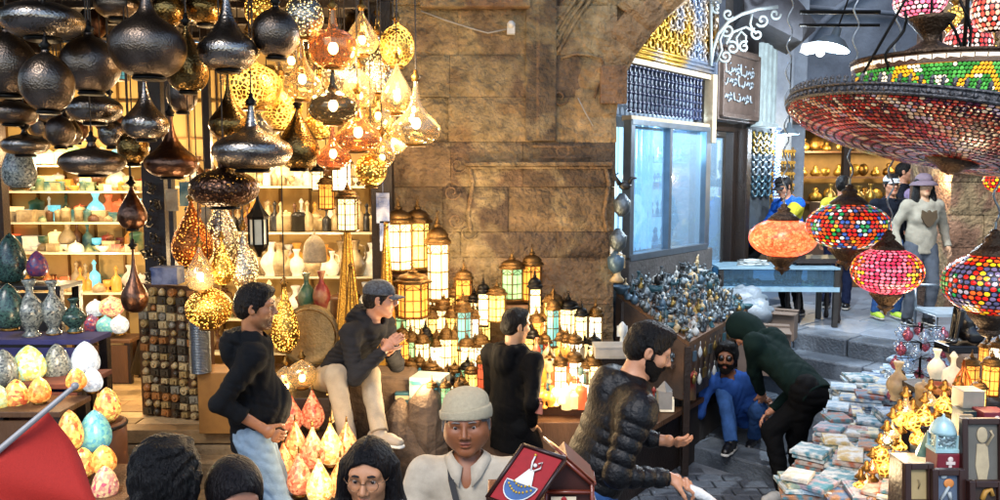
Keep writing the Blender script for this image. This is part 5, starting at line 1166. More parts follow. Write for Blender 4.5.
# lit goods right of the man in black
for i in range(26):
    px = 538+i % 9*6+rnd.uniform(-2, 2); row = i//9; pyb = 362+row*22+rnd.uniform(-3, 3); y = 5.75-row*.15
    vase_at(px, pyb, y, rnd.uniform(9, 14), rnd.uniform(16, 28), GM[rnd.choice(['lampcream', 'ivory', 'red', 'amber', 'lampcream', 'teal', 'lampred'])], rnd.choice(['cup', 'dome', 'vase', 'canister']), f'small bright trinket, {ORD[i % 9]} along the {("back", "middle", "front")[row]} row behind the puffer jacket', 'trinket', 'trinket', 'lit trinkets between the two dark jackets')
# egg lamps stall on the left
def egg_mat(name, a, b, st, sc_=30):
    if name in MATS: return MATS[name]
    return glowm(name, a, b, st)
EG = {'yellow': glowm('egg_yellow', 'd8b840', '98d0b0', .55), 'blueglow': glowm('egg_blue', '4f98b0', '80c0b0', .3), 'multi': glowm('egg_multi', 'c04a30', 'f0e070', .45), 'pink': glowm('egg_pink', 'b84a60', 'f0d090', .5), 'white': glowm('egg_white', '98a8b8', 'd8e4e8', .5),
      'dark': glowm('egg_dark', '101c20', '3a5850', .01, 90), 'grey': glowm('egg_grey', '30383c', '8a9088', .03, 95), 'orange': glowm('egg_orange', 'd86828', 'f8c060', .55), 'navy': glowm('egg_navy', '2a3a6a', '8a3a4a', .06)}
EGG = [(0.02, 0), (.3, .02), (.46, .16), (.5, .34), (.46, .52), (.36, .72), (.22, .88), (.08, .97), (.01, 1)]
PROF['egg'] = EGG; PROF['vase'] = [(.28, 0), (.3, .03), (.2, .10), (.34, .22), (.5, .40), (.46, .52), (.26, .66), (.14, .74), (.13, .86), (.24, .97), (.2, 1)]
EL = [(30, 382, 32, 36, 4.4, 'yellow', 'egg', 'yellow green flower patterned egg lamp on the left stall'), (58, 382, 26, 38, 4.5, 'grey', 'egg', 'grey glass egg with round medallion beside the yellow egg'), (86, 376, 28, 34, 4.6, 'white', 'egg', 'frosted white egg with star shapes near the shop floor'),
      (5, 388, 28, 38, 4.3, 'grey', 'egg', 'grey cream egg lamp at the left edge'), (17, 410, 24, 30, 4.1, 'multi', 'egg', 'speckled yellow orange egg in the front row'), (40, 404, 22, 26, 4.1, 'orange', 'egg', 'small orange egg lamp in the front row'), (0, 412, 20, 26, 4.05, 'yellow', 'egg', 'small yellow egg cut by the left edge'),
      (77, 391, 20, 22, 4.2, 'orange', 'egg', 'orange egg lamp at the tip of the flag pole'), (93, 393, 20, 24, 4.3, 'white', 'egg', 'pale blue lit cube shaped egg beside the orange one'), (108, 422, 26, 34, 4.2, 'multi', 'egg', 'tall multicoloured egg in the round basket'),
      (96, 452, 32, 42, 4.0, 'blueglow', 'egg', 'large plain blue glass egg lamp'), (71, 452, 26, 42, 3.9, 'multi', 'egg', 'mottled blue yellow egg left of the large blue egg'), (84, 478, 24, 30, 3.8, 'multi', 'egg', 'mottled green egg behind the flag edge'), (104, 474, 26, 28, 3.8, 'orange', 'egg', 'speckled orange egg above the pink one'), (106, 500, 26, 34, 3.7, 'pink', 'egg', 'pink flowered egg lamp by the dark haired visitor'),
      (92, 335, 18, 20, 7.05, 'navy', 'ball', 'blue purple ball lamp on the rear table'), (106, 336, 18, 20, 7.05, 'blueglow', 'ball', 'light blue ball lamp on the rear table'), (120, 335, 18, 20, 7.05, 'white', 'ball', 'white ball lamp at the end of the rear table'), (96, 318, 18, 18, 7.15, 'white', 'ball', 'pale ball lamp upper row of the rear table'), (112, 318, 24, 22, 7.15, 'pink', 'ball', 'bright flowered globe lamp upper row of the rear table'),
      (10, 330, 30, 46, 4.7, 'dark', 'egg', 'dark teal patterned vase egg at the left edge'), (32, 338, 28, 58, 4.75, 'grey', 'vase', 'patterned silver black vase on the left stall'), (54, 335, 24, 54, 4.8, 'grey', 'vase', 'patterned waisted vase right of the silver black one'), (75, 333, 24, 34, 4.85, 'dark', 'vase', 'small dark glass vase beside the coloured ball lamps'),
      (12, 284, 30, 50, 5.6, 'dark', 'egg', 'big green blue mosaic egg on the dark box at left'), (38, 278, 20, 26, 5.6, 'navy', 'egg', 'small red blue mosaic egg right of the big one'), (20, 190, 32, 44, 5.4, 'grey', 'egg', 'grey glass teardrop with white cut shapes hanging at left')]
for a in EL: glow_lamp(*a[:5], EG[a[5]], a[7], a[6], 'patterned glass lamps and vases on the left stall')
def slabtable(px0, px1, py, y0, y1, label, nm='market_table', mt=None, legs=True, thick=.03, z=None, lz=-.13):
    a, b = W(px0, py, y0), W(px1, py, y0); z = a.z if z is None else z; t = thing(nm, label, 'table', ((a.x+b.x)/2, (y0+y1)/2, lz)); w_ = b.x-a.x; d = y1-y0; h = z-lz
    m = MB(); m.box((0, 0, h-thick/2), (w_, d, thick)); m.build('tabletop', mt or woodM, t, bevel=.004)
    m = MB(); m.box((0, -d/2+.012, h/2-.02), (w_-.06, .02, h-.06)); m.build('front_panel', mt or woodM, t)
    for sx in (-1, 1):
        for sy in (-1, 1): m = MB(); m.box((sx*(w_/2-.03), sy*(d/2-.03), (h-thick)/2), (.05, .05, h-thick)); m.build('leg', darkwood, t)
    return t
slabtable(-40, 82, 384, 4.28, 4.62, 'wooden stall table carrying the egg lamps at left', mt=mat('red_brown_cloth', '5a2e20', .8, 0, .3, 8))
slabtable(-40, 60, 412, 3.95, 4.26, 'low front ledge of the egg lamp stall')
slabtable(-60, 90, 340, 4.64, 4.9, 'rear table with blue cloth carrying dark vases', mt=mat('indigo_cloth', '2a2a58', .9, 0, .3, 8))
slabtable(74, 130, 340, 6.95, 7.25, 'small table carrying the coloured ball lamps', mt=woodM, lz=.452)
slabtable(-40, 60, 286, 5.4, 5.7, 'dark cabinet under the green blue mosaic egg', mt=GM['black'])
bk = thing('round_basket', 'round brown tub holding the tall multicoloured egg lamp', 'tub', W(98, 455, 4.25)); m = MB(); m.lathe([(.13, -.7), (.15, 0), (.15, .18), (.135, .19), (.12, .17), (.001, .16)], 24); m.build('tub', mat('tub_brown', '6b3f22', .6, 0, .3, 12), bk); m = MB(); m.lathe([(.152, .16), (.158, .17), (.152, .18)], 24, close=False); m.build('rim', darkwood, bk)
slabtable(60, 122, 502, 3.6, 4.1, 'low table under the blue and pink egg lamps')

# ------------------------------------------------------------------ shop lights (for the lit lamps, plus an added floor fill)
for i, (px, py, y, pw) in enumerate(((40, 150, 7.0, 24), (110, 150, 7.0, 24), (60, 262, 6.9, 12), (240, 150, 7.0, 22), (330, 165, 6.8, 22), (300, 250, 6.7, 10), (215, 255, 6.5, 8))):
    p = W(px, py, y); light('shop_bulb_or_fill', p, pw)
for px, py, y, pw in ((304, 40, 4.75, 9), (345, 60, 4.75, 9), (400, 70, 4.6, 9), (250, 100, 4.9, 8), (330, 120, 4.5, 8), (410, 140, 5.0, 8), (380, 175, 5.2, 8), (400, 240, 5.7, 9), (450, 262, 5.75, 9), (455, 340, 5.4, 9), (420, 380, 5.1, 7), (540, 320, 5.6, 8), (560, 385, 5.3, 8), (510, 250, 5.8, 5), (320, 420, 4.4, 5), (325, 470, 4.0, 4), (205, 290, 4.8, 6), (60, 350, 4.2, 4), (100, 420, 3.7, 2.5)):
    light('lamp_glow', W(px, py, y), pw)
light('shop_bulb_or_fill', W(140, 300, 6.3), 22)  # added fill light to brighten the floor boards; no bulb hangs here

for t_ in TL.values():
    if t_['label'] == 'x':
        for c_, gs_ in KIDS[t_.name]: bpy.data.objects.remove(c_)
        bpy.data.objects.remove(t_)
# ================================================================== RIGHT HAND SIDE
# ---- mosaic lamps made of separate glass tesserae
mosM = None
def mosaic_mat(name, st):
    m = mat(name, 'ffffff', .18, 0, .3, 40, .1, 90, attr=True, emit=st, coat=.5); return m
def tess(mb, prof, nlat, nlon, colf, inset=.1, stag=True, z0=0):
    """prof(u)->(r,z); every tessera one quad with a grout gap"""
    for j in range(nlat):
        u0, u1 = j/nlat, (j+1)/nlat; um = (u0+u1)/2; r0, zz0 = prof(u0+inset/nlat); r1, zz1 = prof(u1-inset/nlat); rm, zm = prof(um)
        n = max(6, int(nlon*rm/prof(.5)[0])); off = .5*(j % 2) if stag else 0
        for i in range(n):
            a0 = 2*PI*(i+off+inset)/n; a1 = 2*PI*(i+off+1-inset)/n; c = colf((a0+a1)/2, um, zm, rm)
            if c is None: continue
            if stag:
                vs = []; ac, ha, hu = (a0+a1)/2, (a1-a0)/2*1.12, (.5-inset)/nlat*1.12; ph = rnd.random()
                for k_ in range(7):
                    t_ = 2*PI*(k_+ph)/7; w_ = rnd.uniform(.86, 1.08); uu = min(1, max(0, um+hu*w_*math.sin(t_))); ru, zu = prof(uu); aa = ac+ha*w_*math.cos(t_); vs.append((ru*math.cos(aa), ru*math.sin(aa), zu))
                rc_, zc_ = prof(um); vs.append((rc_*1.008*math.cos(ac), rc_*1.008*math.sin(ac), zc_)); mb.add([Vector(v)*1.006 for v in vs], [(k_, (k_+1) % 7, 7) for k_ in range(7)], c, False)
                continue
            vs = [(r0*math.cos(a0), r0*math.sin(a0), zz0), (r0*math.cos(a1), r0*math.sin(a1), zz0), (r1*math.cos(a1), r1*math.sin(a1), zz1), (r1*math.cos(a0), r1*math.sin(a0), zz1)]
            mb.add([Vector(v)*1.006 for v in vs], [(0, 1, 2, 3)], c)
def flower(centres, rings, bgd, R_, H_):
    def f(a, u, z, r):
        p = Vector((r*math.cos(a), r*math.sin(a), z)); best = None
        for ca, cz in centres:
            rc = R_*math.sqrt(max(0, 1-(cz/H_)**2)); c = Vector((rc*math.cos(ca), rc*math.sin(ca), cz)); d = (p-c)
            t = Vector((-math.sin(ca), math.cos(ca), 0)); dx = d.dot(t); dz = d.z; dd = math.hypot(dx, dz)/R_; an = math.atan2(dz, dx)
            for rad, cols, pet in rings:
                lim = rad*(1+.22*math.cos(an*pet)) if pet else rad
                if dd < lim: return cols[int(((an+PI)/(2*PI)*max(pet*2, 8))) % len(cols)] if best is None else best
        return rnd.choice(bgd)
    return f
antq = mat('lamp_bronze', '4a3a2c', .4, .8, .4, 30, .5, 90)
def turkish(px, py, w_, h_, y, colf_args, label, em, nlat=16, nlon=54, hook=True, bottom=True, tilt=0, grout='1a1410', smooth_glow=None, rot=0, top=3.6):
    k = y/FPX; c = W(px, py, y); Rr, Hh = w_*k/2, h_*k/2; t = thing('mosaic_lamp', label, 'hanging lamp', c, rot, 'mosaic lamps hanging at right')
    pf = lambda u: (Rr*math.sin(PI*(.13+.74*u))/1.0, -Hh*math.cos(PI*(.13+.74*u)))
    m = MB(); m.lathe([(pf(i/12)[0]*.99, pf(i/12)[1]*.99) for i in range(13)], 36, close=False)
    g = m.build('glass_globe', mat('grout_'+grout, grout, .5, 0, .2, emit=.0) if smooth_glow is None else smooth_glow, t)
    if colf_args: 
        m = MB(); tess(m, pf, nlat, nlon, flower(*colf_args, Rr, Hh)); m.build('mosaic_tiles', mosaic_mat('mosaic_%s' % em, em), g)
    zt = pf(1)[1]; rt = pf(1)[0]; m = MB(); m.lathe([(rt*1.12, zt-.006), (rt*1.15, zt+.006), (rt*.8, zt+.25*Hh), (rt*.42, zt+.42*Hh), (rt*.5, zt+.5*Hh), (rt*.42, zt+.58*Hh), (rt*.22, zt+.66*Hh), (rt*.26, zt+.74*Hh), (.006, zt+.82*Hh)], 24); m.build('metal_cap', antq, t)
    if bottom:
        zb = -zt; m = MB(); m.lathe([(rt*1.12, -zt+.006), (rt*1.15, -zt-.01), (rt*.95, -zt-.22*Hh), (rt*.55, -zt-.5*Hh), (rt*.5, -zt-.55*Hh), (rt*.62, -zt-.6*Hh), (rt*.42, -zt-.72*Hh), (rt*.16, -zt-.8*Hh), (.004, -zt-.95*Hh)], 24); b_ = m.build('metal_finial', antq, t)
        m = MB()
        for j in range(3):
            rr = rt*(1.06-.17*j); zz = -zt-.07*Hh-.12*Hh*j
            for i in range(22): a = 2*PI*i/22; m.ball((rr*math.cos(a), rr*math.sin(a), zz), rt*.055, 6)
        m.build('pierced_dots', emitm('pierced_glow', 'd8a868', .5), b_)
    m = MB(); zt2 = zt+.8*Hh; m.cyl((0, 0, zt2), (0, 0, zt2+.03), .006, n=6); m.tube([(.014*math.sin(a*.9), .0, zt2+.03+a*.02) for a in range(0, int((top-c.z-zt2)/.02))], .0045, 5); m.build('hanging_chain', steel, t)
    light('lamp_glow', c+Vector((0, -Rr-.05, -.05)), .6, (1, .6, .4)) if False else None
    return t
OR, RD, YL, WH, GN, BL, DK = 'f05a1e', 'd01c10', 'f8b81c', 'f4ecd8', '1e9048', '3858a0', '6a3020'
turkish(783, 238, 67, 40, 4.3, None, 'orange mottled glass globe lamp, leftmost of the hanging mosaic lamps', .6, smooth_glow=glowm('orange_crackle', 'f04a24', 'ff7a48', 1.9))
turkish(848, 226, 80, 48, 3.9, ([(-PI/2-.05, 0), (-PI/2-1.25, 0), (-PI/2+1.15, .0), (PI/2, 0), (PI/2+1.2, 0), (PI/2-1.2, 0)], [(.10, (GN, GN), 0), (.2, (WH, BL), 0), (.34, (RD, OR), 0)], (BL, RD, OR, WH, GN, YL, DK)), 'multicoloured mosaic globe lamp with flowers between the orange and pink ones', .40, 14, 54, rot=.0)
turkish(887, 271, 68, 48, 3.7, ([(-PI/2+.75, 0), (-PI/2-1.6, 0), (PI/2+.6, 0)], [(.13, ('401810', RD), 0), (.24, (OR, WH, RD), 0), (.42, (YL, '501810', OR), 9)], ('f03a58', 'f86a78', 'e83050', 'f8788a')), 'pink mosaic globe lamp with an orange flower hanging before the woman in the hat', .62, 15, 44)
turkish(992, 284, 92, 64, 3.1, ([(-PI/2-.15, .0), (-PI/2+1.3, 0), (-PI/2-1.5, 0), (PI/2, 0)], [(.11, (GN, GN), 0), (.24, (GN, '0f6a34'), 6), (.36, (RD, RD, OR), 6), (.50, ('4a4a6a', '6a5a78', '4a4a6a', 'a89aa0'), 8)], (YL, RD, OR, RD)), 'large red mosaic lamp with green star flower cut by the right edge', .38, 15, 48)
turkish(1000, 180, 30, 26, 4.4, ([(-PI/2, 0)], [(.2, (YL, RD), 0)], (RD, YL, RD)), 'small red and yellow beaded lamp at the right edge', .5, 9, 26, bottom=False)
turkish(920, 2, 48, 32, 3.3, ([(-PI/2, 0)], [(.1, (WH, 'f08090'), 0)], ('f87088', 'f8a0a8', 'f05a78', WH)), 'pink mosaic ball lamp at the top right', .8, 9, 30, bottom=False)
turkish(968, 44, 44, 40, 3.9, ([(-PI/2, 0)], [(.15, (RD, 'f0b0a0'), 0)], ('f8c8b8', 'e86058', 'f8e0d0', 'd04040')), 'red and cream ball lamp hanging behind the bronze cone', .6, 9, 30, bottom=False)
turkish(994, 10, 40, 44, 3.7, ([(-PI/2, 0)], [(.15, (OR, RD), 0)], ('f0a080', 'e04838', 'f8d0b8')), 'orange red ball lamp in the top right corner', .6, 9, 30, bottom=False)
# ---- large tray chandelier: crested metal rim, red mosaic underside
ty = 3.2; tc_ = W(958, 138, ty); kx = ty/FPX; RT = 165*kx
ch = thing('tray_chandelier', 'huge tilted metal tray chandelier with red mosaic underside and crested rim', 'chandelier', tc_, 0)
Qt = Matrix.Rotation(R(13), 3, 'Y')@Matrix.Rotation(R(-2), 3, 'X')
def xf(mb): mb.v = [tuple(Qt@Vector(v)) for v in mb.v]; return mb
m = MB(); m.lathe([(RT*.97, .015), (RT*1.0, .0), (RT*1.0, .036), (RT*.985, .045), (RT*.95, .045), (RT*.2, .03)], 90, close=False); xf(m).build('metal_rim', mat('pewter', '5d5c5e', .4, .85, .4, 40, .6, 90), ch)
m = MB()
for i in range(120):
    a = 2*PI*i/120; x, y = RT*math.cos(a), RT*math.sin(a); m.lathe([(.001, -.004), (.009, .008), (.005, .015), (.010, .021), (.001, .034)], 5, (x*.99, y*.99, .045)); m.ball((x*1.004, y*1.004, .020), (.009, .009, .010), 6)
for zz, rr in ((.008, 1.0), (.038, 1.004)): m.tube([(RT*rr*math.cos(2*PI*i/72), RT*rr*math.sin(2*PI*i/72), zz) for i in range(73)], .006, 5)
xf(m).build('crested_edge', mat('pewter', '5d5c5e'), ch)
pf = lambda u: (RT*(.12+.86*math.sin(u*PI/2)), -.105*math.cos(u*PI/2)+.01)
m = MB(); m.lathe([(pf(i/10)[0]*.99, pf(i/10)[1]+.004) for i in range(11)], 60, close=False); dsh = xf(m).build('dish', mat('grout_dark', '1c0c08', .6), ch)
m = MB(); tess(m, pf, 20, 150, lambda a, u, z, r: rnd.choice(['b01c10', 'c83020', '8a1410', 'e8c8a0', '701810', 'b01c10', 'd86848', '4a1c3a', '8a1410', '3a1210']) if int(a*9+u*7) % 5 else rnd.choice(['e8c8a8', 'b8a0b0', 'd8a070']), .08); xf(m).build('mosaic_tiles', mosaic_mat('mosaic_red_dim', .06), dsh)
m = MB(); m.lathe([(.001, -.15), (.03, -.14), (.05, -.12), (.10, -.10), (RT*.13, -.088)], 24, close=False); xf(m).build('centre_boss', antq, ch)
m = MB(); m.tube([(0, 0, .02), (.01, 0, .6), (0, 0, 1.3)], .008, 6)
for s_ in (-1, 1): m.tube([(s_*RT*.75, 0, .05), (s_*RT*.3, 0, .6), (0, 0, 1.1)], .006, 5)
m.build('hanging_chain', iron, ch)
# objects resting in the tray
for i, (px, py, cl, r_, lb) in enumerate(((897, 96, 'c81c1c', 9, 'bright red glass ball resting on the chandelier tray'), (910, 102, 'd02828', 8, 'second red glass ball against the first on the tray'), (923, 106, '1f9a3c', 8, 'green glass ball on the chandelier tray'), (940, 108, 'f08a5a', 12, 'pale orange glass shade lying on the tray'), (962, 108, '5a5e80', 11, 'grey blue cloth bundle on the chandelier tray'), (982, 118, 'd8a040', 8, 'little golden ball on the right of the tray'))):
    m = MB(); m.ball((0, 0, 0), (r_*kx*1.1, r_*kx*1.1, r_*kx*.8), 18); o = m.build(('glass_ball', 'glass_ball', 'glass_ball', 'glass_ball', 'cloth_bundle', 'glass_ball')[i], mat('tray_item_%d' % i, cl, .12 if i != 4 else .9, 0, .2, 20, .3 if i == 4 else .05, 60, coat=.5)); o.location = W(px, py, 2.95); tag(o, lb, 'bundle' if i == 4 else 'ball')
# ---- stained glass drum shade
sy = 3.3; c = W(938, 88, sy); k = sy/FPX
sd = thing('stained_glass_shade', 'stained glass lampshade of green, cream and amber pieces above the tray', 'lampshade', c, 0)
prof = lambda u: ((62+16*u)*k, (-19+34*u)*k)
m = MB(); m.lathe([(prof(0)[0]*.99, prof(0)[1]), (prof(1)[0]*.99, prof(1)[1])], 48, close=False); m.build('leading', mat('lead', '241c14', .5, .5), sd)
def sgc(a, u, z, r):
    v = math.sin(a*7)*.35+.5
    if abs(u-v) < .13: return 'e8a020'
    q_ = math.sin(a*11+u*9)+math.cos(a*17-u*5)
    return 'efe0c0' if q_ > .9 else ('2f7a2c' if q_ > -.6 else '4a9a40')
m = MB(); tess(m, prof, 10, 120, sgc, .05, True); m.build('glass_pieces', mosaic_mat('stained_glass', .5), sd)
m = MB(); tess(m, lambda u: ((78+1.5*u)*k, (16+7*u)*k), 1, 44, lambda a, u, z, r: 'f0dcc0', .05, False); m.lathe([(79*k, 15.5*k), (79.5*k, 24*k)], 48, close=False, col='3a2418'); m.build('cream_band', mosaic_mat('stained_glass', .5), sd)
m = MB(); m.lathe([(78*k, 24*k), (81*k, 25*k), (81*k, 28*k), (60*k, 28.5*k), (10*k, 30*k)], 48, close=False); m.build('top_rim', antq, sd)
m = MB(); m.cyl((0, 0, 28*k), (0, 0, 1.2), .006); m.build('hanging_chain', iron, sd)
# bronze double cone over the shade
bc = thing('bronze_lamp_cap', 'bronze hourglass shaped lamp cap between the pink ball and the stained shade', 'lamp cap', W(930, 40, 3.15)); k = 3.15/FPX
m = MB(); m.lathe([(28*k, -19*k), (30*k, -18*k), (24*k, -10*k), (10*k, -3*k), (6*k, 0), (10*k, 6*k), (20*k, 18*k), (22*k, 22*k), (5*k, 23*k)], 28); m.build('cone', antq, bc)
m = MB(); m.lathe([(24*k, -19*k), (24*k, -27*k)], 24, close=False); m.build('jewel_band', mat('jewel_band', 'c88a20', .3, 0, .8, 60, emit=.4), bc); m = MB(); m.cyl((0, 0, 22*k), (0, 0, 1.0), .005); m.build('hanging_chain', iron, bc)
m = MB()
for x0, y0, x1, y1 in ((945, 15, 990, 110), (905, 10, 882, 70), (960, 0, 985, 100)):
    a, b = W(x0, y0, 3.1), W(x1, y1, 3.1); m.tube([a.lerp(b, t/8)+Vector((.02*math.sin(t), 0, -.03*math.sin(PI*t/8))) for t in range(9)], .006, 5)
o_ = m.build('hanging_chain', iron, ch); o_.location = -tc_
# background jumble of gold lamps at the top right corner
for i, (px, py, w_, h_, lb) in enumerate(((975, 78, 26, 30, 'pierced gold ball lamp right of the bronze cap'), (955, 20, 22, 30, 'small pierced gold lamp between the two pink balls'), (992, 60, 24, 34, 'pierced gold lamp touching the right edge'), (984, 140, 20, 18, 'tiny pierced gold lamp under the corner'))):
    hang_lamp(px, py, w_, h_, 4.3, 'ball', 'piercedgold', lb, top=4.2)
# ---- pendant lamps over the street
def pendant(px, py, w_, y, label, on=True, tilt=0):
    k = y/FPX; t = thing('pendant_lamp', label, 'street lamp', W(px, py, y), 0); t.rotation_euler = (0, tilt, 0)
    m = MB(); m.lathe([(w_*.5*k, -.16*w_*k), (w_*.48*k, -.12*w_*k), (w_*.3*k, .08*w_*k), (w_*.12*k, .16*w_*k), (w_*.1*k, .4*w_*k), (.01, .42*w_*k)], 24, close=False); m.build('lamp_shade', mat('enamel_shade', '66727a', .4, .2, .2, 10), t, solid=.004)
    m = MB(); m.ball((0, 0, -.10*w_*k), (w_*.2*k, w_*.2*k, w_*.14*k), 12); m.build('bulb', emitm('cool_bulb', 'e8f4ff', 3), t)
    m = MB(); m.cyl((0, 0, .4*w_*k), (0, 0, .9), .008, n=6); m.build('cord', iron, t)
pendant(833, 42, 36, 7.6, 'white industrial pendant lamp under the vault, tilted', tilt=R(18)); pendant(789, 131, 20, 9.8, 'small pale pendant lamp above the gold ornaments')
m = MB(); a = W(800, 12, 7.6); b = W(880, 12, 7.6); m.cyl((a.x, 7.6, a.z), (b.x, 7.6, b.z), .02, n=6); m.cyl((a.x, 7.6, a.z-.12), (b.x, 7.6, b.z-.12), .015, n=6); tag(m.build('lamp_rail', iron), 'double iron rail crossing under the vault above the pendant lamp', 'rail')
m = MB(); c = W(812, 48, 8.4); m.box((0, 0, 0), (.09, .22, .09)); m.ball((.03, -.1, -.05), .05, 8); o = m.build('floodlight', mat('white_plastic', 'c8c4bc')); o.location = c; o.rotation_euler = (0, .3, .4); tag(o, 'small white floodlight on the corner of the balcony canopy', 'floodlight')
m = MB(); c = W(692, 35, 7.2); m.box((0, 0, 0), (.1, .04, .03)); m.ball((0, 0, -.02), .035, 8); o = m.build('spotlight', steel); o.location = W(716, 2, 7.9); tag(o, 'small clip spotlight on top of the scroll bracket', 'spotlight')

# ---- stall of metal souvenirs in front of the lit windows
ms = thing('souvenir_stall', 'sloping wooden stall crammed with metal souvenirs under the shop window', 'stall', (0, 0, 0))
A0 = Vector((.98, 6.62, .98)); dU = UX*1.6; nO = Vector((UX.y, -UX.x, 0))*.66; rise = Vector((0, 0, .34))
def SQ(u, v, h=0): return A0+dU*u+nO*(1-v)*(1-.25*u)+Vector((-.0, .02, 0))+Vector((0, 0, .34*v+.04*u+h))
m = MB(); m.prism([SQ(0, 0), SQ(1, 0), SQ(1, 1), SQ(0, 1)], (0, 0, -.03)); m.build('tabletop', woodM, ms)
m = MB(); tan = mat('tan_board', '503824', .7, 0, .4, 6, .4, col2='2a2420')
for (u0, v0, u1, v1) in ((0, 0, 1, 0), (0, 0, 0, 1)):
    a, b = SQ(u0, v0, -.03), SQ(u1, v1, -.03); nn = (b-a).cross(Vector((0, 0, 1))).normalized()*.02; m.prism([a, b, Vector((b.x, b.y, .52)), Vector((a.x, a.y, .52))], -nn)
m.build('front_panel', tan, ms)
m = MB(); g_ = [SQ(.1, .12), SQ(.9, .12), SQ(.9, .98), SQ(.1, .98)]; m.prism([Vector((p.x, p.y, -.12)) for p in g_], (0, 0, .85)); m.build('shade_box', mat('stall_shade', '18120e', .9, 0, .4, 8), ms)  # near-black set-back box paints the shade under the stall
for i_, (u_, v_) in enumerate(((.0, .02), (1, .02), (0, .9), (1, .9))):
    p = SQ(u_, v_); m = MB(); m.box((p.x, p.y, (p.z-.18)/2), (.05, .05, p.z+.1)); m.build('leg', darkwood, ms)

kinds = {}
def mk_kind(nm, mb, mt): kinds[nm] = (mb, mt)
def camel():
    m = MB(); m.ball((0, 0, .07), (.04, .018, .022), 8); m.ball((0, 0, .095), (.015, .012, .016), 6); m.tube([(.035, 0, .07), (.055, 0, .085), (.06, 0, .11), (.075, 0, .115)], [.01, .008, .007, .006], 5)
    for x in (-.025, .025):
        for y in (-.01, .01): m.cyl((x, y, 0), (x, y, .07), .004, n=5)
    return m
def bust(): m = MB(); m.lathe([(.025, 0), (.028, .01), (.014, .025), (.012, .05), (.022, .07), (.026, .085), (.02, .11), (.004, .125)], 10); m.box((0, 0, .08), (.06, .012, .05)); return m
def shapez(k, s): return shape(k, s)
gm = {'pewter': mat('souvenir_pewter', '6a7478', .35, .8, .4, 30, .4, 80), 'brass': mat('souvenir_brass', '8a7440', .35, .8, .4, 30, .4, 80), 'bluegrey': mat('souvenir_blue', '4a6272', .4, .4, .3, 30), 'black': GM['black'], 'ivory': GM['ivory'], 'turq': mat('souvenir_turquoise', '2c5058', .4, 0, .3, 30), 'white': mat('souvenir_white', 'b8bcb8', .5)}
sk = [('pewter_pot', lambda: shape('dome', .1), 'pot'), ('metal_vase', lambda: shape('vase', .08), 'vase'), ('coffee_pot', lambda: shape('jug', .08), 'pot'), ('camel_figurine', camel, 'figurine'), ('pharaoh_bust', bust, 'figurine'), ('small_pyramid', lambda: shape('pyramid', .08), 'pyramid'),
      ('metal_cup', lambda: shape('cup', .08), 'cup'), ('small_bottle', lambda: shape('bottle', .06), 'bottle'), ('small_bowl', lambda: shape('bowl', .11), 'bowl')]
meshes = {}
mnames = {'pewter': 'grey pewter', 'brass': 'dull brass', 'bluegrey': 'blue grey', 'black': 'black', 'ivory': 'ivory', 'turq': 'turquoise', 'white': 'white'}
for i in range(20):
    for j in range(14):
        nm, fn, ct = rnd.choice(sk); mc = rnd.choice(['pewter', 'pewter', 'pewter', 'bluegrey', 'brass', 'black', 'pewter', 'turq', 'pewter', 'bluegrey', 'pewter', 'white', 'ivory'])
        if (nm, mc) not in meshes: o0 = fn().build(nm, gm[mc]); meshes[(nm, mc)] = o0.data; o = o0
        else: o = bpy.data.objects.new(nm, meshes[(nm, mc)]); COL.objects.link(o)
        p = SQ((i+rnd.uniform(.1, .9))/20, (j+rnd.uniform(.1, .9))/14, .0); o.location = p; s_ = rnd.uniform(.5, .95)*(1.25 if j > 9 else 1); o.scale = (s_, s_, s_*rnd.uniform(.9, 1.3)); o.rotation_euler = (0, 0, rnd.uniform(0, 6))
        tag(o, f'{mnames[mc]} {nm.replace("_", " ").replace("metal ", "").replace("pewter ", "")} among the souvenirs heaped on the window stall', ct, 'metal souvenirs on the window stall')
for i in range(26):
    u = (i % 13+.5)/13; p = SQ(u, 0)+Vector((UX.y, -UX.x, 0))*.03+Vector((0, 0, -.12-.2*(i//13)+rnd.uniform(-.03, .03))); mc = rnd.choice(['pewter', 'bluegrey', 'brass', 'white', 'black', 'turq'])
    m = MB(); m.tube([(0, 0, .05), (.003, 0, .09)], .003, 4); m.lathe([(.004, -.045), (.022, -.03), (.028, 0), (.015, .03), (.004, .05)], 8, sq=(1, .6)) if i % 3 else m.box((0, 0, 0), (.05, .012, .08))
    o = m.build('hanging_charm', gm[mc]); o.location = p; o.rotation_euler = (0, 0, SHOPZ); tag(o, f'{mnames[mc]} charm hung on the stall side, {ORD[i % 13]} from the pier in the {("upper", "lower")[i//13]} row', 'charm', 'charms hung on the side of the window stall')
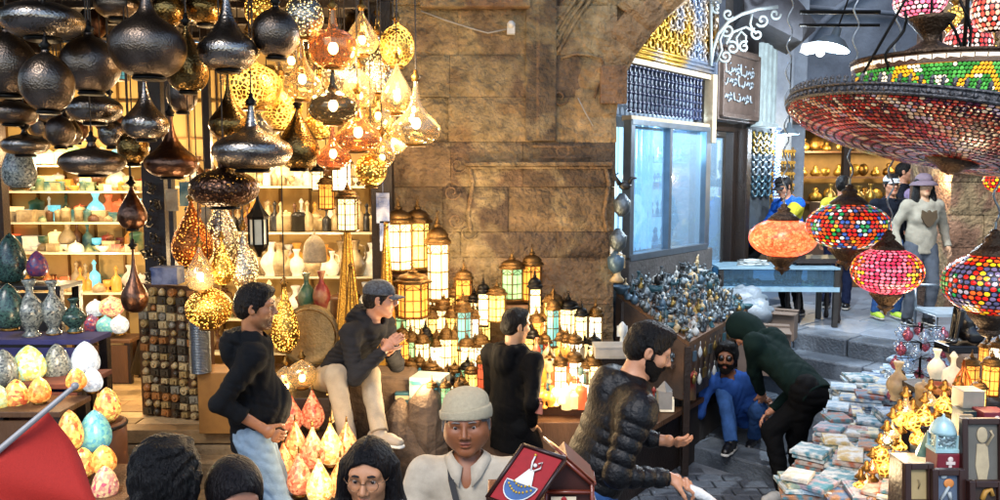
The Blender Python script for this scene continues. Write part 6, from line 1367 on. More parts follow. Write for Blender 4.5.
# two flat panels of small figures on the near side and hanging bits at the pier edge
for i, (px, py, cl, lb) in enumerate(((625, 186, 'black', 'dark metal bird figure hooked on the pier edge'), (622, 205, 'pewter', 'pewter basket hanging at the edge of the pier'), (618, 240, 'pewter', 'cluster of pewter charms hanging by the window'), (616, 250, 'white', 'white price card fixed to the pier edge'), (616, 262, 'bluegrey', 'dark blue cloth pouch hanging at the pier edge'), (617, 282, 'ivory', 'ivory statuette on the near corner of the window stall'))):
    m = MB()
    if i == 0: m.ball((0, 0, 0), (.05, .03, .035), 8); m.tube([(.03, 0, .02), (.05, 0, .06), (.09, 0, .06)], [.018, .014, .006], 6); m.tube([(-.04, 0, .01), (-.08, 0, .08), (-.05, 0, .10)], [.02, .012, .005], 6)
    elif i == 3: m.box((0, 0, 0), (.09, .01, .06))
    elif i == 5: m = bust(); m.v = [(a*2, b*2, c*2) for a, b, c in m.v]
    else: m.lathe([(.02, -.09), (.06, -.05), (.07, .03), (.05, .05), (.02, .09)], 10); m.tube([(0, 0, .08), (0, 0, .2)], .004, 4)
    o = m.build(('bird_figure', 'hanging_basket', 'charm_cluster', 'price_card', 'cloth_pouch', 'statuette')[i], gm[cl]); o.location = W(px, py, 6.15); tag(o, lb, ('figure', 'basket', 'charms', 'card', 'pouch', 'statuette')[i])
# lower tray of little figures
lt = thing('figure_tray', 'slanted tray of small silver figures in front of the souvenir stall', 'tray', (0, 0, 0)); m = MB(); a, b, c, d = G(655, 348, .93), G(712, 322, .98), G(718, 332, .86), G(672, 366, .80)
m.prism([a, b, c, d], (0, 0, -.03)); m.build('board', tan, lt)
for i in range(11):
    for j in range(3):
        p = a.lerp(b, (i+.5)/11).lerp(d.lerp(c, (i+.5)/11), (j+.5)/3); o = bpy.data.objects.new('figurine', meshes.get(('pharaoh_bust', 'pewter')) or bust().build('figurine', gm['pewter']).data); COL.objects.link(o); o.location = p; o.scale = (.7, .7, .6); tag(o, 'tiny silver figure standing in the slanted tray', 'figurine', 'silver figures in the slanted tray')
for i, (px, py, z, w_, lb) in enumerate(((744, 300, 1.0, .22, 'crumpled white plastic bag beyond the souvenir stall'), (752, 312, .95, .20, 'heap of white wrapping behind the cartons'), (735, 322, .92, .14, 'small white bag at the end of the souvenir stall'))):
    m = MB(); m.ball((0, 0, 0), (w_, w_*.8, w_*.6), 16); m.v = [(x*(1+.25*math.sin(y*40+z_*31)), y*(1+.2*math.sin(x*37)), z_*(1+.3*math.sin(x*29+y*33))) for x, y, z_ in m.v]; o = m.build('plastic_bag', mat('white_bag', '7c878f', .35, 0, .1, 20, .3)); o.location = G(px, py, z)+Vector((0, 0, 0)); tag(o, lb, 'bag')
# cartons
for i, (px, pyb, w_, h_, y, rz, lb) in enumerate(((763, 372, 50, 44, 7.25, -.3, 'open brown carton at the foot of the stairs behind the green hoodie'), (778, 338, 34, 26, 7.9, -.5, 'smaller carton on the top step beside the trousers'))):
    k = y/800; t = thing('carton', lb, 'carton', W(px, pyb, y), rz); w2, h2 = w_*k, h_*k; m = MB(); m.box((0, 0, h2/2), (w2, w2*.7, h2)); m.build('box_body', mat('carton', '6b5c50', .85, 0, .2, 6), t, bevel=.005)
    for s_ in (-1, 1): m = MB(); m.box((0, s_*w2*.42, h2+.012), (w2, w2*.25, .008), M=None); m.build('flap', mat('carton', '6b5c50'), t)
for i, (px, py, y, w_, h_) in enumerate(((700, 366, 7.0, .11, .16), (712, 384, 6.95, .12, .18), (694, 392, 6.8, .10, .15), (706, 350, 7.1, .10, .12), (724, 372, 7.3, .10, .2))):
    m = MB(); m.ball((0, 0, 0), (w_, w_*.7, h_), 14); m.v = [(a*(1+.15*math.sin(c*31+i)), b*(1+.15*math.sin(a*29)), c) for a, b, c in m.v]; m.tube([(0, 0, h_*.9), (.01, 0, h_+.1)], .01, 5)
    o = m.build('cloth_bag', mat('bag_%d' % (i % 3), ('16202e', '12110f', '2a1d18')[i % 3], .85, 0, .4, 14, .4)); o.location = W(px, py, y); tag(o, ('dark blue cloth bag hanging highest on the stall end', 'black cloth bag low beside the crouching man', 'brown cloth bag at the lower left of the stall end', 'small navy pouch just under the tabletop corner', 'long black bag nearest to the cartons')[i], 'bag')
# low ledge of jars beside the puffer jacket
lj = thing('low_shelf', 'low wooden shelf of jars and small lamps behind the puffer jacket', 'shelf', (0, 0, 0)); a, b = G(618, 446, .42), G(706, 396, .42)
dv = (b-a); nv = Vector((dv.y, -dv.x, 0)).normalized()*.0; bk2 = Vector((-dv.y, dv.x, 0)).normalized()*.34
m = MB(); m.prism([a, b, b+bk2, a+bk2], (0, 0, -.04)); m.build('board', woodM, lj); m = MB(); m.prism([a+bk2, b+bk2, b+bk2+Vector((0, 0, .5)), a+bk2+Vector((0, 0, .5))], bk2*.1); m.build('back_board', darkwood, lj)
m = MB(); m.prism([a+bk2*.2+Vector((0, 0, -.04)), b+bk2*.2+Vector((0, 0, -.04)), Vector((b.x, b.y, -.1))+bk2*.2, Vector((a.x, a.y, -.1))+bk2*.2], bk2*.1); m.build('front_panel', darkwood, lj)
for i in range(14):
    p = a.lerp(b, (i+.5)/14)+bk2*(.25+.4*(i % 2)); kd = ('canister', 'bottle', 'dome', 'cube_lamp', 'cup')[i % 5]; mk_simple('jar', shape(kd, rnd.uniform(.10, .14)), [GM['red'], GM['ivory'], GM['white'], GM['teal'], gm['pewter'], GM['brown']][i % 6], p, f'{("red", "ivory", "white", "teal", "pewter", "brown")[i % 6]} jar or little lamp, {ORD[i]} along the low shelf by the crouching man', 'jar', 'jars on the low shelf')
vase_at(664, 410, 5.6, 17, 30, mat('dull_white_metal', '7c7a74'), 'cube_lamp', 'small white house shaped lantern in front of the bearded face', 'lantern', 'lantern'); 
m = shape('canister', .2); o = m.build('red_tin', GM['red']); o.location = G(686, 398, .5); tag(o, 'round red tin at the far end of the low shelf', 'tin')
m = MB(); m.box((0, 0, 0), (.26, .2, .08)); m.box((0, -.103, 0), (.22, .01, .05)); o = m.build('metal_cabinet', mat('dull_white_metal', '7c7a74')); o.location = W(612, 350, 5.6); tag(o, 'white metal box beside the hair of the puffer jacket man', 'box')
pt = thing('statuette', 'little black and white pharaoh statuette on the tan side of the stall', 'statuette', W(622, 348, 5.9)); m = bust(); m.v = [(a*1.3, b*1.3, c*1.6) for a, b, c in m.v]; m.build('figure', gm['white'], pt)

# ---- glass display case and wooden table on the upper street
dc = thing('display_case', 'glass topped jewellery case on thin legs in the upper street', 'display case', G(770, 322, .7), -.05)
for x in (-.6, .6):
    for y in (-.25, .25): m = MB(); m.box((x, y, .3), (.05, .05, .6)); m.build('leg', frameM, dc)
m = MB(); m.box((0, 0, .40), (1.26, .56, .05)); m.box((0, 0, .62), (1.26, .56, .02)); m.build('case_frame', mat('case_frame', '8fb0c0', .3, .3), dc)
m = MB(); m.box((0, 0, .515), (1.22, .52, .18)); m.build('glass', glassm('case_glass', '9cc8e0', .05, .15, 0), dc)
q = random.Random(31)
m = MB()
for i in range(30): m.lathe([(.03, 0), (.035, .01), (.012, .03)], 8, (q.uniform(-.55, .55), q.uniform(-.2, .2), .426))
m.build('jewellery', gm['pewter'], dc)
m = MB()
for i in range(14): m.tube([(q.uniform(-.4, -.1)+.05*math.cos(a), -.1+.05*math.sin(a), .64+i*.004) for a in range(8)], .008, 4)
m.build('bracelet_roll', gm['white'], dc)
tb = thing('turned_table', 'dark wooden table with turned legs beside the glass case', 'table', G(812, 320, .7), .0)
for x in (-.22, .22):
    for y in (-.16, .16): m = MB(); m.lathe([(.02, 0), (.03, .03), (.018, .1), (.032, .2), (.02, .3), (.034, .42), (.022, .5), (.034, .56), (.034, .66)], 10, (x, y, 0)); m.build('leg', darkwood, tb)
m = MB(); m.box((0, 0, .68), (.56, .44, .05)); m.build('tabletop', darkwood, tb)
st = thing('metal_stool', 'pale metal framed chair at the top of the steps by the cat statue', 'chair', G(945, 338, .7)); m = MB()
for x in (-.2, .2):
    m.tube([(x, -.2, 0), (x, -.2, .25), (x, .2, .25), (x, .2, 0)], .015, 6); m.tube([(x, .2, .25), (x, .22, .5)], .015, 6)
m.tube([(-.2, .22, .5), (.2, .22, .5)], .015, 6); m.build('frame', steel, st); m = MB(); m.box((0, 0, .26), (.42, .42, .03)); m.build('seat', mat('pale_seat', '8a9aa4', .5), st)
# ---- gold vases by the woman in the hat
for i, (px, pyb, w_, h_, y) in enumerate(((938, 262, 20, 66, 9.6), (952, 262, 20, 44, 9.4), (944, 210, 22, 34, 9.8), (930, 196, 16, 26, 10.2), (858, 206, 12, 20, 11.5), (870, 206, 10, 22, 11.6), (830, 206, 11, 22, 11.6))):
    vase_at(px, pyb, y, w_, h_, gold, 'vase', f'golden brass vase, {ORD[i]} from the pillar along the lit shop', group='golden vases outside the far shop')
bm = MB(); a = W(928, 262, 9.7); b = W(958, 262, 9.7); bm.box(((a.x+b.x)/2, 9.7, (a.z+.7)/2), (b.x-a.x, .6, a.z-.7)); tag(bm.build('plinth', woodM), 'wooden plinth carrying golden vases by the brown pillar', 'plinth')
bm = MB(); a = W(918, 212, 10.1); b = W(956, 212, 10.1); bm.box(((a.x+b.x)/2, 10.1, a.z-.02), (b.x-a.x, .35, .04)); bm.box((b.x, 10.1, (a.z+.7)/2), (.05, .35, a.z-.7)); bm.box((a.x, 10.1, (a.z+.7)/2), (.05, .35, a.z-.7)); tag(bm.build('shelf_stand', woodM), 'upper wooden stand behind the plinth with smaller vases', 'stand')
bm = MB(); a = W(815, 202, 11.8); b = W(885, 202, 11.8); bm.box(((a.x+b.x)/2, 11.7, (a.z+.7)/2), (b.x-a.x, .6, a.z-.7)); tag(bm.build('shop_counter', woodM), 'wooden counter with brass vases in front of the far shop', 'counter')

# ================================================================== RIGHT FOREGROUND STALL
slb = thing('market_stall', 'cloth covered stall heaped with folded papyrus and scarves at the foot of the steps', 'stall', (0, 0, 0)); sz = .72
E0, E1, E2, E3 = G(782, 506, sz), G(852, 388, sz), G(960, 372, sz), G(1060, 560, sz)
m = MB(); m.prism([E0, E1, E2, E3], (0, 0, -.04)); m.build('tabletop', woodM, slb)
m = MB(); m.prism([E0+Vector((.03, 0, -.04)), E1+Vector((.03, 0, -.04)), Vector((E1.x+.03, E1.y, -.1)), Vector((E0.x+.03, E0.y, -.1))], (.02, 0, 0)); m.build('side_panel', mat('stall_cloth', '2c3138', .9, 0, .3, 8), slb)
TC = ['9cbcd0', 'b8ccd8', '7898b4', 'ccd4d4', '5c7890', 'c8b478', 'a0744a', '88a094', 'b4a0a8', '508490', 'd4ccb8', '8c6c84', '4464a4', 'b88058', 'b0aca4']
tm_ = [mat('folded_%d' % i, c, .6, 0, .3, 60, .3, 80, col2=('b4bcbc', '3a5c80', 'c8bc98', '2f6f80', '8a4a30')[i % 5]) for i, c in enumerate(['%02x%02x%02x' % tuple(int(int(c_[k_:k_+2], 16)*.86) for k_ in (0, 2, 4)) for c_ in TC])]
cn_ = ['sky blue', 'pale blue', 'slate blue', 'silver', 'dark slate', 'straw yellow', 'brown', 'sage', 'mauve', 'teal', 'cream', 'plum', 'bright blue', 'rust', 'light sage']
nr_, nc_ = 11, 6
for r_ in range(nr_):
    for c_ in range(nc_):
        u = (r_+.5)/nr_; v = (c_+.5)/nc_; a_ = E0.lerp(E1, u); b_ = E0.lerp(E1, u)+(E2.lerp(E3, 1-u)-E0.lerp(E1, u))*.50
        base = a_.lerp(b_, v)+Vector((rnd.uniform(-.02, .02), rnd.uniform(-.03, .03), 0)); n_ = rnd.randint(2, 5)+(2 if r_ > 6 else 0)+(1 if c_ > 3 else 0); rzz = rnd.uniform(-.25, .25)-.35
        pl = [0, 1, 2, 3, 1, 0, 4, 3] if r_ > 6 else ([12, 1, 9, 3, 8, 3, 0] if r_ > 4 else [5, 6, 7, 8, 9, 10, 3, 13, 14, 3, 0, 10, 7])
        for q_ in range(n_):
            ci = rnd.choice(pl); m = MB(); w_, d_, h_ = .155*rnd.uniform(.8, 1.1), .185*rnd.uniform(.8, 1.1), .022
            m.box((0, 0, 0), (w_, d_, h_*.8)); m.box((.004, -.004, h_*.46), (w_*.9, d_*.88, h_*.16))
            o = m.build('folded_scarf', tm_[ci], bevel=.007); o.location = base+Vector((rnd.uniform(-.012, .012), rnd.uniform(-.012, .012), .013+q_*.025)); o.rotation_euler = (rnd.uniform(-.03, .03), rnd.uniform(-.03, .03), rzz+rnd.uniform(-.3, .3))
            tag(o, f'{cn_[ci]} folded cloth, {ORD[q_]} up in pile {ORD[c_]} of the {ORD[r_]} row' if False else f'{cn_[ci]} folded cloth at level {q_+1} of the {ORD[c_]} pile, {ORD[r_]} row from the front', 'folded cloth', 'folded cloths in piles on the right stall')
# glass ornaments on a wire stand
gs = thing('ornament_stand', 'wire stand hung with small clear and red glass ornaments', 'stand', W(918, 404, 5.0)); k = 5/800
gl = [glassm('ornament_clear', 'd0dce8', .05, .2, .2, 40), glassm('ornament_rose', 'c87a88', .05, .4, .2, 40), glassm('ornament_gold', 'b08a50', .05, .4, .2, 40)]
m = MB(); m.cyl((0, 0, 0), (0, 0, 84*k), .008, n=6)
for j in range(5):
    for i in range(8): a = PI*i/4; rr = .17-.012*j; m.tube([(0, 0, (16+j*16)*k), (rr*math.cos(a), rr*math.sin(a), (16+j*16)*k)], .003, 4)
m.build('wire_frame', iron, gs)
for j in range(5):
    for i in range(8):
        a = PI*i/4+j*.3; rr = .17-.012*j; z = (16+j*16)*k; m = MB(); x, y = rr*math.cos(a), rr*math.sin(a); m.lathe([(.004, -.085), (.022, -.07), (.034, -.045), (.026, -.02), (.008, -.008), (.012, 0), (.004, .01)], 10, (x, y, z)); m.build('glass_ornament', gl[(i+j*3) % 3 if j < 2 else (0 if i % 3 else 1)], gs)
for px, py, cl in ((896, 322, 'r'), (905, 326, 'c'), (930, 318, 'r'), (940, 330, 'c'), (952, 326, 'c'), (884, 340, 'r'), (896, 360, 'r'), (950, 350, 'c')):
    pass
# cat statue on pedestal
def cat_statue():
    t = thing('cat_statue', 'slender black seated cat statue on a stone pedestal under the red mosaic lamp', 'statue', W(965, 345, 4.6)); k = 4.6/800
    P_ = [ell((0, .02, .10), (.055, .07, .09)), cap((-.01, 0, .14), (-.045, 0, .22), .042, .03, k=.03), ell((-.06, 0, .262), (.036, .028, .030), k=.015), cap((-.085, 0, .255), (-.10, 0, .25), .014, .010, k=.01), cap((-.045, -.018, .28), (-.045, -.022, .312), .011, .003, k=.006), cap((-.045, .018, .28), (-.045, .022, .312), .011, .003, k=.006),
          cap((-.05, -.022, .19), (-.07, -.024, .02), .016, .013, k=.015), cap((-.05, .022, .19), (-.07, .024, .02), .016, .013, k=.015), ell((.03, -.045, .05), (.055, .022, .045), k=.02), ell((.03, .045, .05), (.055, .022, .045), k=.02), cap((.07, 0, .03), (.10, .04, .015), .012, .010, k=.01), ell((-.085, -.024, .012), (.02, .014, .012)), ell((-.085, .024, .012), (.02, .014, .012))]
    V, F = sdf(P_, .004, .015); V[:, 2] += .012; npmesh('cat_figure', V, F, mat('black_stone', '0e0d0e', .25, 0, .2, 30), t)
    m = MB(); m.box((0, 0, -.012), (.28, .16, .045)); m.build('base', mat('black_stone', '0e0d0e'), t, bevel=.005)
    m = MB(); m.lathe([(.10, -.30), (.10, -.27), (.06, -.24), (.07, -.12), (.10, -.06), (.10, -.035)], 14); m.box((0, 0, -.42), (.22, .2, .28)); m.build('pedestal', mat('pedestal', '7a6a5c', .7, 0, .3, 20), t)
cat_statue()
# tiers for the right-hand goods
k3 = 3.1/800
fr = thing('display_shelf', 'dark wooden tiers holding framed papyri and boxed souvenirs at lower right', 'shelf', (0, 0, 0))
m = MB(); a, b = W(906, 462, 3.3), W(1040, 462, 3.3); m.box(((a.x+b.x)/2, 3.36, a.z/2-.07), (b.x-a.x, .16, a.z+.12)); m.build('lower_tier', darkwood, fr); a, b = W(965, 425, 3.5), W(1060, 425, 3.5); m = MB(); m.box(((a.x+b.x)/2, 3.6, a.z/2-.07), (b.x-a.x, .2, a.z+.12)); m.build('upper_tier', darkwood, fr)
def frame(px, py, w_, h_, y, label, art, rz=0, rx=-6, fc='2a120c'):
    k = y/800; t = thing('framed_picture', label, 'picture', W(px, py, y), 0); t.rotation_euler = (R(rx), R(rz), 0); w2, h2 = w_*k, h_*k
    m = MB()
    for s_ in (-1, 1): m.box((s_*(w2/2-.012), 0, 0), (.024, .03, h2)); m.box((0, 0, s_*(h2/2-.012)), (w2-.048, .03, .024))
    m.build('frame', mat('frame_'+fc, fc, .4, 0, .3, 10), t, bevel=.003); m = MB(); m.box((0, .006, 0), (w2-.04, .01, h2-.04)); m.build('picture_ground', mat('art_'+art[0], art[0], .7, 0, .15, 10), t)
    for nm, col, pts in art[1]:
        m = MB()
        for p in pts:
            if p[0] == 'b': m.ball((p[1]*w2, -.002, p[2]*h2), (p[3]*w2, .004, p[4]*h2), 14)
            elif p[0] == 't': m.tube([(x*w2, -.003, z*h2) for x, z in p[1]], p[2], 5)
            elif p[0] == 'p': m.prism([(x*w2, .0005, z*h2) for x, z in p[1]], (0, -.003, 0))
        m.build(nm, mat('art_'+col, col, .6, 0, .2, 20), t)
    return t
frame(982, 452, 44, 70, 3.15, 'dark framed papyrus of a pale standing figure, upper right of the frames', ('5a5850', [('painted_figure', 'a89878', [('b', 0, .25, .13, .12), ('p', [(-.12, .12), (.12, .12), (.16, -.2), (.1, -.4), (-.1, -.4), (-.16, -.2)]), ('t', [(.1, .1), (.25, .25), (.2, .32)], .006)])]))
frame(918, 484, 30, 44, 3.0, 'narrow framed cream papyrus, leftmost of the frames', ('9a865c', [('painted_mark', '7a6a48', [('t', [(0, .1), (.05, 0), (0, -.1)], .003)])]), fc='2a120c')
frame(947, 488, 34, 40, 2.98, 'framed blue picture with an orange sunflower figure, centre of the frames', ('4a586a', [('painted_flower', 'c07838', [('b', .05, .12, .16, .12)]), ('painted_leaves', '98a0a0', [('t', [(-.2, -.3), (-.05, -.1), (.05, .05)], .006), ('b', -.1, .3, .1, .06), ('t', [(.1, -.3), (.05, -.1)], .008)])]))
frame(985, 494, 36, 28, 2.95, 'dark frame with a golden curved ornament, lowest right', ('2a1c14', [('gold_curve', 'a87a30', [('t', [(-.1, -.2), (.0, .1), (.15, .2), (.2, -.05)], .010)])]))
for i, (px, py, w_, h_, y, cl, lb) in enumerate(((944, 459, 26, 18, 3.2, 'm', 'maroon gift box with white cross mark under the small white lantern'), (990, 419, 26, 20, 3.3, 'm', 'maroon gift box with white mark on the upper tier at the right edge'), (968, 417, 22, 18, 3.35, 't', 'dark teal tin on the upper tier left of the maroon box'), (968, 398, 22, 20, 3.4, 'c', 'grey cream carton on top of the dark teal tin'))):
    k = y/800; t = thing('gift_box', lb, 'box', W(px, py, y), 0); m = MB(); m.box((0, 0, 0), (w_*k, .09, h_*k)); m.build('case', mat('giftbox_'+cl, {'m': '6a1824', 't': '1c3034', 'c': '8a8272'}[cl], .5), t, bevel=.003)
    if cl == 'm': m = MB(); m.box((0, -.047, 0), (.012, .003, h_*k*.6)); m.box((0, -.049, 0), (w_*k*.35, .003, .012)); m.ball((0, -.047, h_*k*.2), (.012, .003, .012), 8); m.build('white_mark', mat('white_mark', 'c8b8b0', .5), t)
bd = MB(); k = 3.3/800; bd.box((0, 0, 0), (14*k, .03, 80*k)); o = bd.build('timber_slat', mat('pale_timber', '9a8a70')); o.location = W(962, 452, 3.3); tag(o, 'pale upright timber panel between the frames', 'panel')
# white lantern
wl = thing('lantern', 'white domed metal lantern with pierced sides on the maroon box', 'lantern', W(942, 450, 3.2)); k = 3.2/800
m = MB(); m.box((0, 0, .008), (24*k, 20*k, .014)); 
for x in (-10.5, 10.5):
    for y in (-8, 8): m.box((x*k, y*k, 9*k), (2*k, 2*k, 18*k))
m.build('frame', mat('pale_aqua_metal', '9cc0c4', .4, .2), wl); m = MB(); m.box((0, 0, 9.5*k), (19*k, 15*k, 16*k)); m.build('pierced_side', pierced('pierced_white', 'a8b8b8', 'c8e8e0', .8, 90, .4, .1), wl)
m = MB(); m.lathe([(13*k, 18*k), (12.5*k, 21*k), (10*k, 28*k), (6*k, 33*k), (1.5*k, 35*k), (1*k, 38*k)], 18); m.build('dome', mat('pale_aqua_metal', '9cc0c4'), wl)
for i, (px, pyb, w_, h_, y, cl, kd, lb) in enumerate(((925, 455, 24, 24, 3.3, 'green', 'pyramid', 'sage green cone left of the white lantern'), (905, 425, 18, 36, 3.8, 'ivory', 'vase', 'ivory jar behind the glowing string of lamps'), (922, 412, 16, 34, 3.9, 'ivory', 'canister', 'cream canister beneath the ornament stand'), (940, 405, 22, 22, 3.9, 'orange', 'bowl', 'orange bowl behind the white lantern'), (897, 400, 22, 40, 4.2, 'ivory', 'vase', 'tall ivory vase right of the cloth piles'), (952, 392, 20, 42, 4.0, 'white', 'bottle', 'white wrapped bottle behind the lantern'), (936, 382, 18, 34, 4.2, 'white', 'vase', 'white vase at the foot of the cat pedestal'))):
    vase_at(px, pyb, y, w_, h_, GM[cl], kd, lb)
PT = [(866, 490), (872, 476), (880, 464), (886, 450), (892, 438), (899, 428), (905, 416), (912, 430), (918, 446), (872, 500), (860, 500), (884, 478), (893, 466), (900, 452), (924, 424), (930, 408), (944, 412), (958, 406), (936, 436), (956, 430)]
q = random.Random(5)
for i, (px, py) in enumerate(PT):
    c_ = q.choice(['piercedsilver', 'linegold', 'clear', 'clear', 'amber']); w_ = q.uniform(13, 19)
    t = hang_lamp(px, py-10, w_, w_*1.25, 3.7-.0*i, q.choice(['ball', 'pear', 'drop']), c_, f'little glowing glass lamp, {ORD[i]} up the right stall heap', 'table lamp', cord=False); t['group'] = 'little glowing lamps heaped on the right stall'; t.name = 'table_lamp'
    if i % 4 == 0: light('lamp_glow', W(px+4, py-22, 3.5), 1.6)
for i, (px, pyb, w_, h_, y, c) in enumerate(((970, 392, 20, 44, 3.9, 'amber'), (990, 396, 22, 50, 3.6, 'amber'), (978, 410, 18, 36, 3.5, 'yellow'), (996, 372, 20, 40, 3.9, 'white'), (985, 366, 16, 30, 4.0, 'amber'))):
    lantern(px, pyb, w_, h_, y, c, 0, f'glowing {names[c]} lantern, {ORD[i]} of five crowded at the right edge')['group'] = 'glowing lanterns at the right edge'
light('lamp_glow', W(985, 365, 3.4), 3); light('lamp_glow', W(930, 330, 4.2), 1.5)
pc = thing('pendant_cage', 'copper wire cage lamp shaped like an onion behind the maroon box', 'lamp', W(962, 400, 3.7)); k = 3.7/800; m = MB()
for i in range(10): a = 2*PI*i/10; m.tube([(r_*k*math.cos(a), r_*k*math.sin(a), z_*k) for r_, z_ in ((2, 0), (8, 5), (9, 14), (6, 24), (2, 32), (.5, 42))], .003, 4)
m.build('wire_cage', mat('copper_wire', 'a8602c', .3, .9), pc); m = MB(); m.ball((0, 0, 12*k), 3*k, 8); m.build('bulb', bulbM, pc)
slabtable(944, 1010, 402, 3.75, 4.2, 'raised box table under the glowing lanterns at right', mt=darkwood)

# ---- dervish picture box in the foreground
def house_box():
    y = 2.6; k = y/800
    t = thing('wooden_house_lantern', 'reddish wooden house shaped box with glazed gable standing before the puffer jacket', 'box', W(572, 500, y), 0); red = mat('mahogany', '6e2f1c', .35, 0, .3, 12, coat=.3)
    o = W(572, 500, y); L = lambda px, py, yy=y: W(px, py, yy)-o
    m = MB()
    for (a, b) in (((566, 459), (594, 484)), ((566, 459), (538, 492))):
        p0, p1 = L(*a), L(*b); d = Vector((0, .16, 0)); nn = (p1-p0).cross(d).normalized()*.008; m.prism([p0, p1, p1+d, p0+d], nn)
    m.build('roof', red, t)
    m = MB()
    for (a, b) in (((566, 461), (594, 486)), ((566, 461), (540, 492)), ((592, 484), (592, 530)), ((546, 490), (546, 530)), ((546, 492), (592, 492))): m.tube([L(*a), L(*b)], .008, 4)
    m.build('gable_frame', red, t); m = MB(); m.prism([L(566, 463, y+.02), L(590, 484, y+.02), L(590, 530, y+.02), L(547, 530, y+.02), L(547, 484, y+.02)], (0, .12, 0)); m.build('body', mat('mahogany_dark', '3a1810', .5), t)
    m = MB(); p0, p1 = L(551, 497, y-.01), L(576, 512, y-.01); m.box((p0+p1)/2, (p1.x-p0.x, .006, p0.z-p1.z)); pn_ = m.build('small_panel', mat('ivory_panel', 'c8bca0', .6), t); m = MB(); m.ball(L(564, 500, y-.016), (.010, .003, .012), 10); m.build('red_motif', mat('dervish_red', '8c1018', .6), pn_)
    # glazed roof half behind
    m = MB(); p = [L(547, 440, y+.16), L(566, 459, y+.0), L(594, 484, y+.0), L(592, 472, y+.16)]; m.prism(p, (0, 0, .006)); m.build('glass_roof', glassm('roof_glass', 'a88868', .05, .3, 0), t)
    m = MB(); m.tube([L(544, 438, y+.16), L(566, 457, y)], .006, 5); m.tube([L(544, 438, y+.16), L(593, 472, y+.16), L(595, 484, y)], .005, 5); m.build('roof_edge', red, t)
    # dervish picture
    P0, P1, P2, P3 = W(523.6, 445, 2.62), W(565.7, 459, 2.56), W(534, 508, 2.5), W(487, 498, 2.56)
    t2 = thing('framed_picture', 'red felt picture of a whirling dervish in a dark frame beside the old man', 'picture', P0); ux = (P1-P0); uz = (P3-P0); nn = ux.cross(uz).normalized()
    if nn.y > 0: nn = -nn
    Q = lambda u, v, h=0: ux*u+uz*v+nn*h
    m = MB()
    for a, b in (((0, 0), (1, 0)), ((1, 0), (1, 1)), ((1, 1), (0, 1)), ((0, 1), (0, 0))): m.tube([Q(*a, .004), Q(*b, .004)], .0075, 4)
    m.build('frame', mat('frame_2a120c', '2a120c'), t2); m = MB(); m.prism([Q(0, 0), Q(1, 0), Q(1, 1), Q(0, 1)], -nn*.006); m.build('felt_ground', mat('dervish_felt', '8c1018', .8, 0, .15, 60), t2)
    def loc(u, v, h): return Q(u, v, h)
    half = [(.5+.36*math.cos(a), .60+.30*math.sin(a)) for a in [PI*.0+i*PI/14 for i in range(15)]]
    m = MB(); m.prism([loc(u, v, .003) for u, v in half], nn*.002); m.build('blue_skirt', mat('dervish_blue', '3a5a88', .8), t2)
    m = MB(); m.tube([loc(u, v, .006) for u, v in half+[half[0]]], .0022, 5); m.build('skirt_hem', mat('dervish_white', 'd8d4cc', .7), t2)
    m = MB(); m.prism([loc(.45, .34, .006), loc(.57, .34, .006), loc(.72, .60, .006), (loc(.30, .60, .006))], nn*.002); m.tube([loc(.5, .36, .008), loc(.42, .22, .008), loc(.40, .12, .008)], .0035, 5); m.tube([loc(.55, .36, .008), loc(.66, .28, .008), loc(.62, .18, .008), loc(.56, .22, .008)], .003, 5); m.ball(loc(.52, .26, .008), .007, 8); m.build('dervish_robe', mat('dervish_white', 'd8d4cc'), t2)
    m = MB()
    for i in range(9): m.ball(loc(.24+.065*i, .66+.10*math.sin(PI*i/8), .007), .0042, 6)
    for i in range(6): m.ball(loc(.32+.07*i, .60+.05*math.sin(PI*i/5), .008), .004, 6)
    m.ball(loc(.39, .10, .009), .0045, 6); m.build('yellow_dots', mat('dervish_gold', 'c09a20', .5), t2)
    slabtable(486, 606, 532, 2.42, 2.86, 'small wooden table carrying the house shaped box', mt=red)
house_box()
# ---- flag at the lower left
fl = thing('flag', 'red flag on a white pole held up at the lower left corner', 'flag', W(0, 470, 1.3)); o = W(0, 470, 1.3); L = lambda px, py, y=1.3: W(px, py, y)-o
m = MB(); m.cyl(L(-60, 500, 1.25), L(75, 386, 1.36), .006, .0045, n=12); m.ball(L(75, 386, 1.36), .007, 10); m.build('pole', mat('white_pole', '94908c', .3), fl)
m = MB(); n1, n2 = 14, 14; vs = []
for j in range(n2+1):
    for i in range(n1+1):
        u, v = i/n1, j/n2; a = L(48, 412, 1.345).lerp(L(-70, 512, 1.24), u); d = (L(118, 520, 1.36)-L(48, 412, 1.345)); vs.append(a+d*v*1.0+Vector((0, .022*math.sin(u*9+v*6)*(.2+v), 0)))
m.add(vs, [(j*(n1+1)+i, j*(n1+1)+i+1, (j+1)*(n1+1)+i+1, (j+1)*(n1+1)+i) for j in range(n2) for i in range(n1)], None, True); m.build('cloth', mat('red_flag', 'ac2012', .8, 0, .08, 200, .15, 500), fl, solid=.001)
# lamps that light the street side: window interiors
p = Vector((1.13, 7.2, 2.6))+UX*.8; light('window_light', (p.x-.2, p.y+.35, 2.6), 40, (.62, .82, 1), .15)
light('shop_bulb_or_fill', (5.2, 13.0, 2.7), 40, (1, .75, .4)); light('shop_bulb_or_fill', (6.6, 13.0, 2.7), 40, (1, .75, .4)); light('shop_bulb_or_fill', tuple(W(780, 140, 10.9)), 14, (1, .85, .6)); light('panel_glow', tuple(W(690, 60, 6.9)), 4.5, (.85, .9, 1)); light('pendant_glow', tuple(W(789, 142, 9.8)), 25, (.7, .85, 1)); light('pendant_glow', tuple(W(833, 60, 7.5)), 130, (.8, .9, 1)); light('shop_bulb_or_fill', tuple(W(940, 180, 9.3)), 10)
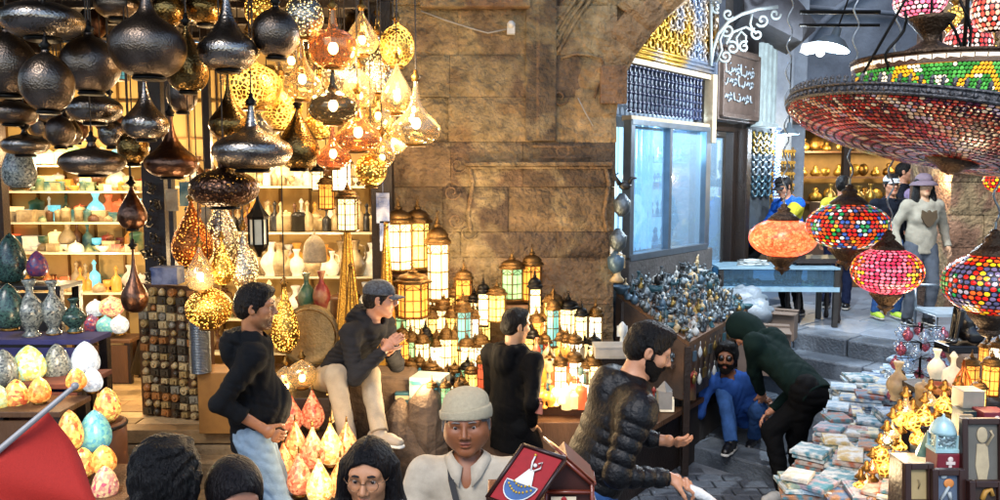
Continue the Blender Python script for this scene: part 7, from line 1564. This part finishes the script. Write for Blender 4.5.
# ================================================================== PEOPLE
def A(v): return np.array([v[0], v[1], v[2]], float)
def cxy(px, y, gz): p = W(px, 300, y); return Vector((p.x, y, gz))
jean = cloth('light_jeans', '6c8296', .85, .25); black_f = cloth('black_fleece', '050506'); greyh = cloth('charcoal_hoodie', '242426'); dkh = cloth('dark_hoodie', '0a0d11')
creamp = cloth('cream_trousers', '988c78'); polo = cloth('cream_polo', 'aca290', bump=.15); puff = mat('puffer_nylon', '030305', .45, 0, .15, 20, .35, 60, spec=.3); blue = cloth('blue_sweater', '2a4f94'); bjean = cloth('blue_jeans', '2f4f80', .85, .35); green = cloth('dark_green_hoodie', '081a18'); blkp = cloth('black_trousers', '07080a')
greyp = cloth('grey_trousers', '4a5058'); whites = mat('white_shoe', 'b0b0aa', .5, 0, .2, 30); sole = mat('shoe_sole', 'a8a49a', .6); tansh = mat('tan_shoe', '8a8070', .6); blksh = mat('black_shoe', '0e0e10', .4); limesh = mat('lime_shoe', 'a8c83c', .5)

# 1 standing man with hands in his pocket
b0 = cxy(252, 4.3, 0.0); rl = lambda px, py, y: A(W(px, py, y)-b0)
p = person('standing man in dark hoodie and pale jeans with a hand in his pocket', b0, rl(252, 428, 4.3), 72, (.03, .0, 1), 1.74, (10, -6, 0), [rl(262, 420, 4.5), rl(262, 428, 4.14)], [A((.16, .12, .09)), A((.10, -.10, .09))],
           elb=[None, A((-1, -.35, -.2))], kne=[A((1, 0, 0)), A((1, -.2, 0))], bulk=1.08, belly=.25, skin='8a5a3a', top=dkh, bottom=jean, hair=('short', '0b0808'), beard=('stubble', '20140e'), shoe=(whites, sole), hood=True, sleeve='pushed', seed=3, hgrip=[None, dict(dir=(.8, .1, -.5), palm=(0, 1, 0), thumb=1, curl=1.1)])
# 2 seated man
b0 = cxy(345, 5.2, .6); rl = lambda px, py, y: A(W(px, py, y)-b0)
p = person('seated man in charcoal hoodie and patterned cap leaning forward on the stone block', b0, rl(336, 374, 5.35), 118, (.56, -.30, .77), 1.72, (-32, -6, 0), [rl(388, 352, 5.12), rl(384, 350, 4.98)], [rl(379, 430, 4.85), rl(348, 440, 4.80)],
           elb=[A((.3, 0, -1)), A((-.6, -.3, -1))], kne=[A((.4, -.2, 1)), A((.1, -.5, 1))], bulk=1.05, skin='a9765a', top=greyh, bottom=creamp, hair=('crop', '141010'), hat=('cap', mat('cap_pattern', '3a424c', .8, 0, .9, 60), mat('cap_pattern', '3a424c')), shoe=(tansh, whites), hood=True, seed=5, extra=dict(toe=[A((.85, -.5, 0)), A((.4, -.9, 0))]))
# 3 man in black seen from behind
b0 = cxy(510, 5.4, -.13); rl = lambda px, py, y: A(W(px, py, y)-b0)
p = person('standing man in long black fleece seen from behind before the lit lanterns', b0, rl(510, 418, 5.4), 38, (.03, 0, 1), 1.66, (24, -8, 0), [rl(516, 405, 5.65), rl(532, 425, 5.3)], bulk=1.12, skin='a9805e', top=black_f, bottom=blkp, hair=('short', '080707'), shoe=(blksh, sole), hood=True, hemdrop=.12, seed=7)
m = MB(); e_ = Vector(p['el'][1]+(p['wr'][1]-p['el'][1])*.15); m.box(e_+Vector((.045, -.035, 0)), (.012, .055, .075), rz=.9); m.box(e_+Vector((.045, -.035, .06)), (.01, .05, .02), rz=.9); m.build('sleeve_patch', mat('sleeve_patch', 'a86858', .8), p['root'])
# 4 bearded man in puffer jacket
b0 = cxy(598, 3.6, -.13); rl = lambda px, py, y: A(W(px, py, y)-b0)
p = person('bearded man in black quilted puffer jacket bending forward with a paper in his hand', b0, rl(588, 486, 3.62), 84, (.36, .03, .9), 1.80, (8, -24, 0), [rl(660, 440, 3.9), rl(668, 478, 3.42)], [A((.05, .15, .09)), A((-.1, -.12, .09))],
           elb=[A((0, .3, -1)), A((-.5, -.3, -1))], kne=[A((1, 0, 0)), A((1, 0, 0))], bulk=1.32, skin='b07c5c', top=puff, bottom=bjean, hair=('short', '0a0808'), beard=('full', '0d0a08'), shoe=(blksh, sole), hood=True, quilt=(.012, .062), seed=9,
           hgrip=[None, dict(dir=(.9, 0, -.3), palm=(0, .3, -1), thumb=-1, curl=.9)])
w4 = Vector(p['wr'][1]); m = MB(); 
m.lathe([(.012, 0), (.022, .03), (.026, .07), (.018, .13), (.008, .16)], 10, w4+Vector((.07, -.01, -.035)), Vector((0, 0, 1)).rotation_difference(Vector((.9, 0, -.45))).to_matrix()); m.v = [(x+.003*math.sin(z*90), y+.004*math.sin(x*80), z) for x, y, z in m.v]
o = m.build('crumpled_paper', mat('paper_white', 'c8c8c4', .8, 0, .1, 20, .4)); o.location = b0; tag(o, 'crumpled white paper in the hand of the puffer jacket man', 'paper')
# 5 crouching man
b0 = cxy(742, 6.6, .02); rl = lambda px, py, y: A(W(px, py, y)-b0)
p = person('bearded man in blue sweater and jeans crouching at the foot of the steps', b0, rl(744, 411, 6.85), 212, (-.44, -.50, .75), 1.74, (-8, 4, 0), [rl(764, 398, 6.45), rl(697, 384, 6.7)], [rl(754, 436, 6.7), rl(731, 440, 6.45)],
           elb=[A((.3, 0, -1)), A((0, 0, -1))], kne=[A((-.1, -.6, 1)), A((-.5, -.6, 1))], bulk=1.02, skin='7a4e34', top=blue, bottom=bjean, hair=('curly', '0b0909'), beard=('full', '0d0a08'), shoe=(blksh, whites), seed=11, cell=.006, hgrip=[dict(dir=(.3, -.5, -.2), palm=(0, 0, 1), thumb=1, curl=.5), None])
m = MB()
for s_ in (-1, 1): m.lathe([(.021, 0), (.024, .003), (.021, .006)], 14, Vector(p['T'](s_*.031, .094, .010)), Matrix([list(map(float, r_)) for r_ in p['Mn']])@Matrix.Rotation(PI/2, 3, 'X'), close=True)
m.tube([Vector(p['T'](-.055, .088, .014)), Vector(p['T'](-.078, .0, .012))], .002, 4); m.tube([Vector(p['T'](.055, .088, .014)), Vector(p['T'](.078, .0, .012))], .002, 4); m.build('sunglasses', mat('dark_lens', '120c0a', .1), p['root'])
# 6 bending man in the green hoodie
b0 = cxy(792, 6.1, -.13); rl = lambda px, py, y: A(W(px, py, y)-b0)
p = person('man in dark green hooded top and black trousers bending down over the kerb', b0, rl(808, 389, 5.8), 318, (-.42, .74, .48), 1.80, (-6, -62, 0), [rl(762, 402, 6.35), rl(772, 410, 6.05)], [rl(799, 486, 5.95), rl(784, 489, 5.65)],
           elb=[A((0, .3, -.6)), A((.8, -.3, -.2))], kne=[A((-.8, .5, 0)), A((-.8, .2, 0))], bulk=1.2, skin='a9765a', top=green, bottom=blkp, hair=('crop', '0b0909'), shoe=(whites, whites), hood=True, seed=13, cell=.006, extra=dict(toe=[A((-.9, -.1, 0)), A((-.9, -.35, 0))]))
V, F = sdf([ell(p['T'](0, -.02, .045), (.105, .125, .115), p['Mn']), ell(p['T'](0, .11, -.03), (.07, .08, .11), p['Mn'], op='-', k=.02), cap(p['T'](0, -.06, -.03), p['neck']-p['U']*.02, .10, .10, k=.04), ell(p['T'](0, .08, -.12), (.10, .09, .09), p['Mn'], op='-')], .006, .015, .003, .8, 4); npmesh('raised_hood', V, F, green, p['root'])
# 7 old man
b0 = cxy(468, 3.5, -.13); hcp = lambda px, py, y, H, hs=1.: A(W(px, py, y)-b0)-np.array([0, -.012*H/1.75, (.5+.06+.118*hs)*H/1.75])
p = person('elderly man in cream knitted cap and cream polo shirt facing the visitors', b0, hcp(468, 424, 3.5, 1.72, 1.1), 183, (0, .0, 1), 1.72, (0, 0, 3), [rl(500, 570, 3.2), rl(420, 570, 3.2)], [A((.12, -.5, .09)), A((-.12, -.5, .09))],
           kne=[A((.1, -.5, 1)), A((-.1, -.5, 1))], bulk=1.24, belly=1.0, hs=1.08, fw=1.2, wrk=.003, skin='85502f', top=polo, bottom=greyp, hair=('crop', '6a6460'), hat=('knit', mat('knit_cream', 'a89c80', .9, 0, .15, 60, .5, 300)), shoe=(blksh, sole), collar=True, sleeve='short', seed=15, cell=.005)
nk = Vector(p['neck']); m = MB(); strap = [nk+Vector((.02-.14*-0, 0, 0))+Vector(v) for v in ((-.10, -.05, .03), (-.09, -.125, -.03), (-.06, -.185, -.12), (-.02, -.215, -.22), (.03, -.24, -.34), (.08, -.25, -.46))]
for i in range(len(strap)-1):
    a, b = strap[i], strap[i+1]; d = (b-a).normalized(); s_ = d.cross(Vector((0, -1, 0))).normalized()*.013; m.add([a-s_, a+s_, b+s_, b-s_], [(0, 1, 2, 3)])
m.build('bag_strap', mat('strap_black', '0c0c10', .7), p['root'], solid=.004)
def stool(x, y, z, label):
    t = thing('stool', label, 'stool', (x, y, -.13)); m = MB(); m.lathe([(.001, z+.13), (.17, z+.13), (.18, z+.11), (.17, z+.09), (.001, z+.09)], 20); m.build('seat', woodM, t)
    for i in range(4): a = PI/4+i*PI/2; m = MB(); m.cyl((.12*math.cos(a), .12*math.sin(a), z+.1), (.16*math.cos(a), .16*math.sin(a), 0), .018, n=8); m.build('leg', darkwood, t)
stool(b0.x+float(p['pel'][0]), 3.52, b0.z+float(p['pel'][2])-.13, 'round wooden stool under the elderly man')
# 8 woman with glasses
b0 = cxy(370, 2.72, -.13); rl = lambda px, py, y: A(W(px, py, y)-b0)
p = person('woman with long black hair and round glasses in dark clothes facing the visitors', b0, hcp(370, 474, 2.62, 1.62), 180, (0, 0, 1), 1.62, (4, -4, 0), None, [A((.1, -.5, .09)), A((-.1, -.5, .09))], kne=[A((.1, -.5, 1)), A((-.1, -.5, 1))], bulk=.95, skin='a8744f', top=cloth('dark_plum_top', '1a1418'), bottom=blkp, hair=('long', '0a0708'), shoe=(blksh, sole), seed=17, fem=True, cell=.0045)
m = MB(); T = p['T']
for s_ in (-1, 1): m.tube([Vector(T(s_*.031+.024*math.cos(a), .100-.004*abs(math.cos(a)), .006+.022*math.sin(a))) for a in [k_*PI/10 for k_ in range(21)]], .0014, 5); m.tube([Vector(T(s_*.055, .096, .010)), Vector(T(s_*.078, .06, .012)), Vector(T(s_*.082, -.0, .010))], .0013, 4)
m.tube([Vector(T(-.008, .103, .012)), Vector(T(0, .106, .015)), Vector(T(.008, .103, .012))], .0014, 4); m.build('eyeglasses', mat('glasses_metal', '8a6a50', .3, .8), p['root'])
stool(b0.x, 2.74, b0.z+float(p['pel'][2])-.13, 'round wooden stool under the woman with glasses')
# 9, 10 heads of visitors in the foreground
b0 = cxy(158, 2.2, -.13)
hz = W(158, 489, 2.2).z-b0.z
p = person('visitor with tousled black hair seen from behind at the lower left', b0, A((0, 0, hz-.178*.95-.5*.95)), 335, (0, 0, 1), 1.66, (0, -4, 0), None, None, bulk=1., skin='8a5a40', top=cloth('navy_top', '1a2030'), bottom=blkp, hair=('messy', '0a0808'), shoe=(blksh, sole), seed=19, curl=(2.2, 1.5))
b0 = cxy(226, 2.3, -.13); hz = W(226, 492, 2.3).z-b0.z
p = person('visitor with smooth tied back black hair in front of the standing man', b0, A((0, 0, hz-.178*.92-.5*.92)), 150, (0, 0, 1), 1.6, (0, -14, 0), None, None, bulk=.95, skin='8a5a40', top=cloth('brown_top', '2a1c18'), bottom=blkp, hair=('bun', '100c0e'), shoe=(blksh, sole), seed=21, fem=True, curl=(.4, .8))
# ---- people on the upper street
def upper(label, px, y, yaw, up, H, head, top, bottom, hair, skin='a9765a', hat=None, hands=None, shoe=None, **k):
    b0 = cxy(px, y, .7); kk = H/1.75
    return person(label, b0, A((0, 0, k.pop('pz', .93)*kk)), yaw, up, H, head, hands, k.pop('feet', None), skin=skin, top=top, bottom=bottom, hair=hair, hat=hat, shoe=shoe or (blksh, sole), cell=.0095, **k)
whj = cloth('cream_jacket', '938d7d'); yel = cloth('yellow_shirt', 'a8a030'); dnav = cloth('dark_navy_coat', '12161f'); lil = cloth('lilac_coat', '8a7a98'); b2 = cloth('mid_blue_coat', '3f6288'); rblue = cloth('royal_blue_top', '1c55b0')
capk = mat('black_cap', '0e1014', .7); capw = mat('white_cap', 'b8c0c4', .7); mauve = mat('mauve_hat', '66565f', .8)
p = upper('woman in mauve bucket hat and cream jacket with brown emblem walking towards the camera', 918, 8.5, 180, (0, 0, 1), 1.62, (0, 0, 0), whj, greyp, ('long', '0c0a0a'), skin='b08868', hat=('bucket', mauve), hands=[A((.27, -.04, .84)), A((-.25, -.05, .83))], fem=True, seed=31, bulk=1.1)
m = MB(); c = Vector(p['neck'])+Vector((0, -.155, -.17)); m.prism([c+Vector((x*.09, 0, z*.09)) for x, z in ((-.8, .9), (-.3, .6), (0, .9), (.3, .6), (.8, .9), (.9, 0), (.4, -.8), (0, -1.1), (-.4, -.8), (-.9, 0))], (0, .03, 0)); m.build('chest_emblem', mat('emblem_brown', '4a3a24', .8), p['root'])
p = upper('person in white cap and dark coat walking beside the hat woman', 886, 8.9, 180, (0, 0, 1), 1.62, (0, 0, 0), dnav, bjean, ('short', '0c0a0a'), hat=('cap', capw), seed=33, shoe=(limesh, sole))
p = upper('man in black cap with blue and yellow jacket leaning over the glass case', 792, 9.15, 250, (-.2, 0, .98), 1.62, (-10, -25, 0), rblue, blkp, ('short', '0c0a0a'), hat=('cap', capk), hands=[A((-.45, -.25, .9)), A((-.4, .2, .95))], seed=35, bulk=1.1)
m = MB(); V, F = sdf([cap(p['sh'][0]+(p['el'][0]-p['sh'][0])*.25, p['el'][0], .078, .072), cap(p['sh'][0]*.9+p['neck']*.1-p['U']*.03, p['neck']-p['U']*.35, .07, .06)], .01, .02); npmesh('yellow_panel', V, F, yel, p['root'])
p = upper('person in yellow shirt with black hair seen from behind past the orange lamp', 836, 9.5, 30, (.05, 0, 1), 1.6, (0, 0, 0), yel, cloth('navy_trousers', '141c34'), ('short', '0c0a0a'), seed=37)
p = upper('person in dark navy coat talking behind the white cap', 898, 10.6, 120, (0, 0, 1), 1.78, (0, 0, 0), dnav, blkp, ('short', '0c0a0a'), seed=39)
p = upper('person in lilac coat with dark hair facing away behind the hat woman', 916, 10.2, 250, (0, 0, 1), 1.72, (0, -5, 0), lil, blkp, ('short', '0c0a0a'), seed=41)
p = upper('tall person in blue coat beside the brown pillar', 938, 10.7, 220, (0, 0, 1), 1.86, (0, 0, 0), b2, blkp, ('short', '0c0a0a'), seed=43)
p = upper('person in royal blue top bent over behind the glass case', 752, 9.9, 240, (-.45, -.2, .85), 1.7, (0, -30, 0), rblue, blkp, ('short', '0c0a0a'), seed=45, pz=.80, hands=[A((-.5, -.35, .75)), A((-.45, 0, .7))], feet=[A((-.1, -.1, .085)), A((.1, .1, .085))])
